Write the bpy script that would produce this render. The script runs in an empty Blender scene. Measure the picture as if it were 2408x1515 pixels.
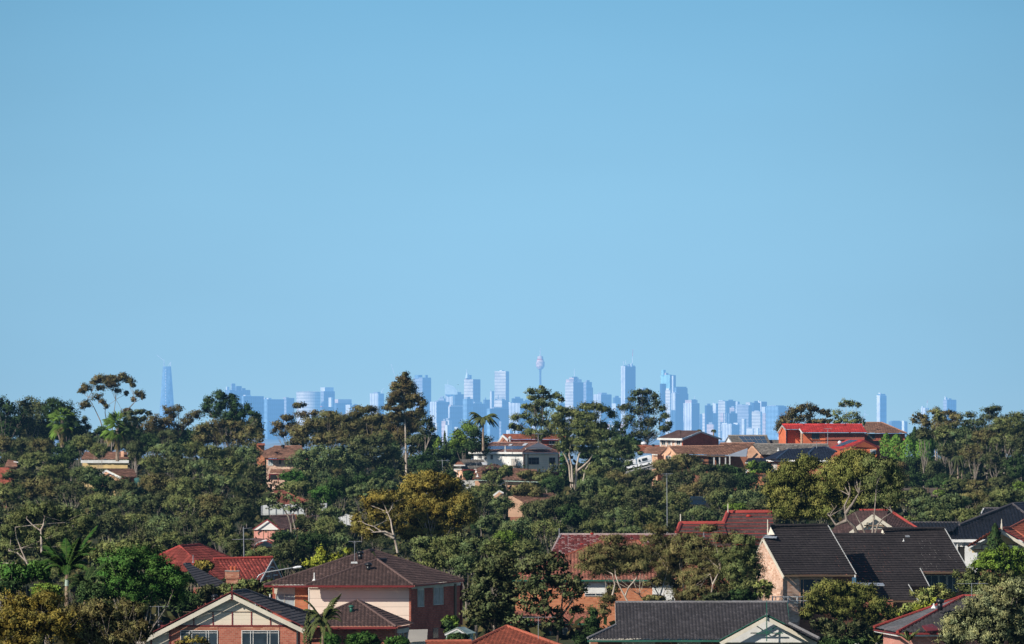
import bpy, bmesh, math, random
import numpy as np
from mathutils import Vector, Matrix
random.seed(7); RNG = np.random.default_rng(7)
scn = bpy.context.scene
col = scn.collection
# picture grid used to read positions off the photograph: 2408 wide, horizon at row 1030
CX, YH, FD, CZ = 1204.0, 1030.0, 16054.0, 80.0
def X2(x, Y): return (x-CX)/FD*Y
def Z2(y, Y): return CZ-(y-YH)/FD*Y
def P(x, y, Y): return Vector((X2(x, Y), Y, Z2(y, Y)))
_gy = [0,200,300,400,500,600,700,800,900,1000,1100,1200,1300,1400,1800,2600,4000,7000,60000]
_gz = [69,68.5,67.9,65.3,63.5,62.4,62.6,64.6,67.1,69.7,71.8,74,75.5,74,55,25,4,0,0]
def ground_z(X, Y):
    z = float(np.interp(Y, _gy, _gz))
    if Y < 3000: z += 0.6*math.sin(X*0.045+Y*0.013)*min(1, Y/600)
    return z
# ---------------------------------------------------------------- tagging
def tag(o, label=None, cat=None, group=None, kind=None):
    if label: o['label'] = label
    if cat: o['category'] = cat
    if group: o['group'] = group
    if kind: o['kind'] = kind
    return o
def empty(name, loc):
    o = bpy.data.objects.new(name, None); col.objects.link(o); o.location = loc
    o.empty_display_size = 0.5
    return o
# ---------------------------------------------------------------- materials
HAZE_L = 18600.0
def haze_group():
    g = bpy.data.node_groups.new('painted_haze', 'ShaderNodeTree')
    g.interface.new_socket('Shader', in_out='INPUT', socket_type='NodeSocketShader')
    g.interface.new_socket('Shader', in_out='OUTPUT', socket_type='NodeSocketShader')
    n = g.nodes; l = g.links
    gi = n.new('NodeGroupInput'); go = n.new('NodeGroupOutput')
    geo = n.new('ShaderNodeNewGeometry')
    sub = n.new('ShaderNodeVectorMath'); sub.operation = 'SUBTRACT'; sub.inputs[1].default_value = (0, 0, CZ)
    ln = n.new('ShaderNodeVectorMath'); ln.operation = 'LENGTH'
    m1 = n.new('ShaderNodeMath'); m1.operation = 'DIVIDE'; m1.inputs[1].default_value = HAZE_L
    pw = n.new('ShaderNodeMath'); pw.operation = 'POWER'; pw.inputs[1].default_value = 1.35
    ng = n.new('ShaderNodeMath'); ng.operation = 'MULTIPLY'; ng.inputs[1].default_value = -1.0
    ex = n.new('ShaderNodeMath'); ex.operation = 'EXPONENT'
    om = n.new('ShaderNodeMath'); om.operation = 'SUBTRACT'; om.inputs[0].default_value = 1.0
    em = n.new('ShaderNodeEmission'); em.inputs[0].default_value = (0.205, 0.485, 0.88, 1); em.inputs[1].default_value = 1.0  # blue airlight painted onto surfaces as emission, stronger with distance
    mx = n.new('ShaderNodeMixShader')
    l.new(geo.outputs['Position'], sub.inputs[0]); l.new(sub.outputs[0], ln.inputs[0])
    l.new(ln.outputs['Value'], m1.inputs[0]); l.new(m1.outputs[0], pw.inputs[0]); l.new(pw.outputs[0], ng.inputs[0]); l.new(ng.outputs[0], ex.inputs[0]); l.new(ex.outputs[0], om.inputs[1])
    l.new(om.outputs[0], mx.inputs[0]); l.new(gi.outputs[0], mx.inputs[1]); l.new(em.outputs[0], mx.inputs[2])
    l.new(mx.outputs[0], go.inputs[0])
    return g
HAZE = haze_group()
MATS = {}
class Nt:
    def __init__(s, name):
        s.m = bpy.data.materials.new(name); s.m.use_nodes = True; s.n = s.m.node_tree.nodes; s.l = s.m.node_tree.links
        s.n.clear(); s.out = s.n.new('ShaderNodeOutputMaterial'); MATS[name] = s.m
    def new(s, t, **kw):
        x = s.n.new(t)
        for k, v in kw.items(): setattr(x, k, v)
        return x
    def noise(s, scale, detail=3, vec=None, rough=0.6):
        x = s.new('ShaderNodeTexNoise'); x.inputs['Scale'].default_value = scale; x.inputs['Detail'].default_value = detail
        x.inputs['Roughness'].default_value = rough
        if vec is not None: s.l.new(vec, x.inputs['Vector'])
        return x.outputs['Fac']
    def ramp(s, fac, stops):
        x = s.new('ShaderNodeValToRGB'); s.l.new(fac, x.inputs[0]); e = x.color_ramp.elements
        e[0].position = stops[0][0]; e[0].color = (*stops[0][1], 1); e[1].position = stops[-1][0]; e[1].color = (*stops[-1][1], 1)
        for p, c in stops[1:-1]:
            q = e.new(p); q.color = (*c, 1)
        return x.outputs[0]
    def mixc(s, fac, a, b, mode='MIX'):
        x = s.new('ShaderNodeMix'); x.data_type = 'RGBA'; x.blend_type = mode
        for v, i in ((fac, 0), (a, 6), (b, 7)):
            if hasattr(v, 'links'): s.l.new(v, x.inputs[i])
            else: x.inputs[i].default_value = v if i == 0 else (*v, 1)
        return x.outputs[2]
    def mul(s, a, b): return s.mixc(1.0, a, b, 'MULTIPLY')
    def uv(s): return s.new('ShaderNodeUVMap').outputs[0]
    def pos(s): return s.new('ShaderNodeNewGeometry').outputs['Position']
    def bsdf(s, colr, rough=0.8, spec=0.3, bump=None, bs=0.3, bd=0.05, metal=0.0):
        b = s.new('ShaderNodeBsdfPrincipled')
        if hasattr(colr, 'links'): s.l.new(colr, b.inputs['Base Color'])
        else: b.inputs['Base Color'].default_value = (*colr, 1)
        b.inputs['Roughness'].default_value = rough; b.inputs['Specular IOR Level'].default_value = spec
        b.inputs['Metallic'].default_value = metal
        if bump is not None:
            bn = s.new('ShaderNodeBump'); bn.inputs['Strength'].default_value = bs; bn.inputs['Distance'].default_value = bd
            s.l.new(bump, bn.inputs['Height']); s.l.new(bn.outputs[0], b.inputs['Normal'])
        return b.outputs[0]
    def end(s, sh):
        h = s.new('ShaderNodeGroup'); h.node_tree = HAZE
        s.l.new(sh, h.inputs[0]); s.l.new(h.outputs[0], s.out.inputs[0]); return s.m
def dirt(c, k): return tuple(v*k for v in c)
def m_plain(name, c, rough=0.7, spec=0.3, var=0.18, scale=0.7, metal=0.0):
    t = Nt(name); f = t.noise(scale, 5, t.pos())
    cc = t.ramp(f, [(0.3, dirt(c, 1-var)), (0.7, dirt(c, 1+var*0.6))])
    f2 = t.noise(scale*9, 3, t.pos()); cc = t.mul(cc, t.ramp(f2, [(0.3, (0.88,)*3), (0.7, (1,)*3)]))
    return t.end(t.bsdf(cc, rough, spec, metal=metal))
def m_brick(name, c1, c2, mort, row=0.1, w=0.26):
    t = Nt(name); b = t.new('ShaderNodeTexBrick'); t.l.new(t.uv(), b.inputs['Vector'])
    b.inputs['Color1'].default_value = (*c1, 1); b.inputs['Color2'].default_value = (*c2, 1); b.inputs['Mortar'].default_value = (*mort, 1)
    b.inputs['Scale'].default_value = 1.0; b.inputs['Mortar Size'].default_value = 0.014; b.inputs['Brick Width'].default_value = w
    b.inputs['Row Height'].default_value = row; b.inputs['Bias'].default_value = 0.0
    n2 = t.noise(0.6, 4, t.pos()); cc = t.mul(b.outputs[0], t.ramp(n2, [(0.3, (0.75,)*3), (0.7, (1.12,)*3)]))
    return t.end(t.bsdf(cc, 0.9, 0.15, b.outputs['Fac'], -0.4, 0.02))
def m_board(name, c, pitch=0.3, rough=0.6):
    t = Nt(name); sp = t.new('ShaderNodeSeparateXYZ'); t.l.new(t.uv(), sp.inputs[0])
    d = t.new('ShaderNodeMath', operation='DIVIDE'); t.l.new(sp.outputs[1], d.inputs[0]); d.inputs[1].default_value = pitch
    f = t.new('ShaderNodeMath', operation='FRACT'); t.l.new(d.outputs[0], f.inputs[0])
    cc = t.ramp(f.outputs[0], [(0.0, dirt(c, 0.45)), (0.07, c), (1.0, dirt(c, 1.05))])
    n2 = t.noise(0.5, 4, t.pos()); cc = t.mul(cc, t.ramp(n2, [(0.3, (0.86,)*3), (0.7, (1.0,)*3)]))
    return t.end(t.bsdf(cc, rough, 0.3, f.outputs[0], 0.3, 0.03))
def m_tile(name, c, c2=None, var=0.22, rough=0.75, spec=0.25, lichen=0.0):
    # per-tile colour comes from the mesh attribute, grime from noise
    t = Nt(name); a = t.new('ShaderNodeAttribute'); a.attribute_name = 'Col'
    sp = t.new('ShaderNodeSeparateColor'); t.l.new(a.outputs['Color'], sp.inputs[0])
    c2 = c2 or dirt(c, 1+var*2)
    cc = t.ramp(sp.outputs[0], [(0.0, dirt(c, 1-var)), (0.75, c), (1.0, c2)])
    n2 = t.noise(0.35, 6, t.pos()); cc = t.mul(cc, t.ramp(n2, [(0.3, (0.72,)*3), (0.72, (1.15,)*3)]))
    n3 = t.noise(5.0, 4, t.pos()); cc = t.mul(cc, t.ramp(n3, [(0.35, (0.82,)*3), (0.65, (1.08,)*3)]))
    if lichen:
        n4 = t.noise(2.6, 6, t.pos(), 0.75); cc = t.mixc(t.ramp(n4, [(0.52, (0,)*3), (0.62, (lichen,)*3)]), cc, (0.30, 0.29, 0.26))
    return t.end(t.bsdf(cc, rough, spec))
def m_leaf(name='leaf'):
    # leaves share the light of the clump they sit in: shade with the clump direction stored per leaf
    t = Nt(name); a = t.new('ShaderNodeAttribute'); a.attribute_name = 'Col'
    na = t.new('ShaderNodeAttribute'); na.attribute_name = 'leafN'; vt = t.new('ShaderNodeVectorTransform'); vt.vector_type = 'NORMAL'; vt.convert_from = 'OBJECT'; vt.convert_to = 'WORLD'; t.l.new(na.outputs['Vector'], vt.inputs[0])
    d_ = t.new('ShaderNodeBsdfDiffuse'); t.l.new(a.outputs['Color'], d_.inputs[0]); t.l.new(vt.outputs[0], d_.inputs['Normal'])
    tr = t.new('ShaderNodeBsdfTranslucent'); hs = t.mul(a.outputs['Color'], (1.1, 1.3, 0.5)); t.l.new(hs, tr.inputs[0])
    mx = t.new('ShaderNodeMixShader'); mx.inputs[0].default_value = 0.12; t.l.new(d_.outputs[0], mx.inputs[1]); t.l.new(tr.outputs[0], mx.inputs[2])
    return t.end(mx.outputs[0])
def m_glass(name, c=(0.02, 0.03, 0.04)):
    t = Nt(name); f = t.noise(0.9, 3, t.pos()); cc = t.ramp(f, [(0.35, c), (0.7, dirt(c, 2.2))])
    return t.end(t.bsdf(cc, 0.2, 0.3))
def m_city(name, c, fl=9.0, vx=0, dark=0.62):
    # facade: floor bands (and bays) in metres from the face UV
    t = Nt(name); sp = t.new('ShaderNodeSeparateXYZ'); t.l.new(t.uv(), sp.inputs[0])
    def band(sock, pitch, duty):
        d = t.new('ShaderNodeMath', operation='DIVIDE'); t.l.new(sock, d.inputs[0]); d.inputs[1].default_value = pitch
        f = t.new('ShaderNodeMath', operation='FRACT'); t.l.new(d.outputs[0], f.inputs[0])
        return t.ramp(f.outputs[0], [(duty-0.02, (1,)*3), (duty+0.02, (dark,)*3)])
    cc = t.mul(band(sp.outputs[1], fl, 0.5), c) if fl else t.mul((1, 1, 1), c)
    if vx: cc = t.mul(cc, band(sp.outputs[0], vx, 0.55))
    n2 = t.noise(0.022, 5, t.pos(), 0.75); cc = t.mul(cc, t.ramp(n2, [(0.32, (0.62, 0.66, 0.74)), (0.55, (1, 1, 1)), (0.7, (1.12, 1.08, 1.04))]))
    return t.end(t.bsdf(cc, 0.35, 0.5))
def m_bark(name, c, dark):
    t = Nt(name); m = t.new('ShaderNodeMapping'); m.inputs['Scale'].default_value = (3, 3, 0.8); t.l.new(t.pos(), m.inputs[0])
    f = t.noise(1.3, 5, m.outputs[0]); cc = t.ramp(f, [(0.35, dark), (0.55, c), (0.8, dirt(c, 1.15))])
    return t.end(t.bsdf(cc, 0.85, 0.15))
# ---------------------------------------------------------------- mesh building
def uv_for(verts, faces):
    out = []
    for f in faces:
        p = [Vector(verts[i]) for i in f]
        n = Vector((0, 0, 0))
        for i in range(len(p)):
            a, b = p[i], p[(i+1) % len(p)]
            n += Vector(((a.y-b.y)*(a.z+b.z), (a.z-b.z)*(a.x+b.x), (a.x-b.x)*(a.y+b.y)))
        if n.length < 1e-12: n = Vector((0, 0, 1))
        n.normalize()
        if abs(n.z) > 0.95: t = Vector((1, 0, 0)); v = Vector((0, 1, 0))
        else: t = Vector((-n.y, n.x, 0)).normalized(); v = n.cross(t)
        if v.z < 0: v = -v
        for q in p: out += [q.dot(t), q.dot(v)]
    return out
def mk(name, verts, faces, mat, parent=None, cols=None, uv=True, smooth=False, nrm=None):
    origin = parent_origin(parent)
    V = np.asarray(verts, dtype=np.float32).reshape(-1, 3)
    me = bpy.data.meshes.new(name)
    if isinstance(faces, np.ndarray):
        nf, k = faces.shape; me.vertices.add(len(V)); me.vertices.foreach_set('co', (V-origin).ravel())
        me.loops.add(nf*k); me.loops.foreach_set('vertex_index', faces.ravel().astype(np.int32))
        me.polygons.add(nf); me.polygons.foreach_set('loop_start', np.arange(0, nf*k, k, dtype=np.int32))
        me.update(calc_edges=True)
    else:
        me.from_pydata((V-origin).tolist(), [], faces); me.update()
        if uv:
            u = me.uv_layers.new(name='UVMap'); u.data.foreach_set('uv', uv_for(V.tolist(), faces))
    if cols is not None:
        ca = me.color_attributes.new('Col', 'FLOAT_COLOR', 'POINT')
        c = np.ones((len(V), 4), np.float32); c[:, :3] = cols; ca.data.foreach_set('color', c.ravel())
    if nrm is not None:
        na = me.attributes.new('leafN', 'FLOAT_VECTOR', 'POINT'); na.data.foreach_set('vector', np.asarray(nrm, np.float32).ravel())
    if smooth: me.polygons.foreach_set('use_smooth', [True]*len(me.polygons))
    me.materials.append(MATS[mat]); o = bpy.data.objects.new(name, me); col.objects.link(o)
    if parent is not None: o.parent = parent
    return o
ORIG = {}
def parent_origin(p):
    v = np.zeros(3, np.float32)
    while p is not None: v = v+np.array(p.location, np.float32); p = p.parent
    return v
class MB:
    def __init__(s): s.v = []; s.f = []; s.c = []
    def add(s, vs, fs, c=1.0):
        b = len(s.v); s.v += [tuple(p) for p in vs]; s.f += [tuple(i+b for i in f) for f in fs]
        s.c += [(c, c, c)]*len(vs) if not isinstance(c, list) else c
    def hexa(s, p):   # p: 4 bottom + 4 top
        s.add(p, [(0, 3, 2, 1), (4, 5, 6, 7), (0, 1, 5, 4), (1, 2, 6, 5), (2, 3, 7, 6), (3, 0, 4, 7)])
    def obox(s, o, t, n, a0, a1, z0, z1, d0, d1):
        f = lambda a, d, z: (o[0]+t[0]*a+n[0]*d, o[1]+t[1]*a+n[1]*d, z)
        s.hexa([f(a0, d0, z0), f(a1, d0, z0), f(a1, d1, z0), f(a0, d1, z0), f(a0, d0, z1), f(a1, d0, z1), f(a1, d1, z1), f(a0, d1, z1)])
    def prism(s, poly2, z0, z1):
        n = len(poly2); vs = [(p[0], p[1], z0) for p in poly2]+[(p[0], p[1], z1) for p in poly2]
        s.add(vs, [tuple(range(n-1, -1, -1)), tuple(range(n, 2*n))]+[(i, (i+1) % n, n+(i+1) % n, n+i) for i in range(n)])
    def slab(s, pts, off):
        n = len(pts); off = Vector(off); vs = [Vector(p) for p in pts]+[Vector(p)+off for p in pts]
        s.add(vs, [tuple(range(n-1, -1, -1)), tuple(range(n, 2*n))]+[(i, (i+1) % n, n+(i+1) % n, n+i) for i in range(n)])
    def bar(s, a, b, w, h=None):
        h = h or w; a = Vector(a); b = Vector(b); d = (b-a).normalized(); up = Vector((0, 0, 1)) if abs(d.z) < 0.95 else Vector((0, 1, 0))
        t = d.cross(up).normalized()*w/2; u = t.cross(d).normalized()*h/2
        s.hexa([a-t-u, b-t-u, b+t-u, a+t-u, a-t+u, b-t+u, b+t+u, a+t+u])
    def tube(s, pts, rad, n=6, cap=True):
        pts = [Vector(p) for p in pts]; m = len(pts)
        if not hasattr(rad, '__len__'): rad = [rad]*m
        vs = []; fs = []
        for i, p in enumerate(pts):
            d = (pts[min(i+1, m-1)]-pts[max(i-1, 0)]).normalized()
            up = Vector((0, 1, 0)) if abs(d.y) < 0.9 else Vector((1, 0, 0))
            t = d.cross(up).normalized(); u = d.cross(t)
            for k in range(n):
                a = 2*math.pi*k/n; vs.append(p+(t*math.cos(a)+u*math.sin(a))*rad[i])
        for i in range(m-1):
            for k in range(n): fs.append((i*n+k, i*n+(k+1) % n, (i+1)*n+(k+1) % n, (i+1)*n+k))
        if cap: fs += [tuple(range(n-1, -1, -1)), tuple(range((m-1)*n, m*n))]
        s.add(vs, fs)
    def lathe(s, c, prof, n=14):
        vs = []; fs = []; m = len(prof)
        for r, z in prof:
            for k in range(n):
                a = 2*math.pi*k/n; vs.append((c[0]+r*math.cos(a), c[1]+r*math.sin(a), c[2]+z))
        for i in range(m-1):
            for k in range(n): fs.append((i*n+k, i*n+(k+1) % n, (i+1)*n+(k+1) % n, (i+1)*n+k))
        fs += [tuple(range(n-1, -1, -1)), tuple(range((m-1)*n, m*n))]
        s.add(vs, fs)
    def build(s, name, mat, parent=None, cols=False, smooth=False):
        return mk(name, s.v, s.f, mat, parent, np.array(s.c, np.float32) if cols else None, smooth=smooth)
# ---------------------------------------------------------------- planes and tiled roofs
class Plane:
    def __init__(s, a, b, c):
        s.o = P(*a); s.n = (P(*b)-s.o).cross(P(*c)-s.o).normalized()
        if s.n.z < 0: s.n = -s.n
        s.u = Vector((0, 0, 1)).cross(s.n).normalized(); s.v = s.n.cross(s.u)
    def at(s, x, y):
        d = Vector(((x-CX)/FD, 1, -(y-YH)/FD)); c = Vector((0, 0, CZ))
        return c+d*((s.o-c).dot(s.n)/d.dot(s.n))
def tile_mesh(mb, pl, polys, tw=0.3, th=0.34, amp=0.035, step=0.045):
    """overlapping wavy tiles laid in courses over each convex pixel polygon of the plane"""
    for poly in polys:
        pts = [pl.at(*p) if len(p) == 2 else Vector(p) for p in poly]
        uv = np.array([((q-pl.o).dot(pl.u), (q-pl.o).dot(pl.v)) for q in pts])
        u0, v0 = uv.min(0); u1, v1 = uv.max(0)
        i0, i1 = math.floor(u0/tw), math.ceil(u1/tw); j0, j1 = math.floor(v0/th), math.ceil(v1/th)
        ns = 4; prof = [0.0, 0.75, 1.0, 0.35]
        us = []; hs = []
        for i in range(i0, i1):
            for k in range(ns): us.append((i+k/ns)*tw); hs.append(prof[k]*amp)
        us.append(i1*tw); hs.append(0.0)
        us = np.array(us); hs = np.array(hs); nu = len(us)
        bm = bmesh.new(); cl = bm.verts.layers.float.new('c')
        rng = random.Random(int(abs(pl.o.x*131+pl.o.y*17)) & 0xffff)
        for j in range(j0, j1):
            lo, hi = j*th, (j+1)*th+0.02
            tc = {i: rng.random() for i in range(i0-1, i1+1)}
            jit = {i: rng.uniform(-0.006, 0.006) for i in range(i0-1, i1+1)}
            def V(u, v, h, c):
                w = bm.verts.new(pl.o+pl.u*float(u)+pl.v*float(v)+pl.n*float(h)); w[cl] = c; return w
            for i in range(i0, i1):
                c = tc[i]; rows = []
                for (v, hb) in ((lo, -0.01), (lo, step), (hi, 0.0)):
                    rows.append([V(us[(i-i0)*ns+k], v, (hs[(i-i0)*ns+k] if hb >= 0 else 0)+hb+jit[i], c) for k in range(ns+1)])
                for r in range(2):
                    for k in range(ns): bm.faces.new((rows[r][k], rows[r][k+1], rows[r+1][k+1], rows[r+1][k]))
        cen = sum(pts, Vector())/len(pts)
        for a in range(len(pts)):
            p, q = pts[a], pts[(a+1) % len(pts)]; e = q-p
            if e.length < 1e-4: continue
            nn = e.cross(pl.n).normalized()
            if nn.dot(cen-p) > 0: nn = -nn
            bmesh.ops.bisect_plane(bm, geom=bm.verts[:]+bm.edges[:]+bm.faces[:], plane_co=p, plane_no=nn, clear_outer=True)
        bm.verts.index_update()
        mb.add([v.co[:] for v in bm.verts], [tuple(v.index for v in f.verts) for f in bm.faces], [(v[cl],)*3 for v in bm.verts])
        bm.free()
# ---------------------------------------------------------------- houses
class Wall:
    def __init__(s, a, b):
        s.a = Vector((X2(*a), a[1])); s.b = Vector((X2(*b), b[1])); s.t = (s.b-s.a).normalized()
        s.n = Vector((s.t.y, -s.t.x))
        if s.n.dot(-s.a) < 0: s.n = -s.n
    def hit(s, x):
        d = Vector(((x-CX)/FD, 1.0)); return d*(s.a.dot(s.n)/d.dot(s.n))
    def rect(s, mb, x0, x1, y0, y1, d0=0.0, d1=0.05):
        p, q = s.hit(x0), s.hit(x1); Ym = (p.y+q.y)/2; L = (q-p).length*(1 if (q-p).dot(s.t) > 0 else -1)
        z1, z0 = Z2(y0, Ym), Z2(y1, Ym)
        mb.obox(p, s.t, s.n, 0, L, z0, z1, d0, d1)
class House:
    def __init__(s, name, label, cat, x, Y, group=None):
        X = X2(x, Y); s.root = empty(name, (X, Y, ground_z(X, Y))); tag(s.root, label, cat, group)
        s.gz = s.root.location.z-0.6; s.col = []; s.Y = Y
    def part(s, name, mat, mb, parent=None, label=None, cols=False, smooth=False):
        o = mb.build(name, mat, parent or s.root, cols, smooth)
        if label: o['label'] = label
        return o
    def walls(s, foot, ytop, mat, Yr=None, zb=None, name='wall', label=None):
        mb = MB(); Yr = Yr or foot[0][1]; mb.prism([(X2(x, Y), Y) for x, Y in foot], s.gz if zb is None else zb, Z2(ytop, Yr))
        return s.part(name, mat, mb, label=label)
    def roof(s, specs, mat, tw=0.3, th=0.34, amp=0.035, step=0.045, caps=(), capmat=None, capr=0.11, gut=(), gutmat='white_paint', gh=0.14, label=None):
        grp = [[]]
        for sp_ in specs:
            if sp_ is None: grp.append([])
            else: grp[-1].append(sp_)
        r = None
        for g_ in grp:
            mb = MB()
            for pl, polys in g_: tile_mesh(mb, pl, polys, tw, th, amp, step)
            o = s.part('roof', mat, mb, cols=True, label=label); r = r or o
        if caps:
            for a, b in caps:
                c = MB(); a, b = P(*a), P(*b); n = max(2, int((b-a).length/0.4))
                for i in range(n):
                    p = a.lerp(b, i/n); q = a.lerp(b, (i+1.06)/n); c.tube([p+Vector((0, 0, .03)), q+Vector((0, 0, .05))], [capr*1.12, capr*0.9], 7)
                s.part('ridge_cap', capmat or mat, c, r, cols=True)
        for a, b in gut: g = MB(); g.bar(P(*a)+Vector((0, -.02, -gh*0.4)), P(*b)+Vector((0, -.02, -gh*0.4)), 0.13, gh); s.part('gutter', gutmat, g, r)
        s.r = r
        return r
    def gable(s, pts, Yd, mat, name='gable', label=None, th=0.12):
        # pts: (x, y, Y) polygon of the gable face, slab goes backward
        mb = MB(); mb.slab([P(*p) for p in pts], (0, th, 0)); return s.part(name, mat, mb, label=label)
    def window(s, w, x0, x1, y0, y1, mull=(), frame='white_paint', pane='glass', fw=None, trans=(), name='window', label=None):
        k = w.hit((x0+x1)/2).y/FD; fw = fw or 0.09/k; m = MB()
        # narrow members keep their true width on foreshortened walls
        r = abs(w.t.x); fx = fw*max(r, 0.25)
        w.rect(m, x0, x1, y0, y0+fw, 0, .07); w.rect(m, x0, x1, y1-fw, y1, 0, .09)
        w.rect(m, x0, x0+fx, y0+fw, y1-fw, 0, .07); w.rect(m, x1-fx, x1, y0+fw, y1-fw, 0, .07)
        for f in mull:
            c = x0+(x1-x0)*f; w.rect(m, c-fx*.4, c+fx*.4, y0+fw, y1-fw, 0, .06)
        for f in trans:
            c = y0+(y1-y0)*f; w.rect(m, x0+fx, x1-fx, c-fw*.35, c+fw*.35, 0, .062)
        o = s.part(name, frame, m, label=label); g = MB(); w.rect(g, x0+fx*.5, x1-fx*.5, y0+fw*.5, y1-fw*.5, -.02, .025); s.part('pane', pane, g, o)
        return o
    def panel(s, w, x0, x1, y0, y1, mat, d=0.04, name='panel', label=None):
        m = MB(); w.rect(m, x0, x1, y0, y1, -.02, d); return s.part(name, mat, m, label=label)
    def barge(s, pts, mat, w=0.2, th=0.05, name='barge_board'):
        m = MB()
        for a, b in zip(pts[:-1], pts[1:]): m.bar(P(*a)+Vector((0, -.05, -w/2)), P(*b)+Vector((0, -.05, -w/2)), th, w)
        return s.part(name, mat, m)
    def bars(s, segs, mat, w=0.08, name='batten'):
        m = MB()
        for a, b in segs: m.bar(P(*a), P(*b), w, w)
        return s.part(name, mat, m)
    def vent(s, x, y, Y, r=0.28, mat='black_metal', h=0.55):
        m = MB(); p = P(x, y, Y)-Vector((0, 0, h+r*.4))
        m.lathe(p, [(r*.6, -0.15), (r*.6, h*.55), (r*.5, h*.6), (r*.85, h*.65), (r, h*.85), (r*.95, h), (r*.6, h+r*.35), (r*.1, h+r*.42)])
        return s.part('roof_vent', mat, m, smooth=True)
    def pipe(s, x, y0, y1, Y, mat='white_paint', r=0.05, name='vent_pipe'):
        m = MB(); m.tube([P(x, y1, Y), P(x, y0, Y)], r, 6)
        p = P(x, y1, Y); m.lathe(p-Vector((0, 0, .05)), [(r*3.5, 0), (r*1.6, r*3)], 6)
        return s.part(name, mat, m)
    def antenna(s, x, y0, y1, Y, w=0.9, mat='grey_metal', flat=False, r=0.022):
        m = MB(); a, b = P(x, y1, Y), P(x, y0, Y); m.tube([a, b], r, 5)
        d = Vector((0.93, 0.36, 0.0)); t = b-Vector((0, 0, 0.05))
        m.tube([t-d*w*.6, t+d*w*.6], r*.8, 4)
        e = Vector((-d.y, d.x, 0))
        for i in range(9):
            q = t+d*w*(-.55+i*.14); L = 0.16+0.03*i; m.tube([q-e*L, q+e*L], r*.45, 4)
        if flat: m.tube([t-Vector((0, 0, .1))-e*.4, t-Vector((0, 0, .1))+e*.4], r*.5, 4)
        return s.part('tv_antenna', mat, m)
# ================================================================ material library
m_plain('white_paint', (0.78, 0.77, 0.74)); m_plain('cream_paint', (0.72, 0.66, 0.54)); m_plain('maroon', (0.20, 0.03, 0.03), 0.5)
m_plain('green_trim', (0.03, 0.13, 0.09), 0.45); m_plain('black_metal', (0.012, 0.012, 0.014), 0.35, 0.5); m_plain('grey_metal', (0.42, 0.43, 0.44), 0.45, 0.5, metal=0.4)
m_plain('grey_render', (0.42, 0.42, 0.40)); m_plain('pale_grey', (0.55, 0.56, 0.55)); m_plain('dark_void', (0.015, 0.014, 0.013)); m_plain('terracotta', (0.5, 0.12, 0.05)); m_plain('rust_sheet', (0.22, 0.07, 0.045))
m_plain('red_paint', (0.42, 0.035, 0.02), 0.5); m_plain('concrete', (0.40, 0.38, 0.34)); m_plain('curtain', (0.50, 0.46, 0.42), 0.9, 0.1, 0.3, 3.0)
m_plain('yellow_render', (0.72, 0.52, 0.25)); m_plain('peach_render', (0.66, 0.40, 0.26)); m_plain('teal_metal', (0.04, 0.12, 0.11)); m_plain('white_gloss', (0.82, 0.83, 0.85), 0.25, 0.5, 0.05)
m_plain('frond_green', (0.10, 0.15, 0.04)); m_plain('rubber', (0.02, 0.02, 0.02)); m_plain('timber', (0.20, 0.13, 0.08)); m_plain('sage_metal', (0.42, 0.52, 0.44)); m_plain('blue_panel', (0.06, 0.14, 0.22), 0.4)
m_plain('grey_cap', (0.22, 0.22, 0.23), 0.8); m_plain('silver_roof', (0.34, 0.38, 0.44), 0.5); m_plain('dusk_sheet', (0.13, 0.14, 0.17), 0.7); m_plain('dark_pane', (0.03, 0.037, 0.045), 0.6, 0.08)
m_board('cream_board', (0.84, 0.70, 0.58), 0.62); m_board('cream_board_fine', (0.80, 0.70, 0.56), 0.3); m_board('grey_board', (0.80, 0.74, 0.60), 0.30)
m_board('white_board', (0.80, 0.78, 0.74), 0.28); m_board('sheet_fence', (0.50, 0.52, 0.52), 1.8); m_board('timber_fence', (0.13, 0.10, 0.08), 1.8); m_board('beige_sheet', (0.42, 0.38, 0.32), 0.2)
m_brick('red_brick', (0.36, 0.10, 0.065), (0.50, 0.17, 0.11), (0.42, 0.24, 0.18), .13, .3); m_brick('dark_brick', (0.38, 0.085, 0.055), (0.52, 0.14, 0.09), (0.28, 0.13, 0.10), .13, .4)
m_brick('orange_brick', (0.48, 0.16, 0.075), (0.64, 0.26, 0.13), (0.48, 0.25, 0.16), .14, .34); m_brick('buff_brick', (0.52, 0.29, 0.19), (0.86, 0.60, 0.46), (0.66, 0.48, 0.38), .14, .34)
m_brick('coral_brick', (0.66, 0.16, 0.07), (0.74, 0.21, 0.10), (0.60, 0.17, 0.09)); m_brick('peach_brick', (0.66, 0.35, 0.21), (0.78, 0.47, 0.31), (0.62, 0.4, 0.28), .16, .4)
m_brick('plum_brick', (0.36, 0.10, 0.07), (0.42, 0.13, 0.09), (0.30, 0.1, 0.08)); m_brick('brown_brick', (0.27, 0.10, 0.06), (0.37, 0.16, 0.09), (0.22, 0.11, 0.08))
m_brick('pinkish_brick', (0.60, 0.20, 0.15), (0.72, 0.28, 0.2), (0.6, 0.4, 0.35)); m_brick('chimney_brick', (0.36, 0.12, 0.07), (0.58, 0.30, 0.2), (0.3, 0.16, 0.11), 0.14, .34)
m_tile('tile_brown', (0.105, 0.066, 0.058)); m_tile('tile_charcoal', (0.075, 0.068, 0.072)); m_tile('tile_dark', (0.046, 0.038, 0.038), None, 0.10); m_tile('tile_red', (0.255, 0.055, 0.042), None, .3)
m_tile('tile_salmon', (0.36, 0.145, 0.10)); m_tile('tile_mottled', (0.25, 0.06, 0.055), (0.48, 0.36, 0.34), 0.5); m_tile('tile_dusk', (0.125, 0.075, 0.068)); m_tile('tile_gloss', (0.016, 0.017, 0.024), None, 0.25, 0.27, 1.0)
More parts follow.
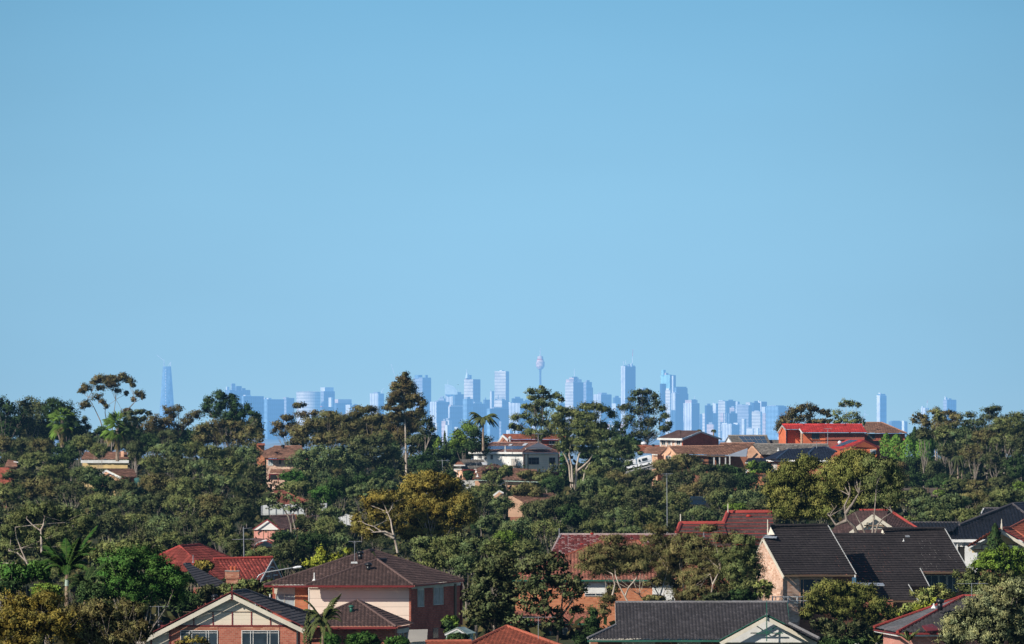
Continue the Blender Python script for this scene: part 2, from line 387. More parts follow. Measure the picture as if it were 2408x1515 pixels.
m_tile('tile_orange', (0.30, 0.085, 0.05)); m_tile('tile_slate', (0.16, 0.155, 0.16)); m_tile('tile_far_brown', (0.27, 0.145, 0.10), None, 0.3); m_tile('tile_far_grey', (0.19, 0.17, 0.15), None, 0.35, lichen=0.5)
m_tile('tile_far_red', (0.50, 0.05, 0.045)); m_tile('tile_far_orange', (0.34, 0.12, 0.07)); m_tile('tile_mossy', (0.17, 0.085, 0.07), None, 0.4, lichen=0.55); m_tile('tile_navy', (0.022, 0.026, 0.045), None, 0.25, 0.3, 0.6)
m_tile('tile_red_cap', (0.30, 0.05, 0.04))
m_glass('glass'); m_glass('glass_pale', (0.22, 0.25, 0.26)); m_glass('solar_blue', (0.012, 0.03, 0.09)); m_glass('solar_black', (0.012, 0.014, 0.02))
m_leaf()
m_bark('bark_pale', (0.52, 0.44, 0.36), (0.26, 0.19, 0.15)); m_bark('bark_grey', (0.30, 0.25, 0.21), (0.14, 0.11, 0.09)); m_bark('bark_dark', (0.09, 0.065, 0.05), (0.04, 0.03, 0.025)); m_bark('bark_palm', (0.36, 0.27, 0.20), (0.14, 0.09, 0.06))
# ================================================================ foliage
PAL = dict(  # base linear colours of leaf kinds: (main, alternate)
 G=((0.090, 0.115, 0.042), (0.128, 0.130, 0.048)), R=((0.132, 0.108, 0.046), (0.105, 0.108, 0.042)), D=((0.026, 0.050, 0.018), (0.045, 0.068, 0.024)),
 B=((0.036, 0.092, 0.020), (0.068, 0.120, 0.028)), Y=((0.220, 0.225, 0.030), (0.15, 0.18, 0.03)), O=((0.190, 0.142, 0.030), (0.130, 0.118, 0.036)), S=((0.085, 0.122, 0.056), (0.115, 0.130, 0.048)),
 L=((0.120, 0.175, 0.028), (0.08, 0.125, 0.028)), N=((0.075, 0.155, 0.026), (0.105, 0.175, 0.034)), M=((0.105, 0.122, 0.034), (0.150, 0.140, 0.042)), P=((0.165, 0.185, 0.100), (0.190, 0.180, 0.080)),
 C=((0.21, 0.21, 0.075), (0.14, 0.17, 0.05)), K=((0.056, 0.074, 0.032), (0.082, 0.082, 0.036)), T=((0.098, 0.070, 0.032), (0.080, 0.078, 0.032)))
def leaf_quads(cen, size, colr, droop=0.0, asp=0.5, out=None):
    n = len(cen); a = RNG.normal(size=(n, 3)); a[:, 2] -= droop*1.6
    a /= np.linalg.norm(a, axis=1)[:, None]+1e-9
    r = RNG.normal(size=(n, 3))+(out*1.2 if out is not None else 0)+np.array([-0.3, -0.3, 0.5]); 
    b = np.cross(a, r); b /= np.linalg.norm(b, axis=1)[:, None]+1e-9
    s = size*RNG.uniform(0.65, 1.35, n)[:, None]; a = a*s*0.5; b = b*s*asp*0.5
    v = np.empty((n, 4, 3)); v[:, 0] = cen-a; v[:, 1] = cen+b-a*.1; v[:, 2] = cen+a; v[:, 3] = cen-b-a*.1
    c = np.repeat((colr*RNG.uniform(0.86, 1.14, n)[:, None])[:, None], 4, 1)
    nn = (out if out is not None else np.zeros((n, 3)))+RNG.normal(size=(n, 3))*0.30+np.array([0, 0, 0.12]); nn /= np.linalg.norm(nn, axis=1)[:, None]+1e-9
    NQ.append(np.repeat(nn[:, None], 4, 1).reshape(-1, 3))
    return v.reshape(-1, 3), c.reshape(-1, 3)
NQ = []
def takeN():
    a = np.concatenate(NQ); NQ.clear(); return a
def crown_cloud(lobes, kind, leaf, cr, dens=1.0, nleaf=26, droop=0.0, asp=0.5, core=0.35, flat=0.75, under=0.6):
    """lobes: (centre xyz, rx, ry, rz) in metres. Tufts of leaves over the shell of every lobe"""
    main, alt = np.array(PAL[kind][0])*2.05, np.array(PAL[kind][1])*2.05; VV = []; CC = []
    for (c, rx, ry, rz) in lobes:
        c = np.array(c); R = np.array([rx, ry, rz]); crl = min(cr, 0.62*min(rx, rz)+0.02)
        n = max(5, int(dens*2.7*rx*rz/(crl*crl)))
        d = RNG.normal(size=(n, 3)); d /= np.linalg.norm(d, axis=1)[:, None]
        keep = (d[:, 2] > -0.25) | (RNG.random(n) < under); d = d[keep]; n = len(d)
        rad = (0.36+0.64*RNG.random(n)**0.6)[:, None]; cc = c+d*rad*(R-crl*0.35)
        m = nleaf; off = RNG.normal(size=(n, m, 3))*crl*0.50*RNG.uniform(0.75, 1.25, (n, 1, 1)); off[:, :, 2] *= flat
        pos = (cc[:, None]+off).reshape(-1, 3); o = (d[:, None]*0.8+off/crl*0.75).reshape(-1, 3); o /= np.linalg.norm(o, axis=1)[:, None]+1e-9
        w = RNG.random(n)[:, None]; base = (main*(1-w)+alt*w)*RNG.uniform(0.75, 1.22, (n, 1))*RNG.uniform(.85, 1.15)
        v, q = leaf_quads(pos, leaf, np.repeat(base, m, 0), droop, asp, o); VV.append(v); CC.append(q)
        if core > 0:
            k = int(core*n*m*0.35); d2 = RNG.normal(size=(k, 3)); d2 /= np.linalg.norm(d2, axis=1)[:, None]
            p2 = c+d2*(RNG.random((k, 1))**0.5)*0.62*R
            v, q = leaf_quads(p2, leaf*2.1, np.tile(main*0.28, (k, 1)), droop, 0.7, d2*0.6); VV.append(v); CC.append(q)  # inner leaves coloured darker to paint the shade inside the crown
    return np.concatenate(VV), np.concatenate(CC)
def limb(mb, a, b, r0, r1, bend=0.18, n=5, seg=5):
    a, b = Vector(a), Vector(b); L = (b-a).length; k = Vector((random.uniform(-1, 1), random.uniform(-1, 1), random.uniform(-.3, .6)))*L*bend
    k2 = Vector((random.uniform(-1, 1), random.uniform(-1, 1), random.uniform(-.5, .5)))*L*bend*0.4
    pts = []
    for i in range(n+1):
        t = i/n; pts.append(a.lerp(b, t)+k*(4*t*(1-t))*0.5+k2*math.sin(2*math.pi*t)*0.5)
    mb.tube(pts, [r0+(r1-r0)*i/n for i in range(n+1)], seg, False); return pts
def trunk_mesh(base, lobes, bark, r, fork=0.45, twigs=2, stems=None):
    """trunk from the ground, limbs into every lobe, twigs inside"""
    mb = MB(); base = Vector(base)
    if stems:
        for st in stems: mb.tube([Vector(p) for p in st], [r*(1-0.66*i/(len(st)-1)) for i in range(len(st))], 6, False)
        tips = [Vector(st[-1]) for st in stems]
    else:
        cx = sum(l[0][0] for l in lobes)/len(lobes); cy = sum(l[0][1] for l in lobes)/len(lobes)
        zl = min(l[0][2]-l[3]*0.3 for l in lobes); top = Vector(((base.x*0.4+cx*0.6), (base.y*.4+cy*.6), base.z+(zl-base.z)*max(fork, 0.3)))
        limb(mb, base, top, r, r*0.72, 0.06, 5, 7); tips = [top]
    for (c, rx, ry, rz) in lobes:
        c = Vector(c); f = min(tips, key=lambda t: (t-c).length+(3 if t.z > c.z else 0)); L = (c-f).length
        if L < 0.3: continue
        rr = min(r*0.34, max(r*0.12, 0.04+0.02*(rx*rz)**0.5)); p = limb(mb, f, c, rr, rr*0.4, 0.16, 6)
        for k in range(twigs):
            q = c+Vector((random.uniform(-1, 1)*rx, random.uniform(-1, .4)*ry, random.uniform(-.2, .9)*rz))*0.8
            limb(mb, p[random.choice((3, 4, 5))], q, rr*0.4, rr*0.12, 0.15, 4, 4)
    return mb
TREES = []
def tree(name, label, Y, lobes, kind='G', base=None, leafpx=2.3, crpx=8.5, dens=1.0, nleaf=26, droop=0.0, asp=0.5, core=0.35, bark='bark_grey', r=None, fork=0.45,
         twigs=2, flat=0.75, under=0.65, group=None, cat='tree', stems=None, dz=1.0, front=0.0, grow=1.14):
    """lobes in picture pixels: (x, y, rx, ry[, depth offset m[, kind]])"""
    k = Y/FD; L3 = {}
    allL = []
    for i, l in enumerate(lobes):
        x, y, rx, ry = l[:4]; rx, ry = rx*grow, ry*grow; rr = max(rx, ry)*k
        dy = l[4] if len(l) > 4 and l[4] is not None else random.uniform(-0.5, 0.5)*rx*k
        kd = l[5] if len(l) > 5 else kind
        c = P(x, y, Y); c = (c.x, Y+dy, c.z); t = (c, rx*k, rr*dz*0.9, ry*k); L3.setdefault(kd, []).append(t); allL.append(t)
    bx = base[0] if base else sum(l[0]*l[2] for l in lobes)/sum(l[2] for l in lobes)
    X = X2(bx, Y); gz = ground_z(X, Y)
    if base and len(base) > 1: gz = Z2(base[1], Y)
    root = empty(name, (X, Y, gz)); tag(root, label, cat, group)
    V = []; C = []
    for kd, ls in L3.items():
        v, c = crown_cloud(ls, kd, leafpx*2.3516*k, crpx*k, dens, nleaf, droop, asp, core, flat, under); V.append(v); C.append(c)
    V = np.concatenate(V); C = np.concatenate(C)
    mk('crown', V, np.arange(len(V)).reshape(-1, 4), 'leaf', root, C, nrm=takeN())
    H = max(c[2] for c, *_ in allL)-gz; r = r or max(0.05, 0.017*H)
    st = [[P(a, b, Y+(d if True else 0)) for a, b, d in s_] for s_ in stems] if stems else None
    if front: allL = [((c[0], c[1]-ry*front, c[2]), rx, ry, rz) for (c, rx, ry, rz) in allL]
    mb = trunk_mesh((X, Y, gz-0.3), allL, bark, r, fork, twigs, st)
    mb.build('trunk', bark, root, smooth=True)
    TREES.append((root, X, Y)); return root
def blob(x, y, rx, ry, n=5, seed=None):
    """an uneven crown outline: n lobes inside one ellipse"""
    rg = random.Random(seed if seed is not None else int(x*7+y*13)); out = []
    out.append((x, y+ry*.12, rx*.62, ry*.66))
    for i in range(n):
        a = math.pi*(0.02+0.96*(i+rg.uniform(.2, .8))/n); s = rg.uniform(.36, .52)
        out.append((x+math.cos(a)*rx*(1-s)*1.02, y-math.sin(a)*ry*(1-s)*1.05+ry*.12*rg.random(), rx*s, ry*s*1.05))
    out.append((x+rg.uniform(-.5, .1)*rx, y+ry*.5, rx*.42, ry*.42)); out.append((x+rg.uniform(.1, .6)*rx, y+ry*.45, rx*.4, ry*.42))
    return out
def conifer(name, label, Y, x, y0, y1, w, kind='D', leafpx=2.0, group=None, taper=0.5, cat='tree', n=1.0):
    k = Y/FD; X = X2(x, Y); zt, zb = Z2(y0, Y), Z2(y1, Y); gz = ground_z(X, Y); root = empty(name, (X, Y, gz)); tag(root, label, cat, group)
    H = zt-zb; W = w*k; leaf = leafpx*2.3516*k; N = int(n*22*H*W/(leaf*leaf)); t = RNG.random(N)**0.85
    prof = W*np.minimum(1, ((1-t)/taper))**0.75*(0.8+0.2*np.minimum(1, t/0.12)); ang = RNG.random(N)*2*math.pi
    lump = 1+0.16*np.sin(ang*3+t*17)+0.12*np.sin(ang*5-t*31); rr = prof*(0.55+0.45*RNG.random(N)**0.5)*lump
    pos = np.stack([X+rr*np.cos(ang), Y+rr*np.sin(ang), zb+t*H], 1); m = np.array(PAL[kind][0])*1.7; al = np.array(PAL[kind][1])*1.7; w_ = (0.5+0.5*np.sin(ang*4+t*23))[:, None]
    out = np.stack([np.cos(ang), np.sin(ang), np.ones(N)*0.45], 1)
    v, c = leaf_quads(pos, leaf, m*(1-w_)+al*w_, -0.7, 0.5, out); mk('crown', v, np.arange(len(v)).reshape(-1, 4), 'leaf', root, c, nrm=takeN())
    mb = MB(); mb.tube([(X, Y, gz-0.3), (X, Y, zb+H*0.8)], [W*0.12+.04, 0.03], 6); mb.build('trunk', 'bark_dark', root)
    return root
def quadN(V, bias):
    v = V.reshape(-1, 4, 3); n = np.cross(v[:, 1]-v[:, 0], v[:, 3]-v[:, 0]); n /= np.linalg.norm(n, axis=1)[:, None]+1e-9; n[n[:, 2] < 0] *= -1; n = n*.6+np.array(bias); n /= np.linalg.norm(n, axis=1)[:, None]
    return np.repeat(n[:, None], 4, 1).reshape(-1, 3)
def frond(mbv, base, az, L, rise, drop, kind, leaflen, nl=26, wid=0.06, hang=0.5, up=0.0):
    """one feather frond: rachis curve with paired leaflets; returns leaf verts"""
    d = Vector((math.cos(az), math.sin(az), 0)); V = []; C = []; pts = []
    for i in range(nl+1):
        t = i/nl; p = base+d*(L*(t*(1-0.18*t*drop)))+Vector((0, 0, L*(rise*t-drop*t*t))); pts.append(p)
    side = d.cross(Vector((0, 0, 1))); m = np.array(PAL[kind][0]); al = np.array(PAL[kind][1])
    for i in range(2, nl+1):
        t = i/nl; tan = (pts[i]-pts[i-1]).normalized(); ll = leaflen*math.sin(math.pi*min(1, t*0.86+0.12))**0.7
        for sgn in (-1, 1):
            for rep in (0, 1):
                o = pts[i].lerp(pts[i-1], rep*0.5); dr = (side*sgn*random.uniform(.7, 1)+tan*0.75+Vector((0, 0, up-hang*random.uniform(.6, 1.2)))).normalized()
                e = o+dr*ll*random.uniform(.8, 1.1); w = tan*wid; mid = o.lerp(e, .4)
                V += [o, mid+w, e, mid-w]; c = (m if random.random() < .6 else al)*random.uniform(.7, 1.3); C += [c]*4
    mbv.tube(pts, [0.022*(1-0.8*i/nl)+0.004 for i in range(nl+1)], 4, False)
    return V, C
def feather_palm(name, label, Y, x, yc, yb, rpx, kind='D', n=18, rise=(0.2, 1.1), drop=(0.7, 1.0), r=0.16, lf=0.2, hang=0.6, up=0.0, shaft=False, group=None, wid=0.06):
    k = Y/FD; X = X2(x, Y); root = empty(name, (X, Y, Z2(yb, Y))); tag(root, label, 'palm', group); top = P(x, yc, Y); V = []; C = []; mb = MB()
    for i in range(n):
        az = 2.4*i+random.uniform(-.2, .2); L = rpx*k*random.uniform(.85, 1.1)
        v, c = frond(mb, top, az, L, random.uniform(*rise), random.uniform(*drop), kind, L*lf*random.uniform(.85, 1.1), 26, wid, hang, up); V += v; C += c
    V = np.array([tuple(p) for p in V]); mk('fronds', V, np.arange(len(V)).reshape(-1, 4), 'leaf', root, np.array(C), nrm=quadN(V, (-.1, -.25, .35)))
    mb.build('frond_stalks', 'frond_green', root)
    t = MB(); b = P(x, yb, Y); n_ = 14; t.tube([b.lerp(top, i/n_) for i in range(n_+1)], [r*(1.15-0.35*i/n_)*(1.06 if i % 2 else 0.97) for i in range(n_+1)], 8); t.build('trunk', 'bark_palm', root)
    if shaft: s = MB(); s.tube([top-Vector((0, 0, .9)), top+Vector((0, 0, .3))], [r*1.1, r*.5], 8); s.build('crownshaft', 'sage_metal', root)
    return root
def fan_palm(name, label, Y, x, yc, yb, rpx, skirt=1.0, group=None):
    k = Y/FD; X = X2(x, Y); root = empty(name, (X, Y, Z2(yb, Y))); tag(root, label, 'palm', group); top = P(x, yc, Y); V = []; C = []
    g, dead = np.array((0.16, 0.26, 0.05)), np.array((0.24, 0.19, 0.085))
    for i in range(64):
        el = random.uniform(-0.9, 1.4); az = random.uniform(0, 6.28); d = Vector((math.cos(az)*math.cos(el), math.sin(az)*math.cos(el), math.sin(el)))
        L = rpx*k*random.uniform(.5, .62); c = top+d*L*0.9+(Vector((0, 0, -.35*L)) if el < 0 else Vector()); s = d.cross(Vector((0, 0, 1))).normalized(); u = s.cross(d)
        base = (dead if (el < -0.5 and random.random() < .6) else g)*random.uniform(.6, 1.25)
        for j in range(13):
            a = (j-6)*0.21; dr = (d*math.cos(a)+s*math.sin(a)); e = c+dr*L*random.uniform(.85, 1.05)+Vector((0, 0, -0.42*L*abs(random.gauss(.9, .4)))); m = c.lerp(e, .5)+Vector((0, 0, .08*L)); w = s*0.05*L*math.cos(a)+u*0.05*L
            V += [c, m+w, e, m-w]; C += [base*random.uniform(.8, 1.2)]*4
    V = np.array([tuple(p) for p in V]); mk('fan_leaves', V, np.arange(len(V)).reshape(-1, 4), 'leaf', root, np.array(C), nrm=quadN(V, (-.1, -.3, .3)))
    V = []; C = []
    for i in range(70):
        t = random.random()*skirt; az = random.uniform(0, 6.28); p = top+Vector((math.cos(az)*.25, math.sin(az)*.25, -rpx*k*(.3+1.1*t))); e = p+Vector((math.cos(az)*.35, math.sin(az)*.35, -.9)); w = Vector((-math.sin(az), math.cos(az), 0))*.09
        V += [p, p.lerp(e, .5)+w, e, p.lerp(e, .5)-w]; C += [dead*random.uniform(.5, 1.1)]*4
    V = np.array([tuple(p) for p in V]); mk('dead_leaf_skirt', V, np.arange(len(V)).reshape(-1, 4), 'leaf', root, np.array(C), nrm=quadN(V, (-.1, -.5, .1)))
    t = MB(); b = P(x, yb, Y); n_ = 10; t.tube([b.lerp(top, i/n_) for i in range(n_+1)], [.27*(1.1-.3*i/n_)*(1.05 if i % 2 else .97) for i in range(n_+1)], 8); t.build('trunk', 'bark_palm', root)
    return root
# ================================================================ camera, sun, sky, ground
cam = bpy.data.cameras.new('camera'); co = bpy.data.objects.new('camera', cam); col.objects.link(co)
co.location = (0, 0, CZ); co.rotation_euler = (math.radians(90), 0, 0); cam.sensor_width = 36; cam.lens = 36*FD/2408
cam.shift_y = (YH-757.5)/2408; cam.clip_start = 1; cam.clip_end = 200000; scn.camera = co
SUN_EL = 31.0; travel = Vector((0.62, 0.56, 0)).normalized()
sd = bpy.data.lights.new('sun', 'SUN'); sd.energy = 5.0; sd.angle = math.radians(0.5); sd.color = (1.0, 0.93, 0.82)
so = bpy.data.objects.new('sun', sd); col.objects.link(so)
dirv = Vector((travel.x*math.cos(math.radians(SUN_EL)), travel.y*math.cos(math.radians(SUN_EL)), -math.sin(math.radians(SUN_EL))))
so.rotation_euler = dirv.to_track_quat('-Z', 'Y').to_euler(); so.location = (-200, -100, 300)
w = bpy.data.worlds.new('World'); scn.world = w; w.use_nodes = True; wn = w.node_tree.nodes; wl = w.node_tree.links; wn.clear()
sky = wn.new('ShaderNodeTexSky'); sky.sky_type = 'NISHITA'; sky.sun_disc = False; sky.sun_elevation = math.radians(SUN_EL)
sky.sun_rotation = math.atan2(-travel.x, -travel.y); sky.air_density = 1.0; sky.dust_density = 0.3; sky.ozone_density = 3.0; sky.altitude = 100
bg = wn.new('ShaderNodeBackground'); bg.inputs[1].default_value = 0.1; wo = wn.new('ShaderNodeOutputWorld')
# the low band of clear sky over the city is a deep even blue: grade the Nishita sky there by direction
tc = wn.new('ShaderNodeTexCoord'); sp = wn.new('ShaderNodeSeparateXYZ'); wl.new(tc.outputs['Generated'], sp.inputs[0])
rp = wn.new('ShaderNodeValToRGB'); wl.new(sp.outputs[2], rp.inputs[0]); e = rp.color_ramp.elements
SKYC = [(0.0, (3.60, 6.20, 8.40)), (0.010, (3.15, 5.98, 8.40)), (0.035, (2.80, 5.75, 8.20)), (0.066, (1.98, 4.80, 7.35)), (0.2, (1.4, 3.6, 6.1))]
e[0].position = 0; e[0].color = (*[c/10 for c in SKYC[0][1]], 1); e[1].position = 0.2; e[1].color = (*[c/10 for c in SKYC[-1][1]], 1)
for p_, c_ in SKYC[1:-1]:
    q = e.new(p_); q.color = (*[c/10 for c in c_], 1)
sc = wn.new('ShaderNodeVectorMath'); sc.operation = 'SCALE'; sc.inputs['Scale'].default_value = 10.0; wl.new(rp.outputs[0], sc.inputs[0])
nz = wn.new('ShaderNodeTexNoise'); nz.inputs['Scale'].default_value = 14; nz.inputs['Detail'].default_value = 3
mp = wn.new('ShaderNodeMapping'); mp.inputs['Scale'].default_value = (1, 1, 3); wl.new(tc.outputs['Generated'], mp.inputs[0]); wl.new(mp.outputs[0], nz.inputs['Vector'])
nr = wn.new('ShaderNodeMapRange'); nr.inputs['From Min'].default_value = .3; nr.inputs['From Max'].default_value = .7; nr.inputs['To Min'].default_value = .975; nr.inputs['To Max'].default_value = 1.02; wl.new(nz.outputs['Fac'], nr.inputs['Value'])
ab = wn.new('ShaderNodeMath'); ab.operation = 'MULTIPLY'; wl.new(sp.outputs[0], ab.inputs[0]); wl.new(sp.outputs[0], ab.inputs[1])
az = wn.new('ShaderNodeMapRange'); az.inputs['From Min'].default_value = 0; az.inputs['From Max'].default_value = 0.0062; az.inputs['To Min'].default_value = 1.0; az.inputs['To Max'].default_value = 0.86; wl.new(ab.outputs[0], az.inputs['Value'])  # sky darkened towards both sides, a lens vignette painted into its colour
m3 = wn.new('ShaderNodeMath'); m3.operation = 'MULTIPLY'; wl.new(nr.outputs[0], m3.inputs[0]); wl.new(az.outputs[0], m3.inputs[1])
s2 = wn.new('ShaderNodeVectorMath'); s2.operation = 'SCALE'; wl.new(sc.outputs[0], s2.inputs[0]); wl.new(m3.outputs[0], s2.inputs['Scale'])
mr = wn.new('ShaderNodeMapRange'); mr.inputs['From Min'].default_value = 0.08; mr.inputs['From Max'].default_value = 0.35; wl.new(sp.outputs[2], mr.inputs['Value'])
mx = wn.new('ShaderNodeMix'); mx.data_type = 'RGBA'; wl.new(mr.outputs[0], mx.inputs[0]); wl.new(s2.outputs[0], mx.inputs[6]); sk = wn.new('ShaderNodeVectorMath'); sk.operation = 'SCALE'; sk.inputs['Scale'].default_value = 0.85; wl.new(sky.outputs[0], sk.inputs[0]); wl.new(sk.outputs[0], mx.inputs[7])
wl.new(mx.outputs[2], bg.inputs[0]); wl.new(bg.outputs[0], wo.inputs[0])
scn.view_settings.view_transform = 'Standard'; scn.view_settings.look = 'None'; scn.view_settings.exposure = 0
scn.render.engine = 'CYCLES'; scn.cycles.max_bounces = 4; scn.cycles.diffuse_bounces = 2; scn.cycles.transparent_max_bounces = 4
# ground: one sheet to the horizon
t = Nt('bush_floor'); f = t.noise(0.12, 6, t.pos()); f2 = t.noise(1.1, 5, t.pos())
cc = t.mul(t.ramp(f, [(0.3, (0.035, 0.045, 0.018)), (0.55, (0.07, 0.075, 0.03)), (0.8, (0.13, 0.10, 0.06))]), t.ramp(f2, [(0.3, (0.6,)*3), (0.7, (1.2,)*3)])); t.end(t.bsdf(cc, 0.95, 0.1))
ys = [-400, 0, 100]+list(range(160, 1500, 20))+[1600, 1800, 2100, 2600, 3200, 4000, 5500, 7000, 10000, 14000, 20000, 30000, 60000, 150000]
xs = [-90000, -20000, -5000, -1500, -600, -300]+list(range(-200, 201, 10))+[300, 600, 1500, 5000, 20000, 90000]
vs = [(x, y, ground_z(x if abs(x) < 400 else 0, y)) for y in ys for x in xs]; nx = len(xs)
g = mk('ground', vs, np.array([(j*nx+i, j*nx+i+1, (j+1)*nx+i+1, (j+1)*nx+i) for j in range(len(ys)-1) for i in range(nx-1)]), 'bush_floor'); tag(g, kind='structure')
# low hazy hills across the plain behind the suburb
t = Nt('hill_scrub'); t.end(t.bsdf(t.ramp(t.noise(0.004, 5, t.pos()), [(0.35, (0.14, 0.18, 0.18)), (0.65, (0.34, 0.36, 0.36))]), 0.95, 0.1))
for (Yh, y0, amp, sd_) in ((12500, 1046, 5, 1), (17500, 1034, 5, 2)):
    vs = []; n = 160
    for i in range(n+1):
        x = -400+3200*i/n; h = y0+amp*(math.sin(x*.013+sd_*2)+.5*math.sin(x*.031+sd_)+.3*math.sin(x*.09+sd_*3))-(12 if x > 1900 else 0)*min(1, (x-1900)/300 if x > 1900 else 0)
        p = P(x, h, Yh); vs += [(p.x, Yh-900, 0), (p.x, Yh, p.z), (p.x*1.1, Yh+1500, 0)]
    fs = []
    for i in range(n): fs += [(3*i, 3*i+3, 3*i+4, 3*i+1), (3*i+1, 3*i+4, 3*i+5, 3*i+2)]
    o = mk('hills', vs, np.array(fs), 'hill_scrub', smooth=True); tag(o, kind='structure')
# ================================================================ near houses
# --- brick gable house, front left
h = House('brick_house', 'brick house with wide cream timbered front gable and maroon battens, bottom left', 'house', 520, 484)
pr = Plane((544, 1393, 479.3), (716, 1477, 479.3), (578, 1389.5, 486))
plft = Plane((544, 1393, 479.3), (310, 1513, 479.3), (578, 1389.5, 486))
A_, C_, B_ = P(544, 1393, 479.05), P(578, 1389.5, 486), P(270, 1531, 479.05)
h.roof([(pr, [[(544, 1393), (718, 1478), (764, 1458), (578, 1388.5)]]), (plft, [[A_, C_, B_+C_-A_, B_]])], 'tile_charcoal', 0.3, 0.36,
       caps=(((545, 1393, 479.5), (578, 1388.5, 486)), ((578, 1388.5, 486), (764, 1457, 491))), capr=0.1, gut=(((718, 1479, 479.4), (764, 1459, 491)),), gutmat='maroon')
h.barge([(312, 1516, 479.1), (544, 1397, 479.1), (715, 1480, 479.1)], 'cream_paint', 0.30, 0.06)
h.bars([((310, 1511.5, 479.05), (544, 1391.5, 479.05)), ((544, 1391.5, 479.05), (717, 1475, 479.05))], 'maroon', 0.05, 'barge_edge')
h.bars([((545.5, 1379, 479), (545.5, 1411, 479)), ((543.7, 1392, 479), (547.5, 1392, 479))], 'maroon', 0.07, 'finial')
mb = MB(); mb.slab([P(*p) for p in [(324, 1513, 479.75), (544, 1399, 479.75), (706, 1478, 479.75), (700, 1484, 479.75), (700, 1600, 479.75), (324, 1600, 479.75)]], (0, .2, 0)); h.part('gable', 'cream_board_fine', mb)
h.walls([(400, 479.62), (697, 479.62), (706, 491), (400, 491)], 1471, 'red_brick', 479.7)
W = Wall((300, 479.75), (720, 479.75)); Wb = Wall((300, 479.62), (720, 479.62))
h.panel(W, 378, 706, 1470, 1473.5, 'maroon', 0.18, 'beam')
for x in (456, 501, 546, 591, 636): h.panel(W, x-1.2, x+1.2, (1443, 1439, 1439, 1439, 1446)[(x-456)//45], 1470, 'maroon', 0.05, 'batten')
h.panel(W, 430, 662, 1438.5, 1439.7, 'timber', 0.05, 'scalloped_edge')
h.panel(W, 398, 401, 1473, 1560, 'maroon', 0.18, 'batten'); h.panel(W, 354, 357, 1496, 1560, 'maroon', 0.05, 'batten')
h.panel(Wb, 424, 512, 1474.5, 1481.5, 'chimney_brick', 0.03, 'lintel'); h.panel(Wb, 568, 657, 1474.5, 1481.5, 'chimney_brick', 0.03, 'lintel')
for a, b in ((424, 512), (568, 656)): h.window(Wb, a, b, 1482.5, 1532, (.24, .31, .69, .76), 'white_paint', 'glass', 1.6, (.12,))
h.panel(Wall((697, 479.6), (706, 491)), 698, 705, 1480, 1600, 'dark_brick', .03, 'side_wall')
h.pipe(635, 1397, 1414, 488, r=.05); h.vent(505, 1398, 484, .24, h=.4); h.vent(375, 1459, 484, .22, h=.4); h.antenna(373, 1425, 1474, 484, 1.1)
# --- two storey brown roofed brick house
h = House('brick_house', 'two storey brick house with brown hip roof, black roof vents and blank cream boarded wall', 'house', 850, 508)
FL2, FR, BR, A2, R1, R2 = (718, 1377.5, 500), (972, 1377.5, 500), (1089.5, 1365.2, 514), (887, 1317, 505.5), (867, 1295.5, 510), (877, 1294.5, 512)
FL1 = (621, 1377, 504.2)
p1, p2, p3 = Plane(FL2, FR, A2), Plane(FR, BR, R2), Plane(FL1, (960, 1377, 504.2), R1)
FRs, BRs, As = (931, 1475, 492), (971, 1468.5, 499), (840, 1413, 496.5)
p4, p5 = Plane((700, 1475, 492), FRs, As), Plane(FRs, BRs, As)
h.roof([(p3, [[FL1[:2], (960, 1377), R1[:2]]]), (p2, [[FR[:2], BR[:2], R2[:2], A2[:2]]]), (p1, [[FL2[:2], FR[:2], A2[:2]]]), None,
        (p4, [[(690, 1475), FRs[:2], As[:2]]]), (p5, [[FRs[:2], BRs[:2], As[:2]]])], 'tile_brown', 0.27, 0.31, 0.045, 0.05,
       caps=((FL1, R1), (R1, R2), (R2, BR), (FL2, A2), (A2, FR), (A2, (907, 1316, 509.5)), ((690, 1475, 492), As), (As, FRs), (As, (971, 1468.5, 500))),
       gut=((FL1, (718, 1377.5, 504)), (FL2, FR), ((690, 1476, 492), FRs)), gutmat='maroon', capr=.1)
g = MB()
for a, b in ((FR, BR), (FRs, BRs)): g.bar(P(*a)+Vector((.05, -.02, -.04)), P(*b)+Vector((.05, 0, -.04)), .12, .1)
h.part('gutter', 'plum_brick', g, h.r)
mb = MB(); mb.prism([(X2(x, Y), Y) for x, Y in ((640, 505), (725, 505), (725, 501), (965.5, 501), (1083, 514.6), (1010, 522), (650, 522))], Z2(1382.5, 501)-.02, Z2(1380, 501)); h.part('soffit', 'cream_paint', mb)
h.walls([(641, 505.2), (726, 505.2), (726, 501.2), (966, 501.2), (1084, 514.8), (1015, 522), (655, 522)], 1382, 'dark_brick', 501)
W = Wall((726, 501.2), (966, 501.2)); h.panel(W, 726.5, 964, 1383.5, 1475, 'cream_board', .07, 'boarded_wall'); h.panel(W, 962, 966.5, 1382, 1465, 'red_brick', .09, 'brick_pier'); h.panel(W, 725, 727.3, 1382, 1450, 'white_paint', .1, 'corner_post')
W = Wall((641, 505.2), (726, 505.2)); h.panel(W, 694, 724, 1381, 1450, 'orange_brick', .12, 'brick_pier'); h.panel(W, 645, 694, 1382, 1396, 'cream_paint', .06)
h.window(W, 648, 693.5, 1396, 1440, (.45,), 'cream_paint', 'glass_pale', 1.5); h.window(W, 712, 719.5, 1387, 1415.5, (), 'cream_paint', 'glass_pale', 1.2)
W = Wall((966, 501.2), (1084, 514.8))
for x0, x1, ya, yb, yc in ((981, 995.5, 1379, 1387, 1427.5), (1018.5, 1041, 1375.5, 1381.5, 1422.5)):
    h.panel(W, x0, x1, ya, yb, 'cream_paint', .05); o = h.window(W, x0, x1, yb, yc, (.38, .62) if x1 < 1000 else (.62,), 'cream_paint', 'curtain', 1.3)
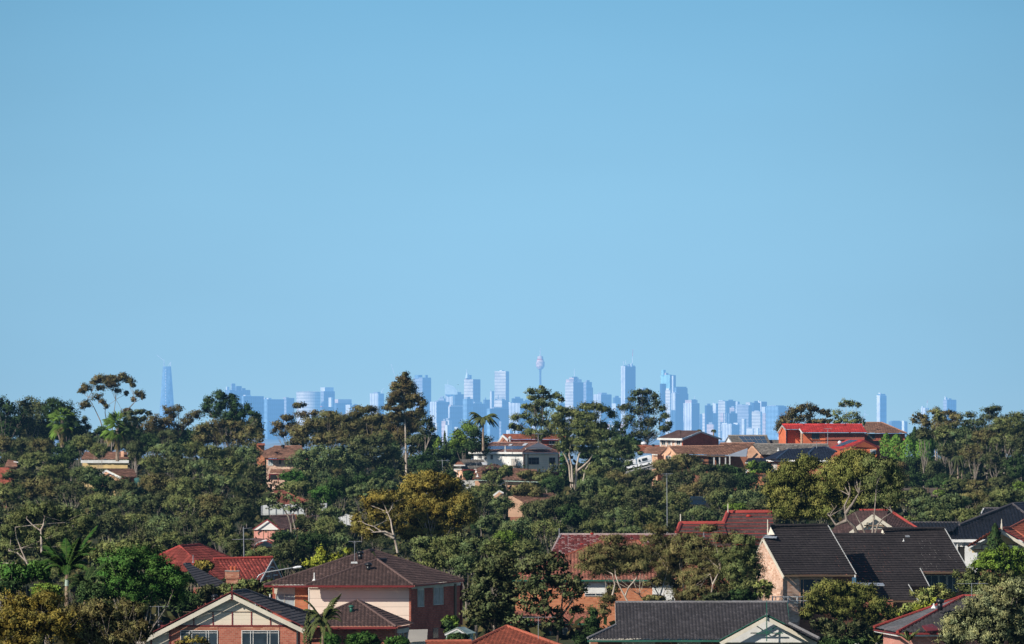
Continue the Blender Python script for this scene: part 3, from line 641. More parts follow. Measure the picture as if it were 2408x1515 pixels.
h.panel(W, 1067, 1070.5, 1373, 1460, 'timber', .12, 'downpipe'); h.panel(W, 1082, 1084, 1371, 1470, 'maroon', .14, 'downpipe')
h.panel(W, 967, 1083, 1374, 1381, 'cream_paint', .04, 'frieze')
h.panel(W, 1018, 1030, 1477, 1500, 'glass', .03, 'door')
h.walls([(700, 493), (928, 493), (966, 500), (966, 503), (700, 503)], 1479.5, 'red_brick', 493, name='porch_wall')
W = Wall((928, 493), (966, 500)); h.panel(W, 933, 960, 1478, 1487, 'cream_paint', .05, 'frieze'); h.window(W, 937, 957, 1487, 1502, (.5,), 'white_paint', 'glass', 1.2)
h.vent(847, 1295.5, 507, .27, h=.4); h.vent(866.5, 1323, 503.3, .27, h=.4); h.vent(826, 1423, 494.5, .2, 'green_trim', .3)
h.antenna(834, 1272, 1322, 507, .8, flat=True); m = MB(); q = p3.at(833, 1326); m.slab([q+Vector((-.25, -.12, -.03)), q+Vector((.25, -.12, -.03)), q+Vector((.22, .1, .1)), q+Vector((-.22, .1, .1))], (0, -.05, .06)); h.part('roof_flashing', 'pale_grey', m)
h.pipe(739, 1347, 1364, 502.2, r=.045)
# --- charcoal roofed house with green trim, bottom
h = House('brick_house', 'single storey house with long charcoal tiled roof and green trimmed white gable at the bottom', 'house', 1640, 522)
pf = Plane((1382, 1504, 515), (1922, 1504, 515), (1446, 1418, 523))
pg = Plane((1692, 1507, 511.5), (1803, 1447, 511.5), (1803, 1446.2, 521)); pgr = Plane((1922, 1507, 511.5), (1803, 1447, 511.5), (1803, 1446.2, 521))
h.roof([(pf, [[(1382, 1504), (1924, 1504), (1857, 1470), (1448, 1471)], [(1448, 1471), (1857, 1470), (1851.5, 1417.5), (1446.5, 1418.5)]]), None,
        (pg, [[(1692, 1507), (1803, 1446.5), (1803, 1446), (1790, 1449), (1700, 1500)]]),
        (pgr, [[(1922, 1508), (1930, 1503), (1857, 1465), (1803, 1446.5)]])], 'tile_charcoal', 0.26, 0.34, 0.05, 0.05,
       caps=(((1447, 1418, 523), (1851, 1417, 523)), ((1448, 1471, 518), (1382, 1502, 515)), ((1857, 1467, 518), (1926, 1502, 513)), ((1803, 1447, 511.5), (1803, 1446, 521))), capmat='tile_slate',
       gut=(((1381, 1506, 514.8), (1692, 1506, 514.8)),), gutmat='green_trim')
h.barge([(1447, 1419, 522.8), (1448.5, 1472, 518)], 'white_paint', .12); h.barge([(1851.5, 1418, 522.8), (1857.5, 1472, 518)], 'green_trim', .1)
h.barge([(1694, 1510, 511.3), (1803, 1450.5, 511.3), (1920, 1511, 511.3)], 'cream_paint', .28, .06)
h.bars([((1692, 1506, 511.25), (1803, 1446, 511.25)), ((1803, 1446, 511.25), (1925, 1507, 511.25))], 'green_trim', .07, 'barge_edge')
mb = MB(); mb.slab([P(*p) for p in [(1706, 1511, 512), (1803, 1455, 512), (1909, 1511, 512)]], (0, .15, 0)); h.part('gable', 'white_paint', mb)
h.bars([((1765, 1489, 511.6), (1842, 1489, 511.6)), ((1803, 1428, 511.1), (1803, 1508, 511.1)), ((1803, 1488, 511.6), (1779, 1472, 511.6)), ((1803, 1488, 511.6), (1827, 1472, 511.6))], 'green_trim', .075, 'truss')
m = MB(); m.lathe(P(1803, 1428, 511.1), [(.05, 0), (.05, .2), (.01, .55)], 6); h.part('finial', 'green_trim', m)
h.walls([(1386, 516), (1917, 516), (1917, 530), (1386, 530)], 1507.5, 'cream_paint', 516); W = Wall((1386, 516), (1917, 516))
for a, b in ((1388, 1462), (1541, 1592), (1648, 1690)): h.panel(W, a, b, 1508, 1560, 'brown_brick', .04, 'brick_panel')
h.vent(1582, 1412, 523.5, .26, h=.3); h.vent(1727, 1412, 523.5, .26, h=.3)
# --- big dark roofed house, right
h = House('brick_house', 'large house with two steep dark brown roofs and cream brick end gable above a balcony', 'house', 1960, 566)
pA = Plane((1843, 1351, 556), (2013.5, 1350, 558.6), (1947, 1235.5, 564.2))
pB = Plane((2222, 1243.5, 572.7), (1966, 1257.5, 568.7), (2160, 1413, 562.7))
h.roof([(pA, [[(1822.5, 1260), (1843, 1352), (2013.5, 1351), (1947, 1235.5), (1889, 1236.3)], [(1811, 1237.5), (1889, 1236.3), (1822.5, 1260)], [(1794, 1262), (1822.5, 1260), (1843, 1352)]]),
        (pB, [[(1940, 1257.5), (2078, 1257.5), (2100, 1345), (1990, 1345)], [(2074, 1244), (2222, 1243.5), (2279, 1345), (2099, 1345)],
              [(1990, 1345), (2169, 1345), (2186, 1380), (2000, 1380)], [(2000, 1380), (2140, 1380), (2160, 1412), (2020, 1412)]])], 'tile_dark', 0.34, 0.33, 0.008, 0.055,
       gut=(((1843, 1353, 556), (2013.5, 1352, 558.5)), ((2170, 1346, 565.4), (2279, 1345, 566.7)), ((2060, 1413, 561.7), (2160, 1413, 562.6))), gutmat='timber',
       caps=(((1811, 1237.5, 561.7), (1947, 1235.5, 564.2)), ((2075, 1244, 570.2), (2222, 1243.5, 572.6)), ((1960, 1257.5, 568.6), (2079, 1257.5, 570.4))))
h.bars([((1947, 1235.5, 564.1), (2013.5, 1350, 558.5)), ((2222, 1243.5, 572.5), (2280, 1344, 567.4)), ((2163.5, 1336, 565.3), (2186, 1379, 563.6)), ((2136, 1374, 563.9), (2160, 1413, 562.5)), ((1811, 1239, 561.5), (1822.5, 1257.5, 560.8))], 'pale_grey', .05, 'barge_capping')
h.barge([(1843, 1356, 555.8), (1793.5, 1265, 560), (1774, 1312, 563.2)], 'cream_paint', .22, .08)
ga = [(1841, 1356, 556.3), (1793.5, 1268, 560.2), (1776, 1312, 561.8), (1776, 1470, 561.8), (1841, 1470, 556.3)]
mb = MB(); mb.slab([P(*p) for p in ga], (.25, .25, 0)); h.part('gable', 'buff_brick', mb)
mb = MB(); mb.slab([P(*p) for p in [(1806, 1258, 561), (1812, 1240, 561.2), (1821.5, 1257.5, 560.6)]], (0, .2, 0)); h.part('gablet', 'cream_paint', mb)
mb = MB(); mb.slab([P(*p) for p in [(1794, 1263.5, 559.9), (1826, 1264.5, 559.9), (1829, 1260, 561.2), (1800, 1258.5, 561.2)]], (0, 0, -.06)); h.part('gablet_apron', 'silver_roof', mb)
h.bars([((1805, 1222, 561.3), (1805, 1258, 561.3))], 'cream_paint', .08, 'finial')
mb = MB(); mb.slab([P(*p) for p in [(2071, 1256, 570.3), (2075, 1245, 570.4), (2080.5, 1256.5, 570.2)]], (0, .2, 0)); h.part('gablet', 'cream_paint', mb)
h.walls([(1841, 556.5), (2006, 559.2), (1985, 568), (1822, 563)], 1356.5, 'brown_brick', 557); W = Wall((1841, 556.5), (2006, 559.2))
h.panel(W, 1838.5, 1880, 1356, 1470, 'buff_brick', .03, 'brick_panel'); h.panel(W, 1880, 1958, 1357.5, 1361.5, 'peach_render', .06, 'lintel')
h.window(W, 1880.5, 1918, 1361.5, 1429, (.22,), 'peach_render', 'glass', 1.3, (.47,), 'sliding_door'); h.window(W, 1919, 1957, 1361.5, 1429, (.3,), 'peach_render', 'glass', 1.3, (), 'sliding_door')
m = MB(); Wr = Wall((1812, 552.5), (1911, 554)); Wl = Wall((1812, 552.5), (1816, 560))
Wr.rect(m, 1815, 1905, 1402.5, 1404.5, 0, .07); Wr.rect(m, 1815, 1905, 1412.5, 1414, 0, .06)
for x in (1816, 1824, 1834, 1843, 1852, 1875, 1905): Wr.rect(m, x-.6, x+.6, 1402, 1414, 0, .05)
for x in (1816, 1853, 1874): Wr.rect(m, x-1, x+1, 1402, 1420, -.01, .08)
h.part('balcony_railing', 'white_paint', m)
h.panel(Wr, 1815, 1882, 1417, 1419, 'cream_paint', .08, 'balcony_edge')
h.panel(Wr, 1877.5, 1879.5, 1404, 1440, 'timber', .05, 'downpipe')
h.walls([(2100, 566.8), (2262, 569.3), (2252, 578), (2100, 578)], 1349, 'brown_brick', 566.8, name='rear_wall'); W = Wall((2100, 566.8), (2262, 569.3))
h.window(W, 2176, 2206, 1353, 1392, (.45,), 'cream_paint', 'glass', 1.2); h.window(W, 2207, 2225, 1353, 1392, (), 'cream_paint', 'glass', 1.2); h.window(W, 2227, 2252, 1353, 1392, (.5,), 'cream_paint', 'glass', 1.2)
mb = MB(); mb.slab([P(*p) for p in [(2002, 1374, 553.5), (2080, 1375.5, 553.5), (2076, 1371, 558), (2004, 1370, 558)]], (0, 0, -.1)); h.part('awning', 'silver_roof', mb)
h.panel(Wall((2003, 557.2), (2014, 557.2)), 2003.5, 2013, 1358, 1370, 'blue_panel', .1, 'awning_box'); h.panel(Wall((2003, 557.2), (2014, 557.2)), 2009, 2012, 1352, 1358, 'white_paint', .1, 'downpipe')
h.part('skylight', 'grey_metal', (lambda m: (m.slab([pB.at(*q)+Vector((0, -.08, .05)) for q in ((2129, 1265), (2140, 1265), (2138, 1261), (2128, 1261.5))], (0, 0, .03)), m)[1])(MB()))
h.pipe(2125, 1267, 1272, 564, r=.03)
# --- red roofed house, left
h = House('red_roofed_house', 'house with bright red ribbed tile roof and arched gable window on the left', 'house', 500, 626)
AP, RB = (422.5, 1285.5, 622), (470, 1282, 628)
pa = Plane(AP, (359, 1314, 622), (462, 1320, 618.5)); pb = Plane(AP, RB, (530, 1344, 622)); pc = Plane((502, 1315, 623), (641, 1311.5, 625), (614.5, 1365, 620))
h.roof([(pb, [[AP[:2], RB[:2], (541, 1312), (560, 1330), (520, 1365), (505, 1362), (462, 1319)]]), (pa, [[AP[:2], (359, 1314), (340, 1330), (430, 1345), (505, 1362), (462, 1319)]]), (pc, [[(502, 1315.5), (641, 1311.5), (614.5, 1365), (556, 1364)]])],
       'tile_red', 0.33, 0.42, 0.06, 0.04, caps=((AP, RB), ((359, 1314, 622), AP), (AP, (505, 1361, 616.5)), (RB, (541, 1312.5, 634)), ((502, 1315.3, 622.8), (641, 1311.5, 624.8))), capr=.12, capmat='tile_red_cap',
       gut=(((556, 1366, 619.3), (614.5, 1366, 619.8)),), gutmat='maroon')
h.barge([(613, 1365, 619.5), (641.5, 1314, 624.8), (664, 1360, 630)], 'pale_grey', .2, .08)
mb = MB(); mb.slab([P(*p) for p in [(617, 1366, 620.5), (641.5, 1319, 625), (661, 1362, 629), (661, 1420, 629), (617, 1420, 620.5)]], (-.2, .2, 0)); h.part('gable', 'brown_brick', mb)
h.walls([(520, 620.6), (615, 620.6), (657, 629), (560, 634)], 1368, 'red_brick', 620.6); W = Wall((617, 620.5), (661, 629))
m = MB()
for i in range(9):
    a = math.pi*i/8; b = math.pi*(i+1)/8
    if i < 8:
        pp = [W.hit(636-9*math.cos(q)) for q in (a, b)]; zz = [Z2(1346-13*math.sin(q), 625) for q in (a, b)]
        m.bar((pp[0].x+W.n.x*.1, pp[0].y+W.n.y*.1, zz[0]), (pp[1].x+W.n.x*.1, pp[1].y+W.n.y*.1, zz[1]), .12)
W.rect(m, 624, 632, 1354, 1357, 0, .12); W.rect(m, 641, 650, 1351, 1354, 0, .12); h.part('arch_trim', 'pale_grey', m)
h.window(W, 629, 643, 1340, 1364, (.5,), 'pale_grey', 'glass', 1.1)
# --- dark roofed house with chimney
h = House('dark_roofed_house', 'house with dark brown tile roof and brick chimney with two orange pots, left', 'house', 500, 562)
pd = Plane((432, 1327, 566), (524, 1372, 560), (445, 1327, 568)); pd = Plane((436, 1327.5, 566), (447, 1327, 569), (524, 1374, 561)); pe = Plane((436, 1327.5, 566), (380, 1352, 560), (470, 1376, 557.5))
h.roof([(pd, [[(430, 1328), (447, 1327.5), (540, 1378), (560, 1400), (520, 1400), (470, 1380)]])], 'tile_charcoal', .3, .36, caps=(((434, 1327.5, 566), (447, 1327.3, 569)),))
h.walls([(455, 562), (548, 562), (548, 572), (455, 572)], 1388, 'red_brick', 562)
c = (X2(547.5, 558), 558.6); k = 558/FD; m = MB(); wz = 16*k
m.obox((c[0]-wz, 558, 0), (1, 0), (0, -1), 0, 2*wz-.12, Z2(1420, 558), Z2(1361, 558), -.9, 0); m.obox((c[0]-wz-.08, 558, 0), (1, 0), (0, -1), 0, 2*wz+.04, Z2(1361, 558), Z2(1344, 558), -.95, .08)
ch = h.part('chimney', 'chimney_brick', m); m = MB(); m.obox((c[0]-wz-.1, 558, 0), (1, 0), (0, -1), 0, 2*wz+.08, Z2(1344, 558), Z2(1342, 558), -1, .12); h.part('chimney_cap', 'concrete', m, ch)
for x in (544, 553):
    m = MB(); m.lathe(P(x, 1342, 558.4), [(.14, 0), (.1, .1), (.11, .22), (.15, .24), (.09, .36)], 10); h.part('chimney_pot', 'terracotta', m, ch)
h.pipe(470, 1355, 1361, 562, r=.04); h.pipe(454, 1305, 1322, 568, 'grey_metal', .03, 'antenna_mast')
# --- long orange brick house behind the wattles
h = House('brick_house', 'orange brick house with salmon tiled hip roof and green gutter behind the gum trees', 'house', 1400, 596)
LE, AP, AQ, RE = (1190, 1364, 588), (1415, 1274, 596), (1500, 1274, 597), (1606, 1364, 588)
pf = Plane(LE, RE, AP); pl2 = Plane((1209, 1464, 580), (1380, 1466, 580), (1225, 1440, 585))
h.roof([(pf, [[LE[:2], RE[:2], AQ[:2], AP[:2]]]), None, (pl2, [[(1200, 1466), (1384, 1466), (1384, 1438), (1212, 1438)]])], 'tile_salmon', 0.30, 0.36, .06, .045,
       caps=((LE, AP), (AP, AQ), (AQ, RE)), capmat='tile_orange', gut=((LE, RE), ((1200, 1466.5, 579.8), (1384, 1466.5, 579.8))), gutmat='green_trim')
h.walls([(1211, 588.6), (1600, 588.6), (1600, 604), (1211, 604)], 1369, 'orange_brick', 588.6); W = Wall((1211, 588.6), (1600, 588.6))
h.panel(W, 1211, 1600, 1367, 1370.5, 'cream_paint', .1, 'frieze'); h.panel(W, 1372, 1428, 1370, 1395, 'white_paint', .06); h.window(W, 1375, 1427, 1395.5, 1402, (.5,), 'white_paint', 'glass', 1.1)
h.panel(W, 1534, 1587, 1370, 1412, 'white_paint', .06); h.panel(W, 1265, 1276, 1415, 1421, 'red_paint', .08, 'meter_box')
h.walls([(1212, 583), (1376, 583), (1376, 588.5), (1212, 588.5)], 1470, 'brown_brick', 583, name='lower_wall'); W = Wall((1212, 583), (1376, 583))
h.window(W, 1278, 1296, 1484, 1520, (.5,), 'white_paint', 'glass_pale'); h.window(W, 1313, 1336, 1476, 1520, (.5,), 'white_paint', 'glass_pale'); h.panel(W, 1296.5, 1312.5, 1472, 1530, 'buff_brick', .05, 'brick_pier'); h.panel(W, 1337, 1352, 1470, 1530, 'peach_brick', .05, 'brick_pier')
# --- mottled dark red roof behind it
h = House('red_roofed_house', 'house with dark red mottled tile roof and red roof vent above the salmon roof', 'house', 1450, 660)
pm = Plane((1299, 1297, 650), (1600, 1297, 650), (1318, 1258.5, 657))
h.roof([(pm, [[(1318, 1258.5), (1596, 1258), (1640, 1330), (1282, 1330)]])], 'tile_mottled', 0.30, 0.34, .05, .05, caps=(((1318, 1258, 657), (1596, 1258, 657)), ((1318, 1258, 657), (1297, 1300, 650))), capmat='tile_mottled')
h.walls([(1295, 652), (1600, 652), (1600, 664), (1295, 664)], 1325, 'dark_brick', 652); h.antenna(1336, 1253, 1301, 652, 1.5); h.vent(1368.5, 1278, 653, .28, 'red_paint', .4); h.vent(1392, 1253, 657, .2, 'red_paint', .2); h.pipe(1315, 1243, 1262, 655, 'grey_metal', .04)
# --- red edged roof
h = House('red_roofed_house', 'house with brown courses and thick red ridge capping, two cream finials, centre right', 'house', 1720, 706)
pm = Plane((1701, 1231, 700), (1840, 1231, 700), (1711.5, 1206, 705)); pn = Plane((1590, 1256, 694), (1740, 1256, 694), (1600, 1232, 699))
h.roof([(pm, [[(1711.5, 1206), (1815, 1205), (1825, 1300), (1682, 1300)]]), (pn, [[(1600, 1232), (1702, 1231.5), (1720, 1290), (1576, 1290)]])], 'tile_dusk', .34, .44, .02, .06,
       caps=(((1711.5, 1206, 704.8), (1815, 1205, 704.8)), ((1711.5, 1206, 704.8), (1701, 1232, 699.8)), ((1600, 1232, 698.8), (1701, 1231.5, 698.8)), ((1600, 1232, 698.8), (1590, 1257, 693.8))), capmat='tile_red_cap', capr=.22)
m = MB()
for j in range(9):
    y = 1213+j*8.6; a, b = pm.at(1709-(j*8.6+7)*.42, y), pm.at(1816+j*1., y); m.bar(a+Vector((0, -.05, .06)), b+Vector((0, -.05, .06)), .05, .05)
    if j < 7:
        y = 1238+j*8; a, b = pn.at(1597-(j*8+6)*.42, y), pn.at(1703+j*3, y); m.bar(a+Vector((0, -.05, .06)), b+Vector((0, -.05, .06)), .05, .05)
h.part('tile_edge', 'red_paint', m, h.r)
h.walls([(1590, 697), (1830, 697), (1830, 708), (1590, 708)], 1292, 'red_brick', 697)
h.vent(1761, 1210, 703, .3, 'red_paint', .4)
for x, y0, y1 in ((1711.5, 1185, 1207), (1600, 1209, 1232)): h.bars([((x, y0, 704), (x, y1, 704))], 'cream_paint', .1, 'finial')
h.pipe(1655, 1243, 1262, 692, 'grey_metal', .04); h.pipe(1763, 1284, 1300, 690, 'grey_metal', .03)
# --- brown roof with white gable seen under the big gum
h = House('brown_roofed_house', 'house with brown tile roof and white edged gable seen between gum trunks', 'house', 2050, 646)
pl_ = Plane((1955, 1255, 640), (2060, 1255, 640), (2023, 1201, 648)); pr_ = Plane((2060, 1200, 646), (2100, 1207, 647), (2156, 1243, 641)); pr_ = Plane((2088, 1206, 648), (2156, 1243, 640), (2090, 1245, 638))
pq = Plane((2000, 1262, 636), (2110, 1262, 636), (2050, 1240, 640))
h.roof([(pl_, [[(1940, 1262), (2075, 1262), (2088, 1201), (2020, 1201), (1990, 1215)]]), None, (pr_, [[(2085, 1204), (2100, 1206), (2160, 1245), (2085, 1250)]]), (pq, [[(2000, 1264), (2110, 1264), (2095, 1242), (2020, 1242)]])], 'tile_dusk', .32, .4, .03, .06,
       caps=(((2020, 1201, 648), (2088, 1201, 648)), ((2100, 1206, 647), (2158, 1244, 640))), capmat='tile_red_cap', capr=.12)
h.barge([(1999, 1251, 634.6), (2053.5, 1209, 634.6), (2104, 1244, 634.6)], 'cream_paint', .3, .1)
mb = MB(); mb.slab([P(*p) for p in [(2010, 1247, 635), (2053.5, 1214, 635), (2096, 1243, 635)]], (0, .2, 0)); h.part('gable', 'cream_paint', mb); h.bars([((2032, 1236, 634.8), (2080, 1236, 634.8)), ((2039, 1226, 634.8), (2039, 1243, 634.8)), ((2077, 1230, 634.8), (2077, 1243, 634.8))], 'timber', .1)
h.walls([(2005, 636.5), (2100, 636.5), (2140, 650), (1960, 650)], 1255, 'red_brick', 636.5)
# --- glossy black tile roof, right
h = House('black_roofed_house', 'white walled house with glossy black tile roof at the right edge', 'house', 2330, 656)
pk = Plane((2240, 1268, 648), (2420, 1268, 648), (2381, 1186, 660)); pk2 = Plane((2141, 1246, 650), (2253, 1246, 650), (2141, 1230.5, 654))
pk3 = Plane((2381, 1186, 660), (2440, 1183, 666), (2470, 1268, 655))
h.roof([(pk, [[(2238, 1268), (2424, 1268), (2424, 1222), (2381, 1187), (2349, 1197)], [(2238, 1268), (2349, 1197), (2256, 1236), (2226, 1252)]]), (pk2, [[(2141, 1230.5), (2258, 1231.5), (2240, 1252), (2141, 1252)]]), (Plane((2313, 1197, 660), (2350, 1197, 660), (2310, 1225, 654)), [[(2313.5, 1197), (2350, 1197), (2330, 1225), (2297, 1223)]]),
        (pk3, [[(2381, 1186), (2440, 1182), (2470, 1268), (2430, 1236)]])],
       'tile_gloss', .33, .42, .09, .06, caps=(((2381, 1186, 660), (2349, 1198, 657.5)), ((2314, 1197, 660), (2349, 1197, 660)), ((2381, 1186, 660), (2440, 1232, 653)), ((2141, 1230.5, 654), (2256, 1231, 654)), ((2349, 1198, 657.5), (2256, 1235, 652)), ((2381, 1186, 660), (2440, 1182, 666))), capmat='tile_charcoal', capr=.13,
       gut=(((2238, 1270, 647.5), (2420, 1270, 647.5)),), gh=.24)
h.barge([(2313, 1195, 659.7), (2303, 1215, 656)], 'white_paint', .12, .1)
h.walls([(2236, 650), (2420, 650), (2420, 662), (2160, 662)], 1273, 'white_paint', 650); W = Wall((2236, 650), (2420, 650))
h.panel(W, 2252, 2268, 1286, 1400, 'dark_void', .03, 'doorway'); h.panel(W, 2236, 2251, 1282, 1400, 'silver_roof', .03); h.panel(W, 2249.5, 2252, 1265, 1300, 'white_paint', .2, 'downpipe')
m = MB(); m.prism([(X2(2269, 645), 645), (X2(2298, 645), 645), (X2(2301, 650), 650), (X2(2269, 650), 650)], h.gz, Z2(1285, 645)); h.part('wing_wall', 'white_paint', m)
# --- yellow gable house right
h = House('brick_house', 'house with yellow timbered gable, orange hip roof and cream finial at the right edge', 'house', 2370, 606)
py = Plane((2356, 1243, 600), (2425, 1285, 600), (2375, 1242, 606)); pz = Plane((2376, 1242, 607), (2425, 1217, 616), (2440, 1280, 604))
h.roof([(py, [[(2356, 1243), (2378, 1242), (2440, 1285), (2425, 1287)]]), (pz, [[(2376, 1242), (2425, 1216), (2460, 1290), (2440, 1290)]]), (Plane((2356, 1243, 600), (2276, 1287, 600), (2370, 1242, 606)), [[(2356, 1243), (2276, 1287), (2275, 1285), (2340, 1246)]])], 'tile_orange', .3, .36, .05, .05,
       caps=(((2356, 1243, 600), (2377, 1242, 606)), ((2376, 1242, 607), (2425, 1216, 616)), ((2376, 1242, 607), (2440, 1284, 602))))
h.barge([(2278, 1291, 599.5), (2356, 1248.5, 599.5), (2430, 1292, 599.5)], 'cream_paint', .26, .08); h.bars([((2276, 1286.5, 599.4), (2356, 1243.5, 599.4)), ((2356, 1243.5, 599.4), (2428, 1285, 599.4))], 'maroon', .08, 'barge_edge')
m = MB(); m.lathe(P(2355.5, 1254, 599.2), [(.05, 0), (.09, .3), (.09, .6), (.05, .9), (.02, 1.25)], 6); h.part('finial', 'cream_paint', m)
mb = MB(); mb.slab([P(*p) for p in [(2286, 1291, 600.3), (2356, 1252, 600.3), (2424, 1291, 600.3), (2424, 1300, 600.3), (2286, 1300, 600.3)]], (0, .2, 0)); h.part('gable', 'yellow_render', mb)
W = Wall((2280, 600.3), (2430, 600.3)); h.panel(W, 2292, 2424, 1281, 1292, 'cream_board_fine', .03, 'board_band'); h.panel(W, 2290, 2424, 1280, 1281.5, 'maroon', .05, 'beam'); h.panel(W, 2286, 2424, 1291.5, 1293, 'maroon', .05, 'beam')
for x in (2309, 2383, 2405): h.panel(W, x-.8, x+.8, 1281, 1292, 'maroon', .05, 'batten')
h.walls([(2301, 601), (2424, 601), (2424, 612), (2301, 612)], 1293.5, 'brown_brick', 601); W = Wall((2301, 601), (2424, 601)); h.window(W, 2376, 2386, 1294, 1326, (.5,), 'white_paint', 'glass'); h.panel(W, 2301, 2312, 1308, 1330, 'buff_brick', .04, 'brick_panel'); h.panel(W, 2393, 2396, 1294, 1330, 'timber', .06, 'downpipe')
# --- grey roof with red ridge capping, bottom right
h = House('brick_house', 'house with low grey hip roof edged in red, with black whirling vent, bottom right', 'house', 2160, 480)
pl_ = Plane((2055, 1478, 474), (2110, 1488, 466), (2266, 1403, 479)); pf = Plane((2110, 1488, 466), (2210, 1488, 466), (2266, 1403, 479))
h.roof([(pl_, [[(2055, 1476), (2110, 1487), (2266, 1404), (2262, 1403)]])], 'tile_slate', .42, .42, .008, .015)
r2 = MB(); tile_mesh(r2, pf, [[(2110, 1488), (2420, 1488), (2350, 1403), (2266, 1403)]], .3, .34, .05, .05); h.part('roof', 'tile_charcoal', r2, cols=True)
c = MB()
for a, b in (((2110, 1487, 465.8), (2266, 1403, 478.8)), ((2055, 1475.5, 474), (2264, 1402.5, 479.5)), ((2266, 1402.5, 479), (2350, 1402.5, 479))):
    a, b = P(*a), P(*b); n = int((b-a).length/.4)
    for i in range(n): c.tube([a.lerp(b, i/n)+Vector((0, 0, .02)), a.lerp(b, (i+1.05)/n)+Vector((0, 0, .04))], [.11, .09], 7)
h.part('ridge_cap', 'tile_red_cap', c, h.r, cols=True)
g = MB(); g.bar(P(2055, 1480, 474)-Vector((0, .05, .05)), P(2110, 1490.5, 465.8)-Vector((0, .05, .02)), .1, .1); g.bar(P(2110, 1490.5, 465.7), P(2420, 1490.5, 465.7), .12, .12); h.part('gutter', 'maroon', g, h.r)
g = MB(); g.bar(P(2056, 1483.5, 474)-Vector((0, 0, .02)), P(2110, 1495, 465.9), .06, .1); g.bar(P(2110, 1495, 465.9), P(2420, 1495, 465.9), .06, .1); h.part('fascia', 'white_paint', g, h.r)
h.walls([(2077, 473), (2116, 467.2), (2400, 467.2), (2400, 485), (2085, 485)], 1490, 'pinkish_brick', 467.2)
h.vent(2210.5, 1408, 472.5, .3, h=.55); h.pipe(2196, 1419, 1429, 470.5, r=.06)
m = MB(); q = P(2181, 1481, 465.5); m.slab([P(2168, 1474, 466), P(2192, 1470, 468), P(2215, 1484, 466), P(2180, 1487, 465)], (0, 0, .08)); h.part('awning', 'maroon', m)
h.antenna(2285, 1371, 1404, 477, 1.9)
# --- orange roof at the bottom centre
h = House('brick_house', 'low orange tiled hip roof with television antenna at the bottom edge', 'house', 1190, 456)
AP = (1192, 1474, 458); po = Plane((1060, 1540, 450), (1340, 1535, 450), AP)
h.roof([(po, [[(1070, 1532), (1340, 1527), AP[:2]]]), None, (Plane((1000, 1530, 446), (1115, 1530, 446), (1020, 1510, 450)), [[(985, 1530), (1115, 1530), (1108, 1509), (1010, 1509)]])], 'tile_orange', .28, .34, .055, .05,
       caps=(((1070, 1532, 450.5), AP), (AP, (1340, 1527, 450.5)), ((1000, 1510, 450), (1108, 1509, 450))))
h.walls([(1080, 452), (1320, 452), (1320, 464), (1080, 464)], 1530, 'red_brick', 452); h.antenna(1266, 1450, 1503, 452, 1.9)
# --- garden sheds
h = House('garden_shed', 'small green and white metal shed with gable roof beside the brown roofed house', 'shed', 1085, 484)
pA_ = Plane((1047, 1490, 484), (1075, 1476, 484), (1092, 1474.5, 488)); pB_ = Plane((1099, 1491, 484), (1075, 1476, 484), (1092, 1474.5, 488))
m = MB(); m.slab([P(1045, 1491, 484), P(1075, 1476, 484), P(1092, 1475, 488), P(1062, 1489, 488)], (0, 0, .03)); m.slab([P(1099, 1492, 484), P(1075, 1476, 484), P(1092, 1475, 488), P(1120, 1489, 488)], (0, 0, .03)); h.part('roof', 'sage_metal', m)
m = MB(); m.slab([P(*p) for p in ((1049, 1491, 484.15), (1075, 1478.5, 484.15), (1096, 1491, 484.15), (1096, 1560, 484.15), (1049, 1560, 484.15))], (0, .1, 0)); m.slab([P(1096, 1491, 484.2), P(1113, 1490, 487.8), P(1113, 1560, 487.8), P(1096, 1560, 484.2)], (-.08, .05, 0)); h.part('wall', 'sage_metal', m)
h.barge([(1046, 1492, 483.95), (1075, 1478, 483.95), (1098, 1493, 483.95)], 'white_paint', .1, .04)
h.bars([((x, 1489-abs(x-1075)*-.1, 484.05), (x, 1545, 484.05)) for x in (1060, 1072, 1084, 1095)], 'green_trim', .06)
h = House('garden_shed', 'beige ribbed metal shed roof below the dark brick side wall', 'shed', 982, 482)
m = MB(); m.slab([P(958, 1508, 480), P(1004, 1506, 480), P(1006, 1480, 484), P(962, 1481, 484)], (0, 0, -.06)); h.part('roof', 'beige_sheet', m)
m = MB(); m.prism([(X2(960, 480.4), 480.4), (X2(1003, 480.4), 480.4), (X2(1003, 484), 484), (X2(962, 484), 484)], h.gz, Z2(1511, 480.4)); h.part('wall', 'white_paint', m)
# --- street lamps
def street_lamp(label, pts, Y, gy, r=.045):
    x, y = pts[0]; root = empty('street_lamp', (X2(x, Y), Y, Z2(gy, Y))); tag(root, label, 'street lamp', 'curved arm street lamps')
    m = MB(); m.tube([P(x, gy, Y), P(x, y, Y)], [r*1.7, r*1.2], 8, False); m.build('pole', 'grey_metal', root, smooth=True)
    m = MB(); m.tube([P(a, b, Y) for a, b in pts], r, 6); m.build('arm', 'grey_metal', root, smooth=True)
    a, b = P(*pts[-2], Y), P(*pts[-1], Y); d = (b-a).normalized(); m = MB(); m.tube([b-d*.1, b+d*.15, b+d*.5, b+d*.6], [.05, .1, .09, .02], 8); m.build('lamp_head', 'white_gloss', root)
street_lamp('silver street lamp arm curving over the left edge of the brown hip roof', [(601, 1372), (603, 1362), (609, 1353), (621, 1347), (650, 1342), (684, 1336), (692, 1335)], 530, 1545)
street_lamp('small far street lamp in front of the grey garage gable in the valley', [(597, 1290), (599, 1283), (604, 1277), (612, 1274), (617, 1273)], 800, 1330, .05)
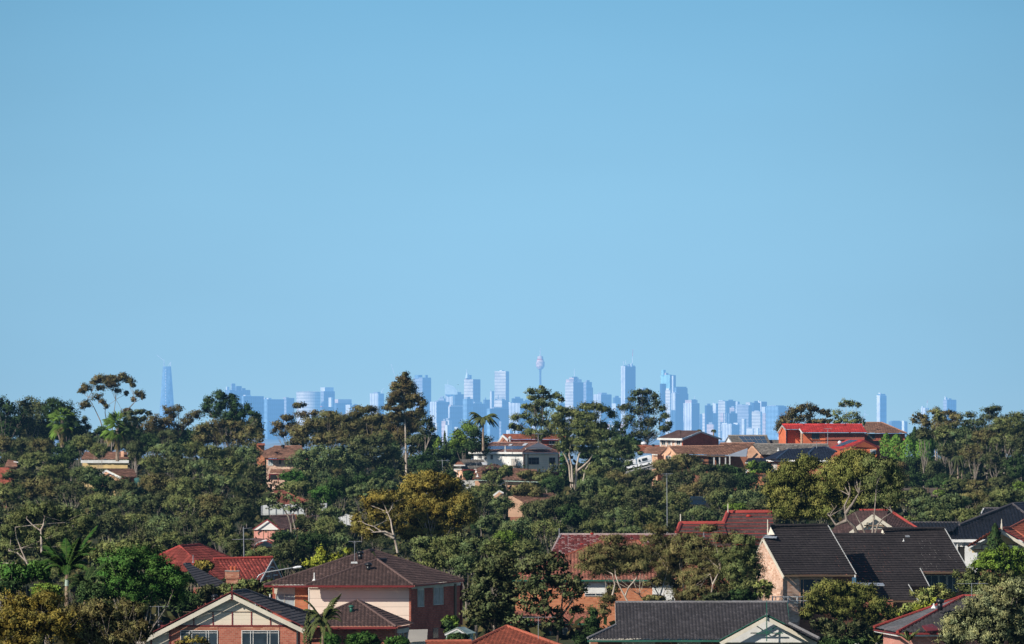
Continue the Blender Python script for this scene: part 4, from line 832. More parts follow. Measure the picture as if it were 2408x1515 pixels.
# ================================================================ houses on the ridge and in the valley
FT = dict(tw=0.5, th=0.42, amp=0.05, step=0.06)
def gface(h, pts, mat, off=(0, .2, 0), name='gable'):
    mb = MB(); mb.slab([P(*p) for p in pts], off); return h.part(name, mat, mb)
def solar(h, pl, quad, nx, ny, mat='solar_blue', fm='grey_metal', lift=.12):
    a, b, c, d = [pl.at(*q)+pl.n*lift for q in quad]; m = MB(); g = MB()
    for i in range(nx):
        for j in range(ny):
            f = lambda u, v: a.lerp(b, u).lerp(d.lerp(c, u), v)
            u0, u1, v0, v1 = i/nx, (i+.95)/nx, j/ny, (j+.95)/ny; q = [f(u0, v0), f(u1, v0), f(u1, v1), f(u0, v1)]
            m.slab([p-pl.n*.03 for p in q], -pl.n*.03); e = .04; g.slab([f(u0+e/nx, v0+e/ny), f(u1-e/nx, v0+e/ny), f(u1-e/nx, v1-e/ny), f(u0+e/nx, v1-e/ny)], -pl.n*.02)
    o = h.part('solar_panel', fm, m); h.part('solar_cells', mat, g, o)
# white two storey house
h = House('white_house', 'white and grey two storey house with blue solar panels on a mossy hip roof', 'house', 1215, 1132)
EL, EC, ER = (1102, 1063.5, 1128), (1228.5, 1064, 1116), (1313, 1063.8, 1126)
RL, RR = (1159, 1041.3, 1134), (1266, 1041, 1127)
p1, p2 = Plane(EL, EC, RR), Plane(EC, ER, RR)
h.roof([(p1, [[EL[:2], EC[:2], RR[:2], RL[:2]]]), (p2, [[EC[:2], ER[:2], RR[:2]]])], 'tile_mossy', **FT, caps=((RL, RR), (EC, RR), (RR, ER), (EL, RL)), gut=((EL, EC),), gh=.3)
g = MB(); g.bar(P(*EC)-Vector((0, 0, .15)), P(*ER)-Vector((0, 0, .15)), .13, .26); h.part('gutter', 'pale_grey', g, h.r)
m = MB(); m.slab([P(1238, 1055, 1118.5), P(1297, 1055, 1122), P(1268, 1042.5, 1124)], (-.1, -.25, .1)); h.part('gablet', 'dusk_sheet', m); h.bars([((1236, 1055.5, 1117), (1298, 1055.3, 1120.5))], 'white_paint', .12, 'gablet_trim')
solar(h, p1, ((1139, 1058), (1225, 1058.2), (1236, 1050), (1150, 1050)), 9, 1)
h.part('skylight', 'white_gloss', (lambda m: (m.slab([p1.at(*q)+Vector((0, -.1, .1)) for q in ((1228, 1049), (1236, 1049), (1242, 1044.5), (1234, 1044.5))], (0, 0, .05)), m.slab([p1.at(*q)+Vector((0, -.1, .1)) for q in ((1196, 1049), (1203, 1049), (1206, 1046.5), (1200, 1046.5))], (0, 0, .05)), m)[2])(MB()))
h.walls([(1114, 1127.8), (1230, 1117), (1230, 1132), (1130, 1140)], 1067, 'white_paint', 1122)
W = Wall((1114, 1127.8), (1230, 1117))
for x0, x1, y0, y1 in ((1125, 1133.5, 1069, 1078.5), (1139, 1145, 1069, 1081), (1154, 1160, 1069, 1081), (1181, 1187.5, 1067.5, 1072.5)): h.window(W, x0, x1, y0, y1, (.5,), 'pale_grey', 'dark_pane', .9)
h.window(W, 1203, 1218.5, 1079, 1103, (.33,), 'pale_grey', 'curtain', .9, name='balcony_door')
m = MB(); W.rect(m, 1203, 1226, 1095, 1096, 0.1, .3); [W.rect(m, x, x+.7, 1095, 1103, .2, .28) for x in range(1204, 1227, 4)]; h.part('balcony_railing', 'timber', m)
h.walls([(1230.5, 1116.8), (1315, 1127), (1310, 1140), (1232, 1132)], 1066.5, 'grey_board', 1120, zb=Z2(1111, 1122), name='side_wall')
h.walls([(1231, 1117), (1315.5, 1127.2), (1310, 1139), (1233, 1131)], 1110.8, 'dark_brick', 1122, name='base_wall')
W = Wall((1230.5, 1116.8), (1315, 1127)); h.window(W, 1242.5, 1267, 1076, 1092.5, (.28, .72), 'grey_cap', 'dark_pane', .8, (.5,)); h.window(W, 1291, 1305, 1076, 1092.5, (.5,), 'grey_cap', 'dark_pane', .8, (.5,))
for x in (1233, 1240.5, 1312): h.panel(W, x, x+1.2, 1067, 1112, 'timber', .08, 'downpipe')
h.pipe(1188, 1048, 1062, 1117, r=.07); h.antenna(1265.5, 1020, 1042, 1126, 1.3, r=.05); m = MB(); m.tube([P(1199.5, 1047, 1133), P(1199.5, 1034, 1133)], .12, 8); m.lathe(P(1199.5, 1034, 1133), [(.1, 0), (.28, .15), (.28, .35), (.05, .55)], 10); h.part('flue', 'pale_grey', m)
# house behind with orange roof
h = House('orange_roofed_house', 'long house with orange tile roof and white edged brick gable behind the white house', 'house', 1220, 1190)
po = Plane((1193, 1033, 1180), (1330, 1033, 1180), (1182, 1022, 1186))
h.roof([(po, [[(1182, 1021.5), (1330, 1021), (1340, 1033), (1194.5, 1033)]])], 'tile_far_orange', **FT, gut=(((1194, 1034, 1179.6), (1335, 1034, 1179.6)),), gutmat='maroon')
gface(h, [(1170, 1040, 1184), (1182, 1023, 1184), (1194, 1034, 1180.5), (1194, 1060, 1180.5), (1170, 1060, 1184)], 'brown_brick'); h.barge([(1170, 1040, 1182.5), (1182, 1022.5, 1182.5), (1194.5, 1035, 1179.8)], 'white_paint', .3, .1)
h.walls([(1194, 1181), (1316, 1181), (1316, 1192), (1194, 1192)], 1034, 'dark_brick', 1181); W = Wall((1194, 1181), (1335, 1181)); h.window(W, 1208, 1224, 1036.5, 1042, (.5,)); h.window(W, 1291, 1311, 1036, 1046, (.33, .66), 'grey_metal')
pl_ = Plane((1285, 1060, 1150), (1345, 1060, 1150), (1285, 1046, 1156)); h.roof([(pl_, [[(1285, 1047), (1345, 1047), (1350, 1060), (1285, 1060)]])], 'tile_far_orange', **FT)
# small brown house left of it
h = House('brown_roofed_house', 'small brick house with mossy grey brown gablet roof left of the white house', 'house', 1100, 1098)
C1, C2, C3 = (1068, 1102, 1092), (1148, 1103.5, 1090), (1086, 1100, 1088)
ph = Plane((1086, 1103, 1088), (1148, 1104, 1088), (1082, 1081, 1095)); pq = Plane((1065, 1101, 1092), (1087, 1103, 1088), (1081, 1081, 1095))
h.roof([(ph, [[(1087, 1103), (1150, 1104), (1137, 1081.5), (1081, 1080.7)]]), (pq, [[(1066, 1096), (1087, 1103), (1081, 1081), (1070, 1093)]])], 'tile_far_grey', **FT, gut=(((1086, 1104.5, 1087.6), (1120, 1104.5, 1087.6)),), gutmat='maroon')
gface(h, [(1068, 1094, 1087.5), (1080, 1081.5, 1090), (1093, 1094, 1087.5)], 'brown_brick'); h.bars([((1067, 1094.5, 1087.3), (1094, 1094.5, 1087.3)), ((1067, 1104, 1086.5), (1086, 1104, 1086.5))], 'white_paint', .2, 'fascia')
h.walls([(1065, 1090), (1090, 1088.5), (1118, 1088.5), (1118, 1100), (1068, 1100)], 1105, 'brown_brick', 1089); W = Wall((1065, 1090), (1090, 1088.5)); h.panel(W, 1065, 1090, 1106, 1128, 'peach_brick', .05, 'front_wall'); h.window(W, 1068, 1082, 1107, 1128, (.4, .6), 'white_paint', 'curtain'); h.antenna(1121, 1088, 1100, 1090, .6, r=.04)
gface(h, [(1135, 1093, 1086), (1145, 1093, 1086), (1140, 1088, 1088), (1132, 1088, 1088)], 'white_gloss', (0, 0, .06), 'skylight')
# grey fence wall + house with red brown roof in front
def wall_thing(name, label, x0, Y0, x1, Y1, yt0, yt1, mat, th=.12, cat='fence', posts=0, post='concrete'):
    X = X2(x0, Y0); r = empty(name, (X, Y0, ground_z(X, Y0))); tag(r, label, cat); a, b = P(x0, yt0, Y0), P(x1, yt1, Y1); m = MB(); hh = (1.3 if cat == 'fence' else 1.5); zb = min(a.z, b.z)-hh
    r.location.z = zb
    m.slab([(a.x, a.y, a.z-hh), (b.x, b.y, b.z-hh), b, a], (0, th, 0)); m.build('panel', mat, r)
    for i in range(posts+1):
        if not posts: break
        p = a.lerp(b, i/posts); m = MB(); m.bar((p.x, p.y-.04, zb), (p.x, p.y-.04, p.z+.08), .12); m.build('post', post, r)
    return r
wall_thing('garden_wall', 'shaded grey retaining wall below the small brown house', 1074, 1080, 1118, 1078, 1129, 1130, 'grey_render', .25, 'wall', 3)
h = House('brown_roofed_house', 'low peach brick house with dark red tile hip roof just below the white house', 'house', 1180, 1070)
pr_ = Plane((1115, 1127, 1062), (1270, 1131, 1062), (1120, 1107, 1070)); pt = Plane((1116, 1110, 1064), (1175, 1098, 1072), (1162, 1091.5, 1074))
h.roof([(pr_, [[(1115, 1127), (1270, 1131), (1262, 1105), (1180, 1100), (1122, 1107)]]), (pt, [[(1119, 1108), (1122, 1101), (1162, 1091.5), (1176, 1096), (1180, 1101)]])], 'tile_far_brown', **FT, gut=(((1115, 1128.5, 1061.6), (1270, 1133, 1061.6)),), gutmat='sage_metal')
h.walls([(1117, 1063), (1266, 1063), (1266, 1074), (1117, 1074)], 1130, 'peach_brick', 1063); W = Wall((1117, 1063), (1266, 1063)); h.window(W, 1168, 1190, 1134, 1146, (.5,), 'white_paint', 'curtain'); h.pipe(1123, 1114, 1121, 1062, r=.07); h.panel(W, 1262, 1266, 1130, 1180, 'dark_void', .02)
h = House('peach_house', 'peach rendered house corner with white edged gable buried in bush below the white house', 'house', 1215, 905)
gface(h, [(1160, 1170, 900), (1173, 1153, 900), (1185, 1160, 900), (1180, 1180, 900)], 'peach_render'); h.barge([(1160, 1164, 899.6), (1174, 1153, 899.6), (1184, 1158, 899.6)], 'white_paint', .2, .1)
gface(h, [(1195, 1168, 899), (1205, 1167, 899), (1231, 1182, 899), (1232, 1216, 899), (1195, 1216, 899)], 'peach_render'); pp_ = Plane((1231, 1184, 898), (1330, 1184, 900), (1210, 1168, 904)); h.roof([(pp_, [[(1205, 1166), (1300, 1160), (1330, 1184), (1232, 1184)]])], 'tile_far_brown', **FT)
h.walls([(1233, 901), (1320, 902), (1320, 910), (1200, 910)], 1185, 'brown_brick', 901)
# long brown complex
h = House('brick_house', 'long brown roofed brick house whose upper storey has a dark brick gable wall', 'house', 1640, 1112)
UL, UC, UR = (1545.6, 1030.7, 1104), (1604, 1031.5, 1098), (1696, 1031, 1108)
pU = Plane(UL, UC, (1594, 1013, 1107)); pV = Plane((1604, 1031.5, 1098), (1648, 1013.5, 1103), (1594, 1013, 1108))
h.roof([(pU, [[UL[:2], (1600, 1031), (1600, 1013), (1592, 1013)]]), (pV, [[(1598, 1031.5), (1606, 1031.5), (1649, 1013.5), (1594, 1012.8)]])], 'tile_dusk', **FT, gut=((UL, UC),), gh=.3)
gface(h, [(1606, 1033, 1099), (1648, 1015, 1103), (1690, 1031, 1107.5), (1690, 1062, 1107.5), (1606, 1062, 1099)], 'dark_brick', (-.2, .2, 0)); h.barge([(1604, 1033, 1098), (1648, 1014, 1102), (1697, 1031.5, 1107)], 'pale_grey', .25, .1)
h.walls([(1553, 1104.5), (1605, 1099.2), (1606, 1110), (1560, 1110)], 1034.5, 'buff_brick', 1100, name='upper_wall'); W = Wall((1553, 1104.5), (1605, 1099.2))
h.panel(W, 1553, 1605, 1034.5, 1036, 'white_paint', .1, 'frieze')
for a, b in ((1556.5, 1565), (1571.5, 1577.5), (1592, 1600.5)): h.window(W, a, b, 1036, 1046.5, (.5,), 'white_paint', 'glass', .8)
for x in (1554, 1568, 1580, 1589, 1603): h.panel(W, x-1, x+1, 1035, 1062, 'white_paint', .12, 'mullion')
pL = Plane((1619, 1068.5, 1090), (1711, 1071, 1090), (1575, 1050.5, 1098)); pL = Plane((1590, 1067.5, 1090), (1665, 1069.5, 1090), (1640, 1050, 1098))
pM = Plane((1662, 1070, 1089), (1710, 1071, 1089), (1740, 1043, 1101))
h.roof([(pL, [[(1574, 1050.7), (1702, 1049), (1662, 1069.7), (1589, 1067.5)]]), (pM, [[(1662, 1070), (1709, 1071), (1752, 1060), (1775, 1042.4), (1694, 1043.3)]])], 'tile_far_brown', **FT,
       caps=(((1574, 1050.7, 1098), (1702, 1049, 1098)), ((1694, 1043, 1101), (1775, 1042.4, 1101))), gut=(((1590, 1069, 1089.6), (1662, 1071, 1089.6)), ((1662, 1071.5, 1088.6), (1709, 1072.5, 1088.6))), gutmat='timber')
gface(h, [(1561, 1067, 1092), (1574, 1053, 1092), (1588, 1066, 1090.5), (1588, 1110, 1090.5), (1561, 1110, 1092)], 'peach_brick'); h.barge([(1556.5, 1070, 1091.2), (1573.5, 1051.5, 1091.2), (1590, 1068, 1089.8)], 'peach_brick', .22, .1)
h.window(Wall((1561, 1092), (1588, 1090.5)), 1566, 1578, 1072, 1084, (.5,), 'pale_grey', 'glass')
h.walls([(1589, 1090.8), (1706, 1090.8), (1706, 1102), (1589, 1102)], 1071, 'brown_brick', 1090.8); W = Wall((1589, 1090.8), (1706, 1090.8)); h.window(W, 1642, 1655, 1079, 1086, (.5,), 'timber'); h.panel(W, 1666, 1680, 1073, 1100, 'dark_void', .03, 'verandah_opening'); h.panel(W, 1684, 1696, 1073, 1100, 'dark_void', .03, 'verandah_opening')
h.walls([(1706, 1092), (1758, 1092), (1758, 1104), (1706, 1104)], 1072.5, 'brown_brick', 1092, name='wing_wall'); h.bars([((x, 1072, 1088.8), (x, 1095, 1088.8)) for x in (1679, 1692, 1706, 1716)], 'pale_grey', .2, 'verandah_post')
gface(h, [(1709, 1071.5, 1087), (1755, 1073, 1087), (1758, 1063, 1090), (1758, 1054, 1092)], 'silver_roof', (0, 0, -.1), 'awning')
pW = Plane((1514, 1068, 1100), (1560, 1070, 1094), (1530, 1051.5, 1106)); h.roof([(pW, [[(1510, 1066), (1552, 1070), (1573, 1051), (1520, 1051.5)]])], 'tile_far_brown', **FT)
h.walls([(1533, 1098), (1546, 1096), (1562, 1099), (1548, 1104)], 1068.5, 'peach_brick', 1097, name='end_wall'); gface(h, [(1533, 1068, 1097), (1546.5, 1069, 1095), (1546.5, 1071, 1095), (1533, 1070, 1097)], 'white_paint', name='fascia')
pX = Plane((1490, 1058, 1120), (1553, 1058, 1120), (1500, 1047, 1126)); h.roof([(pX, [[(1488, 1062), (1492, 1047.5), (1553, 1047.5), (1553, 1062)]])], 'tile_far_orange', **FT); h.vent(1536, 1045, 1123, .3, h=.4); m = MB(); m.lathe(P(1514, 1047, 1122), [(.3, 0), (.5, .2), (.4, .5), (.05, .6)], 10); h.part('roof_dome', 'white_gloss', m)
# solar roof house
h = House('grey_roofed_house', 'grey roofed skyline house with a double row of black solar panels and white gable end', 'house', 1755, 1172)
ps = Plane((1725, 1043.5, 1160), (1812, 1043.5, 1160), (1712, 1025.8, 1168))
h.roof([(ps, [[(1712.5, 1025.7), (1804, 1025.4), (1812, 1045), (1725, 1045)]]), None, (Plane((1800, 1046, 1164), (1840, 1046, 1164), (1800, 1035, 1168)), [[(1800, 1035.5), (1832, 1035.5), (1832, 1046), (1800, 1046)]])], 'tile_far_grey', **FT, caps=(((1712, 1025.5, 1168), (1804, 1025.2, 1168)),), capr=.16)
solar(h, ps, ((1750, 1043), (1806, 1043.8), (1797, 1026.8), (1735, 1026.8)), 5, 2, 'solar_black')
gface(h, [(1703, 1043, 1164), (1712, 1027.5, 1167), (1723, 1043.5, 1161), (1723, 1070, 1161), (1703, 1070, 1164)], 'white_board'); h.barge([(1702, 1043.5, 1163), (1712, 1026.5, 1167), (1725, 1044.5, 1160)], 'grey_cap', .15, .1); h.walls([(1724, 1162), (1806, 1162), (1806, 1172), (1724, 1172)], 1046, 'brown_brick', 1162)
# peach gable with grey roof
h = House('grey_roofed_house', 'house with peach gable and long weathered grey roof before the long red house', 'house', 1830, 1116)
pg_ = Plane((1789, 1068, 1108), (1960, 1062, 1108), (1771, 1045.7, 1116))
h.roof([(pg_, [[(1770, 1045.5), (1946, 1045.5), (1962, 1070), (1789, 1070)]])], 'tile_far_grey', **FT, caps=(((1770, 1045.5, 1116), (1946, 1045.5, 1116)),), capr=.13)
gface(h, [(1755, 1063, 1109), (1769, 1049, 1109), (1788, 1069, 1109), (1788, 1100, 1109), (1755, 1100, 1109)], 'peach_brick'); h.barge([(1750.6, 1066.5, 1108), (1769, 1047.4, 1108), (1789, 1070, 1107.5)], 'peach_brick', .25, .1); h.walls([(1789, 1109), (1955, 1109), (1955, 1118), (1789, 1118)], 1069, 'brown_brick', 1109); h.pipe(1830, 1053, 1060, 1110, r=.08)
# long red house
h = House('red_brick_house', 'long two storey orange and plum brick house with vivid red tile roof on the ridge', 'house', 1935, 1166)
pr1 = Plane((1845, 1009.5, 1152.5), (1885, 1009.5, 1152.5), (1839, 999.3, 1156)); pr2 = Plane((1885, 1017, 1148), (2039, 1017.5, 1148), (1876, 999.5, 1155.5))
h.roof([(pr1, [[(1839, 999.3), (1882, 999.3), (1882, 1009.5), (1847.5, 1009.5)]]), (pr2, [[(1878, 999.3), (2027, 999.3), (2039, 1017.5), (1886, 1017.3), (1880, 1008.5)]])], 'tile_far_red', tw=.42, th=.4, amp=.05, step=.05, caps=(((1839, 999, 1156), (2027, 999, 1156)),), capr=.14,
       gut=(((1847, 1010.5, 1152), (1880, 1010.5, 1152)), ((1886, 1018.5, 1147.6), (2039, 1018.7, 1147.6))), gutmat='dark_void', gh=.12)
gface(h, [(1831, 1013, 1155), (1839, 1001, 1154), (1848, 1010, 1153), (1848.5, 1060, 1153), (1831, 1060, 1156)], 'coral_brick'); h.barge([(1828, 1017, 1154.5), (1839, 1000, 1153.5), (1848, 1011, 1152)], 'grey_render', .2, .1); h.barge([(1880, 1008, 1149), (1887, 1018.5, 1147.4)], 'white_paint', .2, .1)
h.walls([(1848.5, 1154.5), (1882, 1154.5), (1882, 1164), (1848.5, 1164)], 1010.5, 'coral_brick', 1154.5); h.walls([(1882, 1149), (1941, 1149), (1941, 1164), (1882, 1164)], 1018, 'coral_brick', 1149); h.walls([(1941, 1148.9), (2033, 1148.9), (2033, 1164), (1941, 1164)], 1018, 'plum_brick', 1149, name='wall', label='plum coloured brick wall at the right end')
W = Wall((1882, 1149), (2033, 1149)); h.panel(W, 1882, 1886.5, 1018, 1060, 'peach_render', .1, 'corner_pier'); h.window(W, 1908.5, 1927, 1018.7, 1033.5, (.5,), 'timber', 'glass', .7); h.window(W, 1952.7, 1962.7, 1018.7, 1033, (.5,), 'timber', 'curtain', .7); h.panel(Wall((1848.5, 1154.5), (1882, 1154.5)), 1848.5, 1851.5, 1010.5, 1060, 'dark_void', .1, 'downpipe')
for x in (1888, 1985): h.vent(x, 996.5, 1155, .35, 'red_paint', .3)
h.antenna(1946.5, 1008, 1046, 1140, 1.1, r=.06)
# brown hip house right of it
h = House('brown_roofed_house', 'dark brick house with brown hip roof behind the right end of the long red house', 'house', 2080, 1176)
pb_ = Plane((2039, 1019, 1160), (2131, 1019, 1160), (2037, 994.5, 1168)); pc_ = Plane((2131, 1019, 1160), (2160, 1014, 1178), (2074, 994.5, 1168))
h.roof([(pb_, [[(2030, 1005), (2037, 994.3), (2074, 994.5), (2131, 1019), (2038, 1019)]])], 'tile_far_brown', tw=.42, th=.4, amp=.06, step=.06, caps=(((2037, 994, 1168), (2074, 994.2, 1168)), ((2074, 994.2, 1168), (2132, 1019, 1160))), gut=(((2036, 1020, 1159.6), (2131, 1020, 1159.6)),), gutmat='dark_void', gh=.12)
h.walls([(2030, 1161), (2128, 1161), (2128, 1176), (2030, 1176)], 1020.5, 'dark_brick', 1161); W = Wall((2030, 1161), (2128, 1161)); h.window(W, 2039, 2058, 1020.7, 1033.5, (.5,), 'timber'); h.window(W, 2098, 2114, 1021, 1030, (.5,), 'timber'); h.antenna(2028, 980, 1000, 1160, .5, r=.05)
h.roof([(Plane((2050, 1050, 1150), (2075, 1050, 1150), (2045, 1039, 1156)), [[(2045, 1039), (2075, 1039), (2075, 1052), (2052, 1052)]])], 'tile_far_brown', **FT)
# small red hip in front
h = House('red_brick_house', 'smaller red brick house with slanted solar panels on its red roof before the long house', 'house', 2020, 1140)
pz_ = Plane((1952, 1055, 1134), (1995, 1056, 1126), (2032, 1034.6, 1128)); pz_ = Plane((1952.7, 1055, 1132), (1990, 1056, 1127), (1992, 1034.5, 1140)); pz_ = Plane((1952, 1054.5, 1132), (1998, 1052, 1128), (2032, 1034.4, 1134))
h.roof([(pz_, [[(1952.7, 1054.3), (1975, 1056), (2003, 1049), (2033, 1034.6), (1992, 1034.3), (1968, 1046)]])], 'tile_far_red', **FT)
solar(h, pz_, ((1963, 1051), (1979, 1050.5), (2020, 1036), (1997, 1035.8)), 3, 3, 'solar_black')
gface(h, [(1975, 1057.5, 1127), (2003, 1050, 1126.5), (2032, 1036, 1126.5), (2069, 1052, 1127.5), (2062, 1054, 1127.5), (2062, 1100, 1127.5), (1975, 1100, 1127)], 'coral_brick'); h.barge([(1975, 1057, 1126), (2003, 1050, 1125.5), (2032.5, 1035, 1125.5), (2071, 1053, 1126.5)], 'maroon', .25, .3)
h.window(Wall((1975, 1127), (2062, 1127.5)), 2046, 2059.7, 1057, 1067.5, (.5,), 'white_paint', 'glass_pale', .9); h.walls([(1965, 1130), (2060, 1129), (2060, 1142), (1980, 1142)], 1058, 'coral_brick', 1130)
m = MB(); m.lathe(P(1974.5, 1043.5, 1131), [(.2, -.1), (.35, .15), (.25, .4), (.03, .5)], 10); h.part('roof_dome', 'white_gloss', m)
# navy hip house
h = House('navy_roofed_house', 'brick house with dark navy hip roof and white gutter above the big gum', 'house', 1880, 1082)
LC, RC = (1797, 1080, 1074), (1945, 1081, 1072)
pn1 = Plane((1825, 1080.5, 1070), (1900, 1081, 1070), (1860, 1056.5, 1079)); pn2 = Plane((1905, 1081, 1068), (1946, 1081, 1068), (1925, 1053.5, 1079)); pn3 = Plane((1798, 1079, 1074), (1826, 1080.5, 1070), (1857, 1057, 1079)); pn4 = Plane((1946, 1081, 1068), (1966, 1063, 1078), (1942, 1052.6, 1080))
h.roof([(pn1, [[(1825, 1080.5), (1906, 1081), (1913, 1054), (1855, 1057)]]), (pn3, [[(1795, 1080), (1825, 1080.5), (1855, 1057), (1830, 1063)]]), (pn2, [[(1906, 1081), (1946, 1081), (1966, 1063), (1942, 1052.6), (1915, 1053.5), (1902, 1066)]])], 'tile_navy', tw=.42, th=.4, amp=.06, step=.06,
       caps=(((1825, 1080, 1070), (1855, 1057, 1079)), ((1906, 1080.5, 1068), (1902, 1066, 1073)), ((1902, 1066, 1073), (1915, 1054, 1079)), ((1915, 1053.5, 1079), (1942, 1052.6, 1080)), ((1942, 1052.6, 1080), (1967, 1063, 1077))), gut=(((1795, 1082, 1073.6), (1906, 1082.5, 1067.6)), ((1906, 1082.5, 1067.6), (1946, 1083, 1067.6))), gh=.28, capr=.16)
h.walls([(1803, 1074), (1906, 1069), (1944, 1069), (1950, 1084), (1810, 1084)], 1084, 'orange_brick', 1070); W = Wall((1803, 1074), (1906, 1069)); h.window(W, 1856, 1874, 1087, 1098, (.5,), 'white_paint', 'glass_pale'); h.window(W, 1816, 1828, 1090, 1112, (.5,), 'white_paint', 'curtain'); h.antenna(1920.5, 1039, 1054, 1078, 1.1, r=.05)
# small house with deck
h = House('orange_brick_house', 'small orange brick house with white deck railing partly hidden by trees', 'house', 1775, 1072)
h.walls([(1757, 1066), (1800, 1066), (1800, 1076), (1757, 1076)], 1087, 'orange_brick', 1066); W = Wall((1757, 1066), (1800, 1066)); h.window(W, 1772, 1783, 1090, 1101, (.5,), 'white_paint', 'glass_pale'); m = MB(); W.rect(m, 1752, 1792, 1104.5, 1109, .8, .9); W.rect(m, 1752, 1756, 1104, 1118, .8, .9); h.part('deck_railing', 'white_paint', m)
pk_ = Plane((1752, 1088, 1064), (1804, 1088, 1064), (1760, 1078, 1070)); h.roof([(pk_, [[(1752, 1088), (1804, 1088), (1798, 1078), (1760, 1078)]])], 'tile_navy', **FT); g = MB(); g.bar(P(1752, 1089, 1063.5), P(1804, 1089, 1063.5), .15, .2); h.part('gutter', 'white_paint', g, h.r)
# left of the picture
h = House('brick_house', 'yellow walled house with long brown tile roof and white fascia behind the fan palm', 'house', 245, 1090)
pa_ = Plane((192, 1080.5, 1080), (302, 1080.5, 1080), (200, 1063.5, 1088)); h.roof([(pa_, [[(200, 1063.5), (298, 1063.5), (303, 1080.5), (190, 1080.5)]])], 'tile_far_brown', **FT, gut=(((190, 1083, 1079.5), (303, 1083, 1079.5)),), gh=.45); h.walls([(194, 1081), (300, 1081), (300, 1092), (194, 1092)], 1085, 'yellow_render', 1081)
h.part('chimney', 'peach_brick', (lambda m: (m.prism([(X2(x, Y), Y) for x, Y in ((284, 1082), (291, 1082), (291, 1084), (284, 1084))], Z2(1075, 1082), Z2(1061, 1082)), m)[1])(MB()))
h = House('peach_house', 'low house with peach gable wall and dark brown tile roof below the fan palm', 'house', 265, 1008)
pb_ = Plane((285, 1122, 1000), (320, 1122, 1001), (252, 1104, 1007)); h.roof([(pb_, [[(251, 1103.5), (315, 1104), (322, 1122), (285, 1122)]])], 'tile_far_brown', **FT); gface(h, [(233, 1117, 1002), (250, 1106, 1002), (283, 1121, 1001), (283, 1150, 1001), (233, 1150, 1002)], 'peach_brick'); h.barge([(227, 1118.5, 1001.3), (250, 1104.5, 1001.3), (286, 1123, 1000.3)], 'white_paint', .28, .1); h.walls([(284, 1002), (318, 1002), (318, 1010), (284, 1010)], 1123, 'dark_brick', 1002)
h = House('brick_house', 'two storey cream brick house with brown hip roof, satellite dish and lower verandah', 'house', 655, 1092)
pc_ = Plane((614, 1078.5, 1080), (720, 1077.5, 1080), (644, 1050, 1090)); h.roof([(pc_, [[(608, 1066), (644.5, 1050), (709, 1050), (725, 1078), (624, 1078.5)]]), None, (Plane((634, 1113, 1074), (676, 1113, 1074), (640, 1104, 1079)), [[(637, 1104), (690, 1104), (690, 1113), (634, 1113)]])], 'tile_far_brown', **FT, gut=(((624, 1079.5, 1079.6), (724, 1079, 1079.6)), ((634, 1114.5, 1073.6), (690, 1114.5, 1073.6))), gutmat='maroon', caps=(((644.5, 1050, 1090), (709, 1050, 1090)),))
h.walls([(626, 1081.5), (720, 1081.5), (720, 1094), (626, 1094)], 1080, 'buff_brick', 1081.5); W = Wall((626, 1081.5), (720, 1081.5)); h.window(W, 630, 642, 1081, 1095, (.5,), 'white_paint', 'glass_pale'); h.window(W, 656, 661, 1080, 1092, (), 'timber', 'glass'); h.panel(W, 632, 672, 1115, 1128, 'dark_void', .05, 'verandah_opening'); h.bars([((x, 1114, 1074.2), (x, 1134, 1074.2)) for x in (634, 654, 688)], 'maroon', .16, 'verandah_post')
m = MB(); c = P(651, 1065, 1083); m.tube([c-Vector((0, 0, .6)), c], .05, 5); m.lathe(c, [(.08, -.05), (.4, .05), (.55, .2), (.5, .2), (.3, .1), (.05, .02)], 12); h.part('satellite_dish', 'black_metal', m); h.vent(665, 1046, 1088, .35, h=.45)
h = House('orange_brick_house', 'sliver of an orange brick house left of the two storey cream brick house', 'house', 610, 1120); h.walls([(604, 1112), (622, 1112), (622, 1120), (604, 1120)], 1048, 'orange_brick', 1112); h.roof([(Plane((602, 1048, 1111), (624, 1048, 1111), (606, 1042, 1116)), [[(606, 1043), (622, 1043), (624, 1048.5), (602, 1048.5)]])], 'tile_far_orange', **FT)
h = House('red_roofed_house', 'dark red tile roof corner with white eave at the left edge of the bush', 'house', 20, 1010); h.roof([(Plane((15, 1099, 1000), (42, 1098, 1000), (22, 1084, 1006)), [[(10, 1099), (41, 1099), (38, 1085), (18, 1082)]])], 'tile_far_brown', **FT, gut=(((32, 1085, 999), (43, 1086.5, 999)),)); h.walls([(0, 1002), (38, 1002), (38, 1008), (0, 1008)], 1100, 'dark_brick', 1002)
# valley
h = House('brick_house', 'salmon brick house with white gable and dark red roof in the valley left of centre', 'house', 640, 852)
RL2, RR2 = (636, 1214.5, 846), (694, 1214.5, 850)
pd_ = Plane((659, 1244, 840), (700, 1243, 843), (640, 1214.5, 848)); h.roof([(pd_, [[(632, 1214.5), (694, 1214.5), (700, 1243), (659.5, 1244.5)]]), None, (Plane((720, 1236, 846), (790, 1236, 846), (720, 1213, 852)), [[(717, 1213.5), (776, 1213), (790, 1223), (790, 1236), (717, 1236)]])], 'tile_dusk', tw=.4, th=.4, amp=.04, step=.05, caps=(((636, 1214, 848), (694, 1214, 850)),), gut=(((659.5, 1245.5, 839.8), (700, 1244, 842.8)),), gutmat='maroon')
gface(h, [(594, 1245, 842.5), (629, 1221, 841), (659, 1244.5, 840.3), (659, 1246, 840.3), (594, 1246, 842.5)], 'white_board'); h.barge([(595, 1244, 842), (629, 1221, 840.6), (660, 1245, 839.8)], 'maroon', .15, .1)
